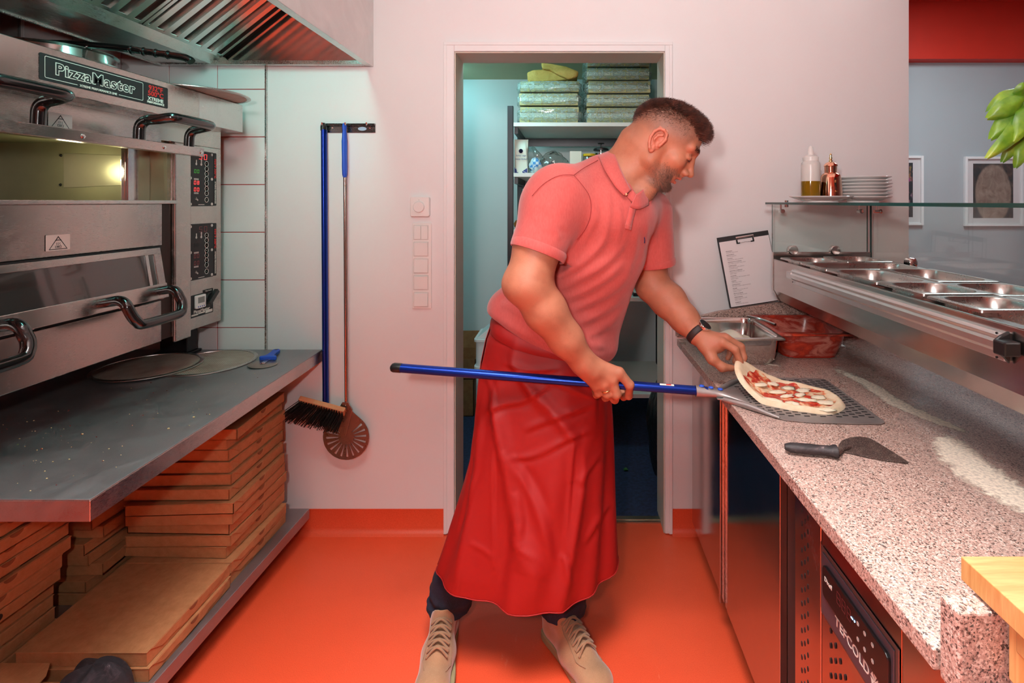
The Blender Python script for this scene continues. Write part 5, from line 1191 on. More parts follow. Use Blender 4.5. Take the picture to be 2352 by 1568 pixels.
# floor: cardboard boxes, white tubs, rubbish bag, leaf
def cbox(label, x0, x1, y0, y1, z0_, z1_b, flaps=False, mark=False):
    c = thing('cardboard_carton', label, 'carton', ((x0+x1)/2, (y0+y1)/2, z0_)); t_ = .004
    m = MB(); m.box(x0, x1, y0, y1, z0_, z0_+t_)
    for q in ((x0,x1,y0,y0+t_),(x0,x1,y1-t_,y1),(x0,x0+t_,y0,y1),(x1-t_,x1,y0,y1)): m.box(*q, z0_, z1_b)
    m.build('carton_body', M_card2, c)
    if flaps:
        m = MB(); m.prism([(y1, z1_b), (y1+.003, z1_b), (y1+.03, z1_b+.11), (y1+.027, z1_b+.11)], x0+.002, x1-.002, 'x'); m.build('flap', M_card2, c)
        m = MB(); m.prism([(x0-.03, z1_b-.06), (x0-.027, z1_b-.06), (x0+.002, z1_b), (x0-.001, z1_b)], y0, y1, 'y'); m.build('flap', M_card2, c)
    if mark:
        m = MB(); m.M = T((x0+x1)/2-.02, y0-.0006, z1_b-.09) @ RX(PI/2); m.lathe([(.032,0),(.032,.0005),(.029,.0005),(.029,0)], 20); m.build('print_mark', plain('faded_red_print', srgb(150,50,40), .7), c)
    else: return c
yb0 = 3.36
def bx_(px, Y): return (px-CX)/F*Y
def bz_(py, Y): return EYE-(py-CY)/F*Y
cbox('lower brown cardboard carton on the store room carpet', bx_(1005,yb0), bx_(1088,yb0), yb0, yb0+.3, .0015, bz_(872,yb0), mark=True)
cbox('open cardboard carton with raised flap stacked on the lower one', bx_(1008,yb0), bx_(1091,yb0), yb0+.01, yb0+.29, bz_(872,yb0)+.001, bz_(826,yb0), flaps=True)
m = MB(); m.M = T(bx_(1084,yb0), yb0+.06, bz_(848,yb0)+.0) @ RX(PI/2); m.lathe([(.020,-.03),(.020,.03),(.016,.032),(0,.032)], 20); m.build('drink_can', steel('teal_can', (.10,.30,.34), .3), None, smooth=40, label='teal drink can lying in the open carton', cat='can')
tb_ = thing('plastic_tub', 'white plastic tub with lid standing behind the man in the store room', 'tub', (bx_(1122,3.2), 3.2, 0.0015)); tx_ = bx_(1128,3.2)
for (za, zb, nm) in ((.0015, bz_(828,3.2), 'tub_body'), (bz_(826,3.2), bz_(768,3.2), 'tub_upper')):
    m = MB(); m.M = T(tx_, 3.2, 0); m.prism(rr(.15, .26, .03), za, zb, 'z'); m.build(nm, M_white, tb_, bevel=.006)
    m = MB(); m.M = T(tx_, 3.2, 0); m.prism(rr(.168, .28, .03), zb-.012, zb+.006, 'z'); m.build('tub_lid', M_white, tb_, bevel=.003)
m = MB(); m.M = T(tx_, 3.2, 0); m.prism([(-.07, bz_(768,3.2)+.006), (.09, bz_(768,3.2)+.006), (.09, bz_(738,3.2)), (.03, bz_(735,3.2))], -.12, .12, 'y'); m.build('tilted_lid', M_white, tb_, bevel=.004)
t = NT('black_bin_liner'); n = t.noise(12, t.co((1,1,.5)), 5, .6, 1.2); t.set(col=(.012,.012,.013,1), rough=.28).bump(n, .8, .02); M_liner = t.mat
m = MB()
def rub(u, v):
    a = 2*PI*u; r = .16*(.55+.75*math.sin(PI*(.15+.8*v)))*(1-.45*v**3); k = 1+.10*math.sin(5*a+3*v)+.06*math.sin(9*a-5*v)
    return (.560+r*k*math.cos(a)*.75, 2.62+r*k*math.sin(a), .0015+.62*v)
m.grid(rub, 48, 24, wrap_u=True); m.build('rubbish_bag', M_liner, None, smooth=179, label='black rubbish bag just inside the door on the right', cat='bag')
lf = onZ(1438, 1079, .004); m = leaf(Vector((lf.x-.014, lf.y, .004)), (1,.1,.0), (0,0,1), .03, .03, .3); m.build('basil_leaf', plain('dark_green_leaf', srgb(30,90,30), .4), None, smooth=179, label='small dark green leaf lying on the blue carpet', cat='leaf')

# ================================================================== peel and pizza
PZ_ = GZ+.003
nk = Vector((.415, 1.462, PZ_)); ax = Vector((1, -.045, 0)).normalized()
BMx = frame(nk, ax, Vector((-ax.y, ax.x, 0)))      # x along blade, y towards the wall
pe = thing('pizza_peel', 'perforated metal pizza peel with long blue pole held by the man', 'pizza peel', tuple(nk))
t = NT('floury_peel_metal'); n = t.noise(14, t.co(), 5, .6, .8); t.set(col=t.ramp(n, [(.3, (.34,.31,.30,1)), (.7, (.44,.41,.39,1))]), rough=t.maprange(n, .3, .7, .42, .55), metal=.8); M_peel = t.mat
outl = [(0,-.026),(.03,-.040),(.11,-.135),(.135,-.158),(.20,-.170),(.30,-.172),(.365,-.170),(.378,-.160),(.380,-.148),(.372,.135),(.368,.150),(.352,.158),(.20,.160),(.12,.150),(.095,.138),(.03,.040),(0,.026)]
m = MB(); m.M = BMx; m.prism(outl, -.0012, .0006, 'z'); bl_ = m.build('blade', M_peel, pe)
m = MB(); m.M = BMx
for s_ in (-1, 1):
    e0 = Vector((.015, s_*.034, .002)); e1 = Vector((.125, s_*.150, .002)); m.tube([e0, e0.lerp(e1,.5)+Vector((0,0,.004)), e1], [.006,.0085,.003], 10)
m.build('stiffening_rib', M_peel, bl_, smooth=60)
slot = None
for i in range(16):
    for j in range(19):
        u = .060+.0200*i; v = -.158+.0170*j+(.0085 if i % 2 else 0)
        lim = min(.152, .03+(u-.02)*1.12)
        if abs(v) > lim-.012 or v > .146 or u > .366: continue
        if slot is None:
            h = MB(); h.M = BMx; h.box(-.0068, .0068, -.0027, .0027, .0006, .0011); slot = h.build('slot', M_matblack, bl_); slot.location = MW[bl_].to_3x3().inverted() @ (BMx.to_3x3() @ Vector((u, v, 0)))  # solid dark insert, shade of a through-hole put into its colour
        else:
            o = slot.copy(); COL.objects.link(o); o.parent = bl_; o.location = MW[bl_].to_3x3().inverted() @ (BMx.to_3x3() @ Vector((u, v, 0)))
butt = P(908, 844, 1.505); jn = nk + ax*(-.022) + Vector((0,0,.0115)); hdv = (butt-jn).normalized()
def sock(u, v):
    q = v; a = 2*PI*u; hw = .0175+(.058-.0175)*max(0, q-.45)**1.4/.55**1.4; hh = .0150*(1-q)**.8+.0012; x = -.055+.135*q
    lift = .0125*(1-q)+.0012*q
    return (x, hw*math.cos(a), lift+hh*math.sin(a))
m = MB(); m.M = frame(nk, ax, Vector((-ax.y, ax.x, 0))); m.grid(sock, 28, 16, wrap_u=True); m.build('socket', M_peel, pe, smooth=60)
m = MB(); m.tube([jn, jn.lerp(butt, .5), butt], .0150, 24, flat=((0,0,1), .85)); m.build('pole', M_bluetube, pe, smooth=50)
m = MB(); m.tube([butt-hdv*.018, butt+hdv*.004, butt+hdv*.010, butt+hdv*.014], [.0156,.0158,.013,.006], 20, flat=((0,0,1), .85)); m.build('end_cap', M_black, pe, smooth=60)
for k in range(3):
    c = nk + ax*(-.038+.026*k) + Vector((0, 0, .0262-.0042*k)); m = MB(); m.M = T(*c); m.lathe([(.0075,0),(.0070,.002),(.004,.0035),(0,.004)], 16); m.build('rivet', M_bluegrip, pe, smooth=60)
up_ = (Vector((0,0,1))-hdv*hdv.z).normalized(); sd_ = hdv.cross(up_)
if sd_.y > 0: sd_ = -sd_
def lab(s0, s1, a0, a1, nm, mat, lift):
    m = MB(); m.grid(lambda u, v: jn+hdv*(s0+(s1-s0)*u)+up_*math.cos(a0+(a1-a0)*v)*(.01275+lift)+sd_*math.sin(a0+(a1-a0)*v)*(.0150+lift), 6, 5); m.build(nm, mat, pe, smooth=60)
lab(.095, .135, .10, .60, 'pole_label', M_whiteprint, .0003); lab(.103, .117, .16, .50, 'pole_label_flag', M_redprint, .0006)
# pizza
pz_ = thing('pizza', 'raw oval pizza with tomato and mozzarella lying on the peel', 'pizza', (.622, 1.458, PZ_))
PC = Vector((.622, 1.452, PZ_+.0012)); hdir = Vector((-.80, .60, 0)); hd_a = math.atan2(hdir.y, hdir.x)
def pR(a):
    d = math.cos(a-hd_a); e = math.cos(2*(a-hd_a)); return .121+.018*e+.012*max(0, d)**3+.003*math.sin(5*a+1)+.002*math.sin(9*a)
def plift(x, y):
    s_ = ((x-PC.x)*hdir.x+(y-PC.y)*hdir.y); l_ = abs(-(x-PC.x)*hdir.y+(y-PC.y)*hdir.x); t_ = max(0, (s_-.045)/.105)
    return .070*t_**1.5*(1-.25*(l_/.1)**2)
def pz_pt(r, a, top):
    R = pR(a); x = PC.x+R*r*math.cos(a); y = PC.y+R*r*math.sin(a); rim = math.exp(-((r-.90)/.085)**2)
    th = .0045+.0085*rim+.0008*math.sin(21*x*9+17*y*7)
    if r > .90: th *= math.sqrt(max(0, 1-((r-.90)/.10)**2))*1.0
    return Vector((x-.4*plift(x,y)*-hdir.x*0, y, PC.z+plift(x,y)+(th if top else 0)))
t = NT('raw_dough'); n = t.noise(40, t.co(), 5); t.set(col=t.ramp(n, [(.3, srgb(226,196,160)), (.7, srgb(242,220,190))]), rough=.7, sss=.1).bump(n, .2, .003); M_dough = t.mat
m = MB()
m.grid(lambda u, v: pz_pt(max(.001, v), 2*PI*u, True), 72, 30, wrap_u=True); m.grid(lambda u, v: pz_pt(max(.001, v), 2*PI*u, False), 72, 12, wrap_u=True, flip=True)
m.build('dough', M_dough, pz_, smooth=179)
t = NT('tomato_and_cheese'); n = t.noise(26, t.co(), 6, .62, 1.0); n2 = t.noise(60, t.co(), 4); t.set(col=t.mix(t.ramp(n, [(.38, srgb(170,24,14)), (.47, srgb(206,60,32)), (.53, srgb(230,150,104)), (.60, srgb(238,212,176))]), srgb(160,22,12), t.maprange(n2, .6, .7, 0, .6)), rough=.28, coat=.3).bump(n2, .4, .003); M_topping = t.mat
m = MB(); m.grid(lambda u, v: pz_pt(max(.001, v*(.80+.05*math.sin(7*2*PI*u)+.03*math.sin(13*2*PI*u+1))), 2*PI*u, True)+Vector((0,0,.0016*(1-v**8))), 72, 20, wrap_u=True); m.build('tomato_topping', M_topping, pz_, smooth=179)
M_mozz = plain('mozzarella', srgb(244,228,200), .4, var=.04, vscale=60, sss=.1)
def onP(x, y): return onZ(x, y, PZ_+.010)
for k, (px, py, l_, w_, an) in enumerate(((1773,884,.024,.013,-.2),(1745,893,.030,.012,.2),(1785,900,.034,.011,.1),(1811,891,.022,.012,.0),(1845,896,.026,.013,.3),(1838,906,.022,.010,.5),(1855,918,.030,.010,-.3),(1775,918,.032,.011,-.5),(1822,926,.022,.011,-.6),(1880,912,.026,.012,.1),(1897,924,.028,.014,0),(1898,940,.030,.010,-.2),(1808,909,.026,.009,.4))):
    c = onP(px, py); zz = plift(c.x, c.y); m = MB(); m.M = T(c.x, c.y, PC.z+.0085+zz) @ RZ(an); blobby(m, (0,0,0), l_*.80, w_*1.05, .0034, 40+k, .30, 20, 10); m.build('mozzarella_slice', M_mozz, pz_, smooth=179)
# ================================================================== the man
class Field:
    def __init__(s, xs, ys, zs):
        s.xs, s.ys, s.zs = [np.asarray(a, np.float32) for a in (xs, ys, zs)]
        s.F = np.full((len(xs), len(ys), len(zs)), 1.0, np.float32)
    def win(s, lo, hi):
        sl = []
        for a, l, h in zip((s.xs, s.ys, s.zs), lo, hi):
            i0 = max(0, int(np.searchsorted(a, l))-1); i1 = min(len(a), int(np.searchsorted(a, h))+1); sl.append(slice(i0, max(i1, i0)))
        return tuple(sl)
    def apply(s, d, sl, k, op):
        A = s.F[sl]
        if op == 'u':
            h = np.maximum(k-np.abs(A-d), 0)/k; s.F[sl] = np.minimum(A, d)-h*h*k*.25
        elif op == 's':
            d = -d; h = np.maximum(k-np.abs(A-d), 0)/k; s.F[sl] = np.maximum(A, d)+h*h*k*.25
        elif op == 'i':
            h = np.maximum(k-np.abs(A-d), 0)/k; s.F[sl] = np.maximum(A, d)+h*h*k*.25
    def coords(s, sl): return s.xs[sl[0]][:,None,None], s.ys[sl[1]][None,:,None], s.zs[sl[2]][None,None,:]
    def cap(s, a, b, ra, rb=None, k=.01, op='u', flat=None):
        rb = ra if rb is None else rb; a = np.array(a, float); b = np.array(b, float); R = max(ra, rb)*(1 if flat is None else max(1, flat[1]))+k+.012
        sl = s.win(np.minimum(a, b)-R, np.maximum(a, b)+R); X, Y, Z = s.coords(sl)
        ab = b-a; L = max(float(ab@ab), 1e-12)
        t = np.clip(((X-a[0])*ab[0]+(Y-a[1])*ab[1]+(Z-a[2])*ab[2])/L, 0, 1)
        dx = X-(a[0]+t*ab[0]); dy = Y-(a[1]+t*ab[1]); dz = Z-(a[2]+t*ab[2])
        q = dx*dx+dy*dy+dz*dz
        if flat is not None:   # (axis, scale): wider along axis by scale
            ax = np.array(flat[0], float); ax /= np.linalg.norm(ax); c = dx*ax[0]+dy*ax[1]+dz*ax[2]; q = q-c*c*(1-1/flat[1]**2)
        s.apply(np.sqrt(q)-(ra+t*(rb-ra)), sl, k, op); return s
    def ell(s, c, r, R=None, k=.01, op='u'):
        c = np.array(c, float); r = np.array(r, float); m = r.max()+k+.012
        sl = s.win(c-m, c+m); X, Y, Z = s.coords(sl); p = (X-c[0], Y-c[1], Z-c[2])
        if R is not None: p = tuple(p[0]*R[0][i]+p[1]*R[1][i]+p[2]*R[2][i] for i in range(3))
        k0 = np.sqrt((p[0]/r[0])**2+(p[1]/r[1])**2+(p[2]/r[2])**2)+1e-9; k1 = np.sqrt((p[0]/r[0]**2)**2+(p[1]/r[1]**2)**2+(p[2]/r[2]**2)**2)+1e-9
        s.apply(k0*(k0-1)/k1, sl, k, op); return s
    def plane(s, p, n, k=.004):     # keep the side against the normal
        n = np.array(n, float); n /= np.linalg.norm(n); X, Y, Z = s.coords((slice(None),)*3)
        s.apply(((X-p[0])*n[0]+(Y-p[1])*n[1]+(Z-p[2])*n[2]), (slice(None),)*3, k, 'i'); return s
    def mesh(s):
        F = s.F; I = (F < 0).astype(np.uint8)
        n = I[:-1,:-1,:-1]+I[1:,:-1,:-1]+I[:-1,1:,:-1]+I[1:,1:,:-1]+I[:-1,:-1,1:]+I[1:,:-1,1:]+I[:-1,1:,1:]+I[1:,1:,1:]
        act = (n > 0) & (n < 8); ci, cj, ck = np.nonzero(act); N = len(ci)
        idx = np.full(act.shape, -1, np.int32); idx[ci, cj, ck] = np.arange(N, dtype=np.int32)
        off = [(0,0,0),(1,0,0),(0,1,0),(1,1,0),(0,0,1),(1,0,1),(0,1,1),(1,1,1)]
        V = np.stack([F[ci+a, cj+b, ck+c] for a, b, c in off], 1); Pq = np.zeros((N, 3), np.float32); W = np.zeros(N, np.float32)
        o = np.array(off, np.float32)
        for a in range(8):
            for b in range(a+1, 8):
                if abs(o[a]-o[b]).sum() != 1: continue
                va, vb = V[:, a], V[:, b]; cr = (va < 0) != (vb < 0); t = np.where(cr, va/np.where(cr, va-vb, 1), 0)
                Pq += cr[:, None]*(o[a]+(o[b]-o[a])*t[:, None]); W += cr
        Pq /= W[:, None]
        P3 = np.stack([s.xs[ci]+Pq[:,0]*(s.xs[ci+1]-s.xs[ci]), s.ys[cj]+Pq[:,1]*(s.ys[cj+1]-s.ys[cj]), s.zs[ck]+Pq[:,2]*(s.zs[ck+1]-s.zs[ck])], 1)
        Q = []
        for axis in range(3):
            A = I[1:] if axis == 0 else (I[:,1:] if axis == 1 else I[:,:,1:]); Bq = I[:-1] if axis == 0 else (I[:,:-1] if axis == 1 else I[:,:,:-1])
            for sign in (0, 1):
                e = (A == 1-sign) & (Bq == sign)      # sign=1: inside -> outside along the axis
                i, j, k = np.nonzero(e)
                u, v = [(1,2),(2,0),(0,1)][axis]; base = np.stack([i, j, k], 1)
                ok = (base[:, u] > 0) & (base[:, v] > 0)
                for q in range(3):
                    if q != axis: ok &= base[:, q] < act.shape[q]
                base = base[ok]
                def g(du, dv):
                    b2 = base.copy(); b2[:, u] -= du; b2[:, v] -= dv; return idx[b2[:,0], b2[:,1], b2[:,2]]
                qd = np.stack([g(1,1), g(0,1), g(0,0), g(1,0)], 1); Q.append(qd if sign else qd[:, ::-1])
        return P3, np.concatenate(Q)
def nb_sum(V, e):
    a = np.concatenate([e[:,0], e[:,1]]); b2 = np.concatenate([e[:,1], e[:,0]]); n = len(V)
    return np.stack([np.bincount(a, V[b2, c], n) for c in range(3)], 1).astype(np.float32), np.bincount(a, minlength=n).astype(np.float32)
def axis_pts(segs):   # [(start, step), ... , end]
    out = []
    for (a, st), (b, _) in zip(segs[:-1], segs[1:]): out.append(np.arange(a, b-1e-6, st))
    return np.concatenate(out)
def np_mesh(name, V, Q, mat, parent, smooth_it=0, **kw):
    if smooth_it:
        e = np.concatenate([Q[:, [0,1]], Q[:, [1,2]], Q[:, [2,3]], Q[:, [3,0]]])
        for it in range(smooth_it):
            lam = .55 if it % 2 == 0 else -.56
            S, C = nb_sum(V, e)
            V = V+lam*(S/np.maximum(C, 1)[:, None]-V)
    me = bpy.data.meshes.new(name); nV, nQ = len(V), len(Q)
    Vl = V
    if parent is not None:
        MI = np.array(MW[parent].inverted()); Vl = V @ MI[:3,:3].T + MI[:3,3]
    me.vertices.add(nV); me.vertices.foreach_set('co', np.ascontiguousarray(Vl, np.float32).ravel())
    me.loops.add(nQ*4); me.loops.foreach_set('vertex_index', np.ascontiguousarray(Q, np.int32).ravel())
    me.polygons.add(nQ); me.polygons.foreach_set('loop_start', np.arange(0, nQ*4, 4, dtype=np.int32))
    me.polygons.foreach_set('use_smooth', np.ones(nQ, bool)); me.materials.append(mat); me.update(calc_edges=True); me.validate()
    return put(name, me, parent, **kw), V
def proj(V): return np.stack([V[:,0]/V[:,1]*F+CX, CY-(V[:,2]-EYE)/V[:,1]*F], 1)
man = thing('person', 'man in salmon polo shirt and long red apron bending over a pizza', 'person', (-.13, 1.66, 0))
# ---- head frame: f forward, u up, s sideways
HO = np.array([.268, 1.515, 1.552]); pit, yaw = math.radians(33), math.radians(12)
hf = np.array([math.cos(pit)*math.cos(yaw), -math.cos(pit)*math.sin(yaw), -math.sin(pit)])
hu = np.array([math.sin(pit)*math.cos(yaw), -math.sin(pit)*math.sin(yaw), math.cos(pit)]); hs = np.cross(hf, hu)   # hs points towards the camera side
HR = [[hf[i], hu[i], hs[i]] for i in range(3)]
def HP(a, b, c=0.0): return HO+hf*a+hu*b+hs*c
hsgn = 1.0 if hs[1] < 0 else -1.0
xs = axis_pts([(-.36,.004),(-.02,.0026),(.115,.004),(.155,.0021),(.425,.0026),(.56,.004),(.57,0)])
ys = axis_pts([(1.20,.004),(1.40,.0023),(1.62,.003),(1.70,.004),(1.86,0)])
zs = axis_pts([(.30,.008),(.80,.0026),(.98,.004),(1.36,.0021),(1.72,.004),(1.75,0)])
b = Field(xs, ys, zs)
# torso, hips and thighs (covered by clothing)
b.cap(P(1262,800,1.70), P(1330,620,1.64), .135, .14, .05); b.cap(P(1330,620,1.64), P(1385,480,1.58), .14, .13, .05)
b.cap(P(1278,458,1.45), P(1400,420,1.555), .055, .075, .05); b.cap(P(1485,480,1.69), P(1420,425,1.57), .055, .075, .05)
b.cap(P(1235,860,1.68), P(1130,1120,1.68), .085, .06, .04); b.cap(P(1280,860,1.74), P(1300,1120,1.68), .085, .06, .04)
b.cap(P(1130,1120,1.68), P(1055,1330,1.66), .058, .045, .03); b.cap(P(1300,1120,1.68), P(1292,1350,1.64), .058, .045, .03)
# neck
b.cap(P(1432,418,1.545), P(1482,352,1.518), .066, .060, .03); b.cap(P(1412,402,1.56), P(1453,320,1.52), .045, .040, .03)
b.cap(P(1478,440,1.50), HP(.035,-.07), .034, .030, .02)
# head
b.ell(HP(-.012,.050), (.099,.083,.077), HR, .02); b.ell(HP(.042,.060), (.053,.056,.063), HR, .02)
b.ell(HP(.046,-.008), (.050,.064,.060), HR, .02); b.ell(HP(-.03,-.005), (.06,.06,.062), HR, .03)
b.ell(HP(.058,-.052), (.033,.040,.042), HR, .015)
for c in (1, -1):
    b.cap(HP(.000,-.048,c*.053), HP(.060,-.084,c*.018), .016, .017, .02); b.cap(HP(.0,-.01,c*.058), HP(.000,-.048,c*.053), .016, .016, .02)
    b.ell(HP(.062,-.006,c*.039), (.026,.022,.022), HR, .015)
    b.cap(HP(.0935,.041,c*.010), HP(.080,.042,c*.044), .0105, .0105, .014)
b.ell(HP(.072,-.084), (.017,.016,.021), HR, .014)
for c in (1, -1):
    b.ell(HP(.1065,.015,c*.031), (.0150,.0125,.0170), HR, .012, 's')
    b.ell(HP(.0815,.0145,c*.032), (.0145,.0130,.0160), HR, .004)
    b.cap(HP(.0960,.0095,c*.022), HP(.0880,.0070,c*.044), .0013, .0013, .003, 's'); b.cap(HP(.0935,.0225,c*.022), HP(.0870,.0215,c*.042), .0010, .0010, .003, 's')
b.cap(HP(.0935,.032), HP(.1010,.010), .0075, .0075, .012); b.cap(HP(.1010,.010), HP(.1165,-.0185), .0075, .0090, .008)
b.ell(HP(.1160,-.0205), (.0100,.0092,.0105), HR, .006); b.ell(HP(.088,-.004), (.017,.032,.015), HR, .010)
for c in (1, -1):
    b.ell(HP(.1025,-.0250,c*.0125), (.0115,.0088,.0072), HR, .006)
    b.ell(HP(.1080,-.0325,c*.0078), (.0075,.0055,.0042), HR, .002, 's')
b.cap(HP(.0985,-.030), HP(.0935,-.043), .008, .008, .008)
for c in (1, -1):
    b.cap(HP(.0960,-.0460), HP(.0830,-.0515,c*.024), .0058, .0038, .005); b.cap(HP(.0880,-.0635), HP(.0785,-.0595,c*.022), .0070, .0042, .006)
b.ell(HP(.0960,-.0548), (.018,.0038,.021), HR, .003, 's')
b.ell(HP(.0850,-.0725), (.008,.004,.018), HR, .008, 's')
for c in (1, -1):
    b.ell(HP(-.012,.006,c*.077), (.020,.030,.007), HR, .006)
    hel = [(.006,.004),(.009,.020),(.004,.034),(-.008,.040),(-.021,.037),(-.029,.024),(-.030,.006),(-.024,-.010),(-.016,-.022)]
    for p, q in zip(hel[:-1], hel[1:]): b.cap(HP(p[0],p[1],c*(.0835+.0045*(p[0] < -.005))), HP(q[0],q[1],c*(.0835+.0045*(q[0] < -.005))), .0042, .0042, .003)
    b.ell(HP(-.010,-.022,c*.082), (.0085,.0105,.0055), HR, .005)
    for p, q in zip([(-.004,.026),(-.014,.020),(-.017,.006)], [(-.014,.020),(-.017,.006),(-.008,-.008)]): b.cap(HP(p[0],p[1],c*.0850), HP(q[0],q[1],c*.0850), .0035, .0035, .003)
    b.ell(HP(-.0065,.003,c*.0895), (.0085,.0130,.0095), HR, .003, 's')
    b.ell(HP(.004,-.002,c*.0835), (.0045,.006,.0035), HR, .003)
# right arm (towards the camera) and hand on the pole
EL = P(1214,648,1.39); WR = P(1340,832,1.452)
b.cap(P(1278,450,1.44), P(1236,560,1.415), .066, .064, .02); b.cap(P(1236,560,1.415), EL, .064, .062, .02)
b.ell(P(1196,655,1.385), (.046,.046,.040), None, .03)
b.cap(EL, P(1252,712,1.405), .058, .0565, .02); b.cap(P(1252,712,1.405), P(1300,778,1.43), .0560, .046, .02); b.cap(P(1300,778,1.43), WR, .0455, .0345, .02)
b.cap(WR, P(1362,848,1.458), .0345, .034, .015)
def finger(chain, k=.006):
    for (p, rp), (q, rq) in zip(chain[:-1], chain[1:]): b.cap(p, q, rp, rq, k)
HY = 1.462
b.cap(P(1352,840,1.460), P(1412,860,HY), .030, .0165, .012); b.cap(P(1350,845,1.460), P(1376,882,HY), .030, .0150, .012); b.ell(P(1385,862,HY+.004), (.040,.020,.032), None, .012)
mcp = [(P(1422,855,1.458), .0145), (P(1406,872,1.455), .0148), (P(1388,882,1.456), .0140), (P(1368,886,1.462), .0128)]
b.cap(P(1350,838,1.46), mcp[0][0], .020, .0145, .012); b.cap(P(1350,842,1.458), mcp[1][0], .020, .0148, .012); b.cap(P(1346,846,1.458), mcp[2][0], .020, .0140, .012); b.cap(P(1343,850,1.46), mcp[3][0], .019, .0128, .012)
finger([mcp[0], (P(1446,884,1.462), .0128), (P(1444,908,1.490), .0112), (P(1432,911,1.522), .0100), (P(1428,897,1.538), .0090)])
finger([mcp[1], (P(1416,906,1.458), .0130), (P(1412,917,1.488), .0115), (P(1406,909,1.522), .0105), (P(1404,896,1.536), .0092)])
finger([mcp[2], (P(1395,905,1.462), .0122), (P(1391,912,1.490), .0110), (P(1387,905,1.522), .0100), (P(1386,892,1.534), .0088)])
finger([mcp[3], (P(1374,902,1.468), .0112), (P(1370,906,1.492), .0100), (P(1367,898,1.518), .0090), (P(1367,888,1.528), .0080)])
finger([(P(1362,846,1.485), .019), (P(1392,848,1.520), .0155), (P(1420,862,1.538), .0135), (P(1440,874,1.538), .0110)], .010)
# left arm and pinching hand
EL2 = P(1498,655,1.715); WR2 = P(1604,768,1.605)
b.cap(P(1490,480,1.70), EL2, .058, .052, .02); b.cap(EL2, P(1535,690,1.685), .054, .055, .02); b.cap(P(1535,690,1.685), P(1572,732,1.642), .054, .044, .02); b.cap(P(1572,732,1.642), WR2, .043, .033, .02, flat=((.4,-.5,.75), 1.0))
b.cap(WR2, P(1620,780,1.592), .032, .029, .012)
b.ell(P(1638,792,1.578), (.040,.030,.026), None, .015)
m2 = [(P(1659,786,1.556), .0130), (P(1668,777,1.576), .0130), (P(1664,774,1.596), .0122), (P(1652,776,1.612), .0112)]
for q, r in m2: b.cap(P(1620,778,1.592), q, .022, r, .012)
finger([m2[0], (P(1689,803,1.545), .0115), (P(1699,829,1.545), .0102), (P(1697,846,1.549), .0088)]); finger([m2[1], (P(1701,796,1.574), .0118), (P(1708,820,1.568), .0102), (P(1703,837,1.560), .0088)])
finger([m2[2], (P(1690,790,1.602), .0110), (P(1694,812,1.598), .0098), (P(1688,830,1.590), .0085)]); finger([m2[3], (P(1673,788,1.622), .0100), (P(1678,808,1.618), .0090), (P(1672,822,1.610), .0080)])
finger([(P(1618,795,1.575), .020), (P(1636,824,1.552), .0150), (P(1659,843,1.545), .0122), (P(1681,845,1.547), .0095)], .012)
V, Q = b.mesh()
# skin: tint attribute marks shaved sides and beard shadow
t = NT('skin'); at = t.N('ShaderNodeVertexColor'); at.layer_name = 'tint'; sp_c = t.N('ShaderNodeSeparateColor'); t.l.new(at.outputs[0], sp_c.inputs[0])
n = t.noise(18, t.co(), 5, .6); n2 = t.noise(420, t.co(), 2, .6); n3 = t.noise(900, t.co((1,1,1)), 1)
cc = t.ramp(n, [(.3, srgb(164,100,74)), (.55, srgb(178,114,86)), (.75, srgb(180,108,82))])
cc = t.mix(cc, srgb(206,110,92), t.math('MULTIPLY', sp_c.outputs[1], .55))
cc = t.mix(cc, srgb(84,66,58), t.math('MULTIPLY', sp_c.outputs[0], t.maprange(n3, .35, .65, .6, 1)))
t.set(col=cc, rough=t.maprange(n2, .3, .7, .48, .64), sss=.05).bump(n2, .35, .0010); t.b.inputs['Subsurface Radius'].default_value = (.012,.005,.003); M_skin = t.mat
body, V = np_mesh('body', V, Q, M_skin, man, 4)
L = (V-HO) @ np.stack([hf, hu, hs], 1); a_, b_, c_ = L[:,0], L[:,1], L[:,2]*1.0
inhead = (np.abs(a_) < .15) & (b_ > -.14) & (b_ < .16) & (np.abs(c_) < .1)
sst = lambda e0, e1, x: (lambda q: q*q*(3-2*q))(np.clip((x-e0)/(e1-e0), 0, 1))
beard = sst(-.020, -.060, b_-.30*np.clip(a_-.05, -.1, 0))*sst(-.010, .030, a_+.20*(b_+.06))*np.where(a_ > .080, np.maximum(sst(-.068, -.074, b_), .7*np.exp(-((b_+.0395)/.004)**2)), 1.0)
beard *= 1-sst(-.100, -.112, b_)*.8
fade = sst(.008, .070, b_+.2*np.clip(-a_, 0, .1))*.80*sst(.084, .062, a_-.15*(b_-.05))
ear = (np.abs(c_) > .076) & (a_ > -.04) & (a_ < .014) & (b_ > -.03) & (b_ < .045)
nape = sst(-.035, -.075, a_)*sst(-.045, .0, b_)*.35
tint = np.zeros(len(V)); tint[inhead] = np.clip(np.maximum(beard*.62, np.maximum(fade, nape)), 0, .8)[inhead]; tint[ear] = 0
red = np.zeros(len(V)); red[ear] = .8; red[inhead & (b_ < -.042) & (b_ > -.070) & (a_ > .083) & (np.abs(c_) < .022)] = 1.0
ca = body.data.color_attributes.new('tint', 'FLOAT_COLOR', 'POINT'); col4 = np.zeros((len(V), 4), np.float32); col4[:,0] = tint; col4[:,1] = red; col4[:,3] = 1; ca.data.foreach_set('color', col4.ravel())
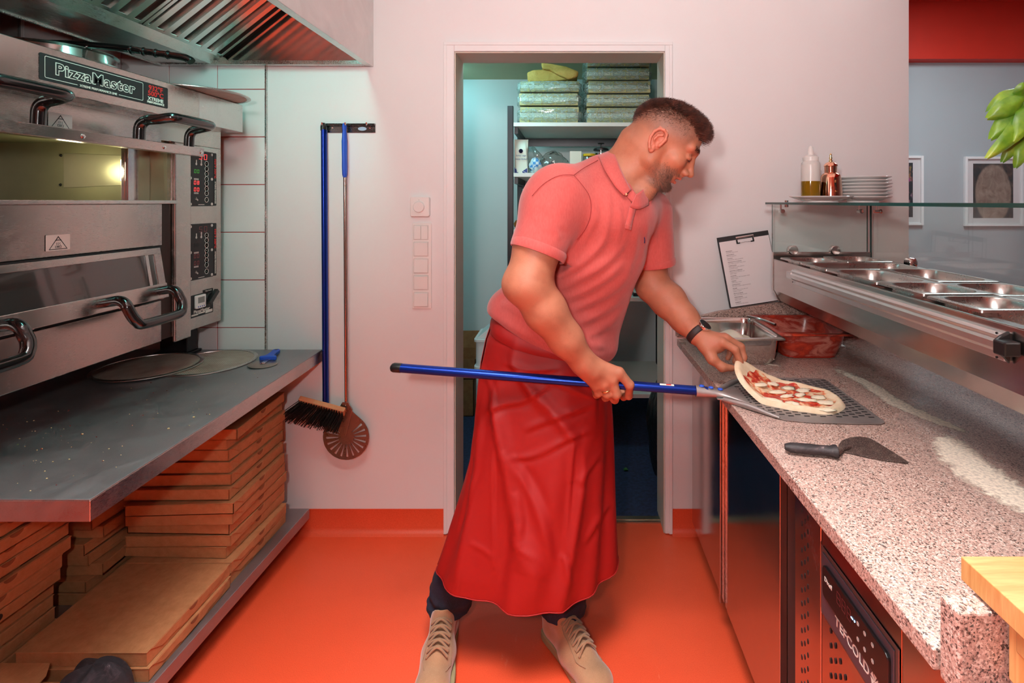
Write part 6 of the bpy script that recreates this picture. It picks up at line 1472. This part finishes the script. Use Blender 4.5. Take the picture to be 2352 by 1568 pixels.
# ---- hair, beard and brows as strands
def vnormals(V, Q):
    n = np.cross(V[Q[:,2]]-V[Q[:,0]], V[Q[:,3]]-V[Q[:,1]]); N = np.zeros_like(V)
    ii = Q.T.ravel(); nn4 = np.tile(n, (4, 1))
    for c in range(3): N[:,c] = np.bincount(ii, nn4[:,c], len(V))
    return N/np.maximum(np.linalg.norm(N, axis=1, keepdims=True), 1e-9)
hidx = np.nonzero(inhead & ~ear)[0]
NV = vnormals(V, Q)
def strands(name, weight, dirfn, lenfn, rad, count, mat, seed, nseg=4):
    rg = np.random.default_rng(seed); w = weight[hidx].astype(float); w /= w.sum(); pick = rg.choice(hidx, count, p=w)
    root = V[pick]+rg.normal(0, .0010, (count, 3)); nn = NV[pick]; d0, d1 = dirfn(pick, nn, rg); ln = lenfn(pick, rg)[:, None]
    d0 = d0/np.linalg.norm(d0, axis=1, keepdims=True); d1 = d1/np.linalg.norm(d1, axis=1, keepdims=True)
    pts = []; p = root-nn*.001
    for i in range(nseg+1):
        pts.append(p); t_ = i/nseg; d = d0*(1-t_)+d1*t_; p = p+d/np.linalg.norm(d, axis=1, keepdims=True)*ln/nseg
    pts = np.stack(pts, 1); tg = pts[:,-1]-pts[:,0]; tg /= np.linalg.norm(tg, axis=1, keepdims=True)+1e-9
    u = np.cross(tg, np.array([.3,.8,.5])); u /= np.linalg.norm(u, axis=1, keepdims=True)+1e-9; v = np.cross(tg, u)
    vs = []; 
    for i in range(nseg+1):
        r = rad*(1-.75*i/nseg)
        for k in range(3): an = 2*PI*k/3; vs.append(pts[:,i]+(u*math.cos(an)+v*math.sin(an))*r)
    VS = np.stack(vs, 1).reshape(-1, 3); per = 3*(nseg+1); qs = []
    for i in range(nseg):
        for k in range(3): qs.append([i*3+k, i*3+(k+1) % 3, (i+1)*3+(k+1) % 3, (i+1)*3+k])
    QS = (np.arange(count)[:, None, None]*per+np.array(qs)[None]).reshape(-1, 4)
    return np_mesh(name, VS.astype(np.float32), QS, mat, body)[0]
t = NT('dark_brown_hair'); n = t.noise(60, t.co(), 2); t.set(col=t.ramp(n, [(.35, srgb(46,24,18)), (.6, srgb(88,46,34)), (.78, srgb(136,78,58))]), rough=.45); M_hair = t.mat
M_beard = plain('grizzled_beard', srgb(98,74,62), .55, var=.5, vscale=200)
# top hair lies above a line running along the side of the head, in the head frame
line_a = np.array([-.13,-.105,-.07,-.02,.02,.05,.075,.095]); line_b = np.array([.045,.070,.098,.112,.110,.098,.082,.075])
above = b_-np.interp(a_, line_a, line_b)
wtop = np.where(inhead, sst(-.012, .010, above)*(a_ < .088), 0)
wback = np.where(inhead, sst(-.070, .0, above)**1.5*(a_ < .05)*(b_ > .0)*(.25+.75*sst(.04, -.05, a_)), 0)
hfv, huv, hsv = hf, hu, hs
def dtop(pk, nn, rg):
    m_ = len(pk); sw = rg.normal(0, .22, (m_, 3)); fr_w = np.clip((a_[pk]+.02)/.09, 0, 1)[:, None]
    return nn*.8+hfv*.35+sw, nn*(.25+.25*fr_w)+hfv*(.55+.3*fr_w)+huv*.25*fr_w+sw*1.2
def ltop(pk, rg): return (.010+.020*np.clip((a_[pk]+.05)/.12, 0, 1)+.004*rg.random(len(pk)))
strands('hair', wtop+1e-9*(wtop == 0), dtop, ltop, .00058, 9000, M_hair, 1, 4)
strands('cropped_hair', wback+1e-12, lambda pk, nn, rg: (nn*.6-huv*.4-hfv*.2+rg.normal(0, .15, (len(pk), 3)), nn*.3-huv*.5-hfv*.3+rg.normal(0, .1, (len(pk), 3))), lambda pk, rg: .005+.006*np.clip((above[pk]+.05)/.05, 0, 1), .00034, 15000, M_hair, 2, 2)
wbe = np.where(inhead & ~ear, beard**1.3*(.35+1.8*sst(.02, .07, a_)), 0)
strands('beard', wbe+1e-12, lambda pk, nn, rg: (nn*.6-huv*.6+hfv*.15+rg.normal(0, .25, (len(pk), 3)), nn*.2-huv*.8+hfv*.25+rg.normal(0, .25, (len(pk), 3))), lambda pk, rg: .003+.006*np.clip((a_[pk]-.02)/.05, 0, 1)*rg.random(len(pk))+.002, .00024, 5200, M_beard, 3, 2)
wbr = np.where(inhead, np.exp(-((b_-.046)/.0045)**2)*(np.abs(c_) > .010)*(np.abs(c_) < .045)*(a_ > .06), 0)
strands('eyebrow', wbr+1e-12, lambda pk, nn, rg: (nn*.4+hsv*np.sign(c_[pk])[:, None]*.8+rg.normal(0, .15, (len(pk), 3)), nn*.2+hsv*np.sign(c_[pk])[:, None]+rg.normal(0, .15, (len(pk), 3))), lambda pk, rg: .005+.003*rg.random(len(pk)), .00032, 700, M_beard, 4, 2)
wla = np.where(inhead, np.exp(-((b_-.0085)/.0014)**2)*(np.abs(c_) > .020)*(np.abs(c_) < .045)*(a_ > .08), 0)
strands('eyelashes', wla+1e-12, lambda pk, nn, rg: (nn*.6-huv*.5+rg.normal(0, .1, (len(pk), 3)), nn*.5-huv*.2+rg.normal(0, .1, (len(pk), 3))), lambda pk, rg: .0045+0*pk, .00028, 150, M_hair, 5, 2)
# ---- polo shirt
t = NT('salmon_pique'); c = t.co(); n = t.noise(10, c, 5); w = t.noise(1100, t.co(), 1); w2 = t.noise(260, t.co((1,1,.25)), 3)
cc = t.mix(t.ramp(n, [(.3, srgb(182,74,70)), (.7, srgb(192,86,80))]), t.ramp(w2, [(.3, srgb(174,64,60)), (.7, srgb(206,102,94))]), .28)
t.set(col=cc, rough=.9, sheen=.25).bump(w, .35, .0007); M_polo = t.mat
g = Field(np.arange(-.36,.36,.0034), np.arange(1.28,1.90,.0036), np.arange(.80,1.62,.0034))
g.ell(P(1284,722,1.672), (.205,.160,.17), None, .03); g.ell(P(1312,650,1.65), (.195,.158,.17), None, .04); g.ell(P(1345,570,1.61), (.190,.162,.17), None, .04)
g.ell(P(1385,490,1.575), (.165,.160,.13), None, .04)
g.cap(P(1268,472,1.455), P(1392,432,1.555), .088, .080, .05); g.cap(P(1480,490,1.67), P(1420,425,1.575), .075, .085, .05)
g.cap(P(1392,414,1.565), P(1432,408,1.545), .066, .062, .04)
g.cap(P(1300,434,1.47), P(1372,408,1.55), .052, .050, .04)
g.cap(P(1282,445,1.45), P(1230,585,1.41), .083, .0755, .035)
g.cap(P(1490,490,1.69), P(1504,625,1.705), .076, .067, .03)
# blouse over the apron waist
g.ell(P(1175,700,1.72), (.070,.10,.050), None, .04); g.cap(P(1165,715,1.66), P(1330,800,1.575), .050, .05, .05); g.cap(P(1330,800,1.575), P(1385,800,1.62), .045, .04, .05)
# hems, neck and arm openings
p0 = np.array(P(1122,716,1.66)); p1 = np.array(P(1392,838,1.66)); dv = p1-p0
g.plane(p0, (dv[2], 0.02, -dv[0]), .006)
ad = np.array(P(1230,585,1.41)-P(1282,445,1.45)); ad /= np.linalg.norm(ad); hc = np.array(P(1236,577,1.41))
def cutsleeve(c, d, R):
    sl = g.win(c-R, c+R); X, Y, Z = g.coords(sl); dd = (X-c[0])*d[0]+(Y-c[1])*d[1]+(Z-c[2])*d[2]
    rr_ = np.sqrt((X-c[0])**2+(Y-c[1])**2+(Z-c[2])**2)-R
    g.apply(np.maximum(-dd, rr_), sl, .004, 's')
cutsleeve(hc, ad/np.linalg.norm(ad)*1.0, .115)
ad2 = np.array(P(1504,625,1.705)-P(1490,490,1.69)); ad2 /= np.linalg.norm(ad2); cutsleeve(np.array(P(1503,606,1.703)), ad2, .10)
g.cap(hc+ad*.055, hc+ad*.10, .0690, .068, .003, 's'); g.cap(np.array(P(1503,606,1.703))+ad2*.045, np.array(P(1503,606,1.703))+ad2*.09, .060, .060, .003, 's')
# head and neck hole
g.cap(P(1437,405,1.535), P(1495,335,1.50), .073, .080, .006, 's'); g.cap(P(1480,448,1.475), P(1470,420,1.50), .030, .05, .006, 's')
Vs, Qs = g.mesh()
def relax(V, Q, it):
    e = np.concatenate([Q[:, [0,1]], Q[:, [1,2]], Q[:, [2,3]], Q[:, [3,0]]])
    for k in range(it):
        S, C = nb_sum(V, e)
        V = V+(.55 if k % 2 == 0 else -.56)*(S/np.maximum(C, 1)[:, None]-V)
    return V
def drape(V, Q, folds):
    # cloth folds: ridges (amp > 0) and valleys along lines lying on the camera-facing side of the garment
    N = vnormals(V, Q); px = proj(V); fac = np.clip(-N[:,1]*1.6+.1, 0, 1); D = np.zeros(len(V))
    for pts, amp, w in folds:
        cu = smooth_path([Vector((x, y, 0)) for x, y in pts], 6); A = np.array([(p.x, p.y) for p in cu]); best = np.full(len(V), 1e9); tt = np.zeros(len(V))
        m = (px[:,0] > A[:,0].min()-5*w) & (px[:,0] < A[:,0].max()+5*w) & (px[:,1] > A[:,1].min()-5*w) & (px[:,1] < A[:,1].max()+5*w); ii = np.nonzero(m)[0]; q = px[ii]; bd = best[ii]; tb = tt[ii]; n = len(A)-1
        for k in range(n):
            d = A[k+1]-A[k]; t_ = np.clip(((q-A[k]) @ d)/max(d @ d, 1e-9), 0, 1); dd = np.hypot(*(q-A[k]-t_[:,None]*d).T); c = dd < bd; bd = np.where(c, dd, bd); tb = np.where(c, (k+t_)/n, tb)
        D[ii] += amp*np.exp(-(bd/w)**2)*np.clip(np.minimum(tb, 1-tb)*4, 0, 1)
    return V+N*(D*fac)[:,None]
Vs = relax(Vs, Qs, 6).astype(np.float32)
SF = []; FA, FW = .58, 1.15
def rv(pts, amp=.006, w=8, dx=7, dy=9):
    SF.append((pts, amp*FA, w*FW)); SF.append(([(x+dx*FW, y+dy*FW) for x, y in pts], -amp*.6*FA, w*.9*FW))
rv([(1262,640),(1312,618),(1352,592),(1388,555),(1404,515)], .008, 9); rv([(1276,668),(1332,640),(1382,612),(1420,575),(1440,535)], .008, 9); rv([(1290,692),(1352,664),(1398,636),(1436,600)], .006, 8)
rv([(1306,716),(1365,690),(1418,660),(1450,622)], .006, 8); rv([(1325,745),(1385,716),(1432,680)], .006, 8); rv([(1345,775),(1400,745),(1436,705)], .005, 8); rv([(1300,760),(1350,790),(1390,800)], .005, 8)
rv([(1362,445),(1368,499),(1346,545),(1322,585)], .006, 8, 9, 2); rv([(1396,430),(1400,482),(1388,545),(1360,590)], .005, 7, 8, 2); rv([(1420,462),(1427,512),(1414,570)], .004, 6, 7, 2); rv([(1465,520),(1458,580),(1436,640)], .005, 8, 8, 2); rv([(1488,500),(1484,560),(1470,610)], .004, 6, 6, 2)
rv([(1255,465),(1272,500),(1298,530)], .004, 7); rv([(1262,505),(1278,530),(1288,552)], .004, 7, 8, 2); rv([(1225,490),(1245,518),(1268,538)], .0035, 7)
rv([(1122,708),(1150,735),(1200,765),(1260,795)], .007, 9, 2, 10); rv([(1150,690),(1180,715),(1225,735)], .005, 8); rv([(1132,690),(1165,668),(1200,690)], .005, 8); rv([(1500,520),(1506,560),(1496,590)], .004, 6, 6, 1)
Vs = drape(Vs, Qs, SF).astype(np.float32)
shirt, Vs = np_mesh('polo_shirt', Vs, Qs, M_polo, man, 2)
SPX = proj(Vs)
def surf_at(x, y, lift=.0015, V_=None):
    V_, PX = (Vs, SPX) if V_ is None else V_
    d = np.hypot(PX[:,0]-x, PX[:,1]-y); c = np.nonzero(d < 6)[0]
    if len(c) == 0: c = np.argsort(d)[:6]
    Y = float(np.min(V_[c,1])); return P(x, y, Y-lift)
def seam(name, pts, r, mat, parent, lift=.0):
    cu = [surf_at(p.x, p.y, lift) for p in smooth_path([Vector((x, y, 0)) for x, y in pts], 5)]
    for _ in range(3): cu = [cu[0]]+[(cu[i-1]+cu[i]*2+cu[i+1])/4 for i in range(1, len(cu)-1)]+[cu[-1]]
    m = MB(); m.tube(cu, r, 6); return m.build(name, mat, parent, smooth=179)
M_seam = plain('dark_salmon_thread', srgb(150,50,50), .9)
seam('seam', [(1373,368),(1340,386),(1318,402)], .0009, M_seam, shirt, .0002); seam('seam', [(1318,402),(1340,428),(1356,455),(1357,492),(1345,525),(1325,550)], .0009, M_seam, shirt, .0002); seam('seam', [(1318,402),(1285,402),(1248,422),(1222,450)], .0009, M_seam, shirt, .0002)
# sleeve cuffs: ribbed bands
def band(c, d, R, w, th, name, flat=None):
    d = Vector(d).normalized(); u_ = d.cross(Vector((0,1,0))).normalized(); v_ = d.cross(u_)
    m = MB(); c = Vector(c)
    prf_ = [(R-th, -w), (R, -w), (R+th*.6, -w*.5), (R+th*.6, w*.5), (R, w), (R-th, w)]
    m.grid(lambda a, s_: (lambda q: c+d*q[1]+(u_*math.cos(2*PI*a)+v_*math.sin(2*PI*a))*q[0])(prf_[int(round(s_*5))]), 56, 6, wrap_u=True); return m.build(name, M_polo, shirt, smooth=50)
band(hc-ad*.004, ad, .0765, .013, .004, 'sleeve_cuff'); band(np.array(P(1503,604,1.703))-ad2*.004, ad2, .0675, .012, .004, 'sleeve_cuff')
# collar: folded leaves, open at the throat
def strip(name, inner, outer, mat, parent, th=.0026, n=6, bow=.004):
    I_ = smooth_path([P(*p) for p in inner], n); O_ = smooth_path([P(*p) for p in outer], n); m = MB(); N_ = len(I_); nv = 6; vs = []
    for i in range(N_):
        for k in range(nv):
            t_ = k/(nv-1); p = I_[i].lerp(O_[i], t_); p.y -= bow*math.sin(PI*t_); vs.append(p)
    m.add(vs, [(i*nv+k, i*nv+k+1, (i+1)*nv+k+1, (i+1)*nv+k) for i in range(N_-1) for k in range(nv-1)])
    o = m.build(name, mat, parent, smooth=179); so = o.modifiers.new('thick', 'SOLIDIFY'); so.thickness = th; so.offset = 0; return o
strip('collar', [(1402,346,1.575),(1409,349,1.525),(1417,368,1.474),(1432,402,1.452),(1450,436,1.440)], [(1372,357,1.575),(1376,362,1.505),(1390,392,1.452),(1413,428,1.430),(1433,449,1.424)], M_polo, shirt)
strip('collar', [(1402,346,1.575),(1408,352,1.62),(1425,372,1.655)], [(1385,352,1.59),(1396,362,1.64),(1420,385,1.672)], M_polo, shirt)
strip('collar', [(1462,446,1.436),(1474,437,1.458),(1484,428,1.50)], [(1446,476,1.424),(1468,480,1.432),(1490,470,1.468)], M_polo, shirt)
strip('collar_stand', [(1448,434,1.446),(1456,440,1.442),(1462,446,1.440)], [(1440,452,1.436),(1450,462,1.432),(1456,468,1.432)], M_polo, shirt, bow=0)
def surf_strip(name, left, right, lift, mat, parent):
    l_ = [surf_at(p.x, p.y, lift) for p in smooth_path([Vector((x, y, 0)) for x, y in left], 5)]; r_ = [surf_at(p.x, p.y, lift) for p in smooth_path([Vector((x, y, 0)) for x, y in right], 5)]
    m = MB(); m.add([p for ab in zip(l_, r_) for p in ab], [(2*i, 2*i+1, 2*i+3, 2*i+2) for i in range(len(l_)-1)]); o = m.build(name, mat, parent, smooth=179); so = o.modifiers.new('thick', 'SOLIDIFY'); so.thickness = .002; return o
surf_strip('placket', [(1446,474),(1440,500),(1435,520)], [(1460,478),(1454,504),(1449,528)], .002, M_polo, shirt)
surf_strip('placket_tab', [(1436,514),(1435,524)], [(1450,519),(1449,529)], .005, M_polo, shirt)
seam('chest_logo', [(1480,545),(1481,552),(1480,558)], .0012, M_navy, shirt, .001)
m = MB(); m.ball(P(1438,446,1.426), .004, .0025, .004, 12, 6); m.build('button', plain('horn_button', srgb(206,150,110), .3), shirt)
# ---- apron: wrapped skirt from waist to shin
M_apron = fabric('red_apron_cloth', srgb(150,9,6), 1500, .05, .62, .10, 0.0)
LR = [(1.05,-.235,.118,1.700,.135),(1.00,-.250,.124,1.700,.150),(.95,-.268,.126,1.695,.156),(.88,-.283,.128,1.690,.162),(.80,-.293,.136,1.685,.168),(.70,-.299,.141,1.680,.174),(.60,-.311,.143,1.675,.180),(.50,-.338,.144,1.670,.187),(.40,-.367,.146,1.665,.194),(.30,-.395,.148,1.660,.200),(.247,-.411,.148,1.660,.203)]
rows = [(z, (l+r)/2, (r-l)/2-.004, y, d) for z, l, r, y, d in LR]
rz_ = np.array([r[0] for r in rows])[::-1]
def ai(z, k): return float(np.interp(z, rz_, np.array([r[k] for r in rows])[::-1]))
def apron_pt(u, v, off=0.0):
    a = 2*PI*u+.6; top = .985-.050*math.cos(a+.15); hem = .250+.010*math.sin(a*2+1); z = top+(hem-top)*v
    cx, hw, cy, hd = ai(z,1), ai(z,2), ai(z,3), ai(z,4); ca, sa = math.cos(a), math.sin(a)
    w = min(1, max(0, (1.0-z)/.75)); f = 0
    f += .012*w*math.sin(5*a+.9+1.2*v)+.006*w*math.sin(9*a+2.5*v+.4)+.004*w*math.sin(15*a+1+6*v)
    # draped creases: from the hip diagonally to the front hem, around the raised knee
    ang = (a % (2*PI))
    for (a0, z0_, a1, z1_b, amp, wd) in ((4.05,.80,4.75,.35,.016,.10),(4.30,.92,5.1,.70,.012,.09),(3.75,.75,4.0,.30,.012,.10),(5.25,.60,5.05,.27,.013,.08),(4.55,.55,4.62,.26,.009,.07),(3.55,.9,3.7,.5,.008,.09),(4.9,.86,5.5,.80,.008,.10)):
        if min(z0_,z1_b)-.12 < z < max(z0_,z1_b)+.1:
            t_ = min(1, max(0, (z0_-z)/(z0_-z1_b))); c0 = a0+(a1-a0)*t_; e = min(1, (z0_+.1-z)/.15)*min(1, (z-z1_b+.14)/.15)
            f += amp*math.exp(-((ang-c0)/wd)**2)*max(0, e)
    f += .010*math.exp(-((ang-4.0)/.3)**2-((z-.62)/.10)**2)
    p_ = .86
    sg = lambda q: math.copysign(abs(q)**p_, q)
    return Vector((cx+(hw+f+off)*sg(ca), cy+(hd+f+off)*sg(sa), z))
NU, NVv = 260, 150
Va = np.array([apron_pt(i/NU, j/(NVv-1)) for j in range(NVv) for i in range(NU)], np.float32)
Qa = np.array([((j+1)*NU+i, (j+1)*NU+(i+1) % NU, j*NU+(i+1) % NU, j*NU+i) for j in range(NVv-1) for i in range(NU)], np.int32)
SF = []; FA, FW = .9, 1.0
rv([(1131,1015),(1131,1110),(1132,1202),(1137,1310)], .004, 5, 7, 0); rv([(1318,1000),(1312,1080),(1306,1160),(1299,1275)], .005, 5, 8, 0); rv([(1150,1035),(1207,1112),(1245,1200),(1272,1310)], .010, 14, 18, -4)
rv([(1107,950),(1150,930),(1207,918),(1274,872)], .006, 9); rv([(1200,990),(1240,972),(1302,950),(1372,925)], .006, 9); rv([(1160,1052),(1226,1046),(1312,1004),(1370,985)], .005, 8); rv([(1075,1245),(1105,1262),(1135,1290),(1150,1330)], .005, 8); rv([(1175,1230),(1190,1262),(1230,1290),(1262,1330)], .005, 8); rv([(1290,1270),(1302,1300),(1310,1345)], .006, 7, 9, 0)
rv([(1330,1120),(1350,1080),(1385,1030)], .004, 8); rv([(1340,1250),(1370,1200),(1400,1150)], .005, 8); rv([(1110,840),(1128,890),(1135,960)], .005, 7, 8, 0); rv([(1150,830),(1210,850),(1290,845)], .005, 7); rv([(1045,1230),(1070,1150),(1095,1080)], .004, 6, 7, 3); rv([(1180,1130),(1200,1180),(1195,1240)], .004, 8)
Va = drape(Va, Qa, SF).astype(np.float32)
ap, _ = np_mesh('apron', Va, Qa, M_apron, man); so = ap.modifiers.new('thick', 'SOLIDIFY'); so.thickness = .0018; so.offset = -1
# hem and overlapping edge of the wrap
m = MB(); m.tube([apron_pt(u/100, 1-.004, .0012) for u in range(101)], .0016, 6, cap=False); m.build('hem', M_apron, ap, smooth=179)
m = MB(); m.grid(lambda u, v: apron_pt((2.98+.34*u-.6-.10*(1-v)*0)/(2*PI) % 1.0, v*.985+.01, .0030), 14, 80); ov_ = m.build('wrap_edge', M_apron, ap, smooth=179); so = ov_.modifiers.new('thick', 'SOLIDIFY'); so.thickness = .002
m = MB(); m.grid(lambda u, v: apron_pt(u, .005+.055*v, .004+.006*math.sin(PI*v)+.0015*math.sin(40*u)), 120, 7, wrap_u=True, flip=True); m.build('waistband', M_apron, ap, smooth=179)
# ---- jeans
t = NT('dark_denim'); n = t.noise(16, t.co((1,1,.6)), 5, .6); w = t.noise(900, t.co((1,1,.4)), 1); t.set(col=t.mix(t.ramp(n, [(.35, srgb(10,13,24)), (.65, srgb(22,28,50)), (.8, srgb(42,52,82))]), srgb(56,66,100), t.maprange(w, .55, .75, 0, .4)), rough=.85).bump(w, .3, .0008); M_denim = t.mat
def shoe_frame(heel, toe):
    d = Vector(toe)-Vector(heel); d.z = 0; return Vector(heel), d.normalized(), d.length
SH = [(Vector((-.392, 1.685, 0)), Vector((-.372, 1.405, 0)), P(1032,1395,1.64), P(1022,1430,1.635)), (Vector((-.062, 1.675, 0)), Vector((.108, 1.435, 0)), P(1292,1400,1.63), P(1286,1455,1.63))]
j = Field(np.arange(-.50,.20,.0036), np.arange(1.46,1.86,.0036), np.arange(.07,.95,.0042))
j.cap(P(1235,860,1.68), P(1130,1120,1.68), .098, .080, .03); j.cap(P(1285,860,1.73), P(1302,1120,1.68), .098, .080, .03)
j.cap(P(1130,1120,1.68), P(1046,1335,1.660), .078, .066, .03); j.cap(P(1302,1120,1.68), P(1293,1370,1.645), .078, .067, .03)
j.cap(P(1046,1335,1.660), P(1027,1412,1.645), .066, .060, .03); j.cap(P(1293,1370,1.645), P(1289,1446,1.638), .066, .058, .03)
rj = random.Random(6)
for (c0, rad) in ((P(1040,1350,1.655), .062), (P(1031,1385,1.65), .060), (P(1026,1410,1.645), .060), (P(1293,1390,1.642), .062), (P(1291,1420,1.640), .060), (P(1289,1444,1.638), .059)):
    for k in range(14):
        a0 = 2*PI*k/14; a1 = 2*PI*(k+1)/14; z0_ = .012*math.sin(a0*1+rad*300); z1_b = .012*math.sin(a1*1+rad*300)
        j.cap(c0+Vector((math.cos(a0)*rad, math.sin(a0)*rad, z0_)), c0+Vector((math.cos(a1)*rad, math.sin(a1)*rad, z1_b)), .007, .007, .014)
j.plane((0,0,.105), (0,0,-1), .004)
Vj, Qj = j.mesh(); jeans, _ = np_mesh('jeans', Vj, Qj, M_denim, man, 4)
# ---- suede trainers
t = NT('tan_suede'); n = t.noise(14, t.co(), 5); w = t.noise(500, t.co(), 2); t.set(col=t.mix(t.ramp(n, [(.3, srgb(142,104,74)), (.7, srgb(172,130,96))]), srgb(190,150,116), t.maprange(w, .5, .8, 0, .4)), rough=.95, sheen=.4).bump(w, .35, .001); M_suede = t.mat
M_sole = plain('olive_rubber_sole', srgb(150,136,100), .7, var=.06); M_lace = fabric('tan_laces', srgb(150,112,82), 1600, .15)
for si, (heel, toe, _, _) in enumerate(SH):
    d = (toe-heel).normalized(); Ls = (toe-heel).length; s_ = Vector((d.y, -d.x, 0)); up = Vector((0,0,1))
    q = lambda a, c, z: heel+d*(a*Ls)+s_*c+up*z
    lo = np.minimum(np.array(heel), np.array(toe))-.09; hi = np.maximum(np.array(heel), np.array(toe))+.09
    f = Field(np.arange(lo[0], hi[0], .0030), np.arange(lo[1], hi[1], .0030), np.arange(.012, .19, .0030))
    f.cap(q(.12,0,.050), q(.5,.004,.050), .036, .041, .02); f.cap(q(.5,.004,.046), q(.86,.006,.036), .043, .036, .02, flat=(s_, 1.18)); f.ell(q(.86,.006,.036), (.046,.046,.032), None, .02)
    f.cap(q(.13,0,.055), q(.15,0,.105), .037, .038, .02); f.cap(q(.30,0,.085), q(.62,.003,.062), .034, .032, .02)
    f.cap(q(.36,0,.095), q(.33,0,.140), .022, .017, .012, flat=(s_, 1.6))      # tongue
    f.cap(q(.10,0,.09), q(.26,0,.104), .040, .040, .012); f.cap(q(.13,0,.150), q(.24,0,.148), .033, .036, .006, 's')
    f.plane((0,0,.022), (0,0,-1), .004)
    Vf, Qf = f.mesh(); upper, _ = np_mesh('shoe', Vf, Qf, M_suede, man, 3)
    m = MB(); outl_ = [(-.02,.0),(.0,.030),(.08,.037),(.25,.037),(.45,.042),(.65,.051),(.82,.051),(.95,.036),(1.03,.012),(1.04,-.004),(1.0,-.026),(.88,-.042),(.70,-.047),(.45,-.038),(.25,-.036),(.06,-.036),(-.01,-.026)]
    cu = smooth_path([Vector((a*Ls, c*1.02, 0)) for a, c in outl_]+[Vector((-.02*Ls,0,0))], 4)[:-1]
    m.M = frame(heel, d, s_ if Vector((0,0,1)).dot(d.cross(s_)) > 0 else -s_)
    m.prism([(p_.x, p_.y) for p_ in cu], .0008, .027, 'z'); m.build('sole', M_sole, upper, bevel=.004)
    PXf = proj(Vf)
    for sgn_ in (-1, 1):
        cu2 = []
        for t_ in np.linspace(0, 1, 12):
            c_t = q(.40+.40*t_, sgn_*(.030+.014*t_-.050*max(0, t_-.72)), .2); d2 = (Vf[:,0]-c_t.x)**2+(Vf[:,1]-c_t.y)**2; ii = np.argsort(d2)[:12]; cu2.append(Vector((c_t.x, c_t.y, float(Vf[ii,2].max())+.0002)))
        m = MB(); m.tube(cu2, .0010, 5); m.build('stitch_line', M_lace, upper, smooth=179)
    for k in range(6):
        a = .34+.062*k; z = .133-.0125*k if k else .137; z = [.1335,.1275,.1215,.1150,.1085,.1020][k]
        for sg_ in (-1, 1):
            m = MB(); pts = [q(a, -sg_*.030, z-.014), q(a+.012, -sg_*.012, z+.0015), q(a+.028, sg_*.008, z+.0015), q(a+.045, sg_*.030, z-.020)]
            m.tube(smooth_path(pts, 5), .0034, 8); m.build('lace', M_lace, upper, smooth=60)
    pass
# ---- watch and ring
fa = (Vector(WR2)-P(1572,732,1.642)).normalized(); wcn = Vector(WR2)+fa*-.004
u_ = fa.cross(Vector((0,1,0))).normalized(); v_ = fa.cross(u_)
m = MB(); m.grid(lambda a, s2: wcn+fa*(s2-.5)*.021+(u_*math.cos(2*PI*a)+v_*math.sin(2*PI*a))*(.0362+.0012*math.sin(PI*s2)), 48, 5, wrap_u=True); wa = m.build('watch', plain('dark_leather_strap', srgb(44,28,26), .6, var=.2, vscale=60, bump=.3, bscale=200), man, smooth=60); so = wa.modifiers.new('thick', 'SOLIDIFY'); so.thickness = .003
wn = Vector((.42,-.30,.86)); wn = (wn-fa*wn.dot(fa)).normalized()
WM = frame(wcn+wn*.0345, fa, wn.cross(fa))
m = MB(); m.M = WM; m.lathe([(.0205,-.004),(.0225,-.001),(.0225,.005),(.0212,.0072),(.0195,.0074),(.0190,.0060),(0,.0060)], 36); m.build('watch_case', M_chrome, wa, smooth=40)
m = MB(); m.M = WM; m.lathe([(.0188,.0061),(.0185,.0072),(0,.0074)], 36); m.build('watch_dial', NT('black_watch_glass').set(col=(.01,.01,.012,1), rough=.08).mat, wa, smooth=40)
m = MB(); m.M = WM; m.tube([(0,-.022,.002),(0,-.0265,.002)], .0024, 10); m.tube([(.010,-.020,.002),(.012,-.0245,.002)], .002, 10); m.build('watch_crown', M_chrome, wa)
rp = mcp[2][0].lerp(P(1395,905,1.462), .55); rd = (P(1395,905,1.462)-mcp[2][0]).normalized(); ru = rd.cross(Vector((0,1,0))).normalized(); rv = rd.cross(ru)
m = MB(); m.grid(lambda a, s2: rp+rd*.0022*math.cos(2*PI*s2)+(ru*math.cos(2*PI*a)+rv*math.sin(2*PI*a))*(.0141+.0010*math.sin(2*PI*s2)), 36, 9, wrap_u=True); m.build('ring', M_brass, man, smooth=179)
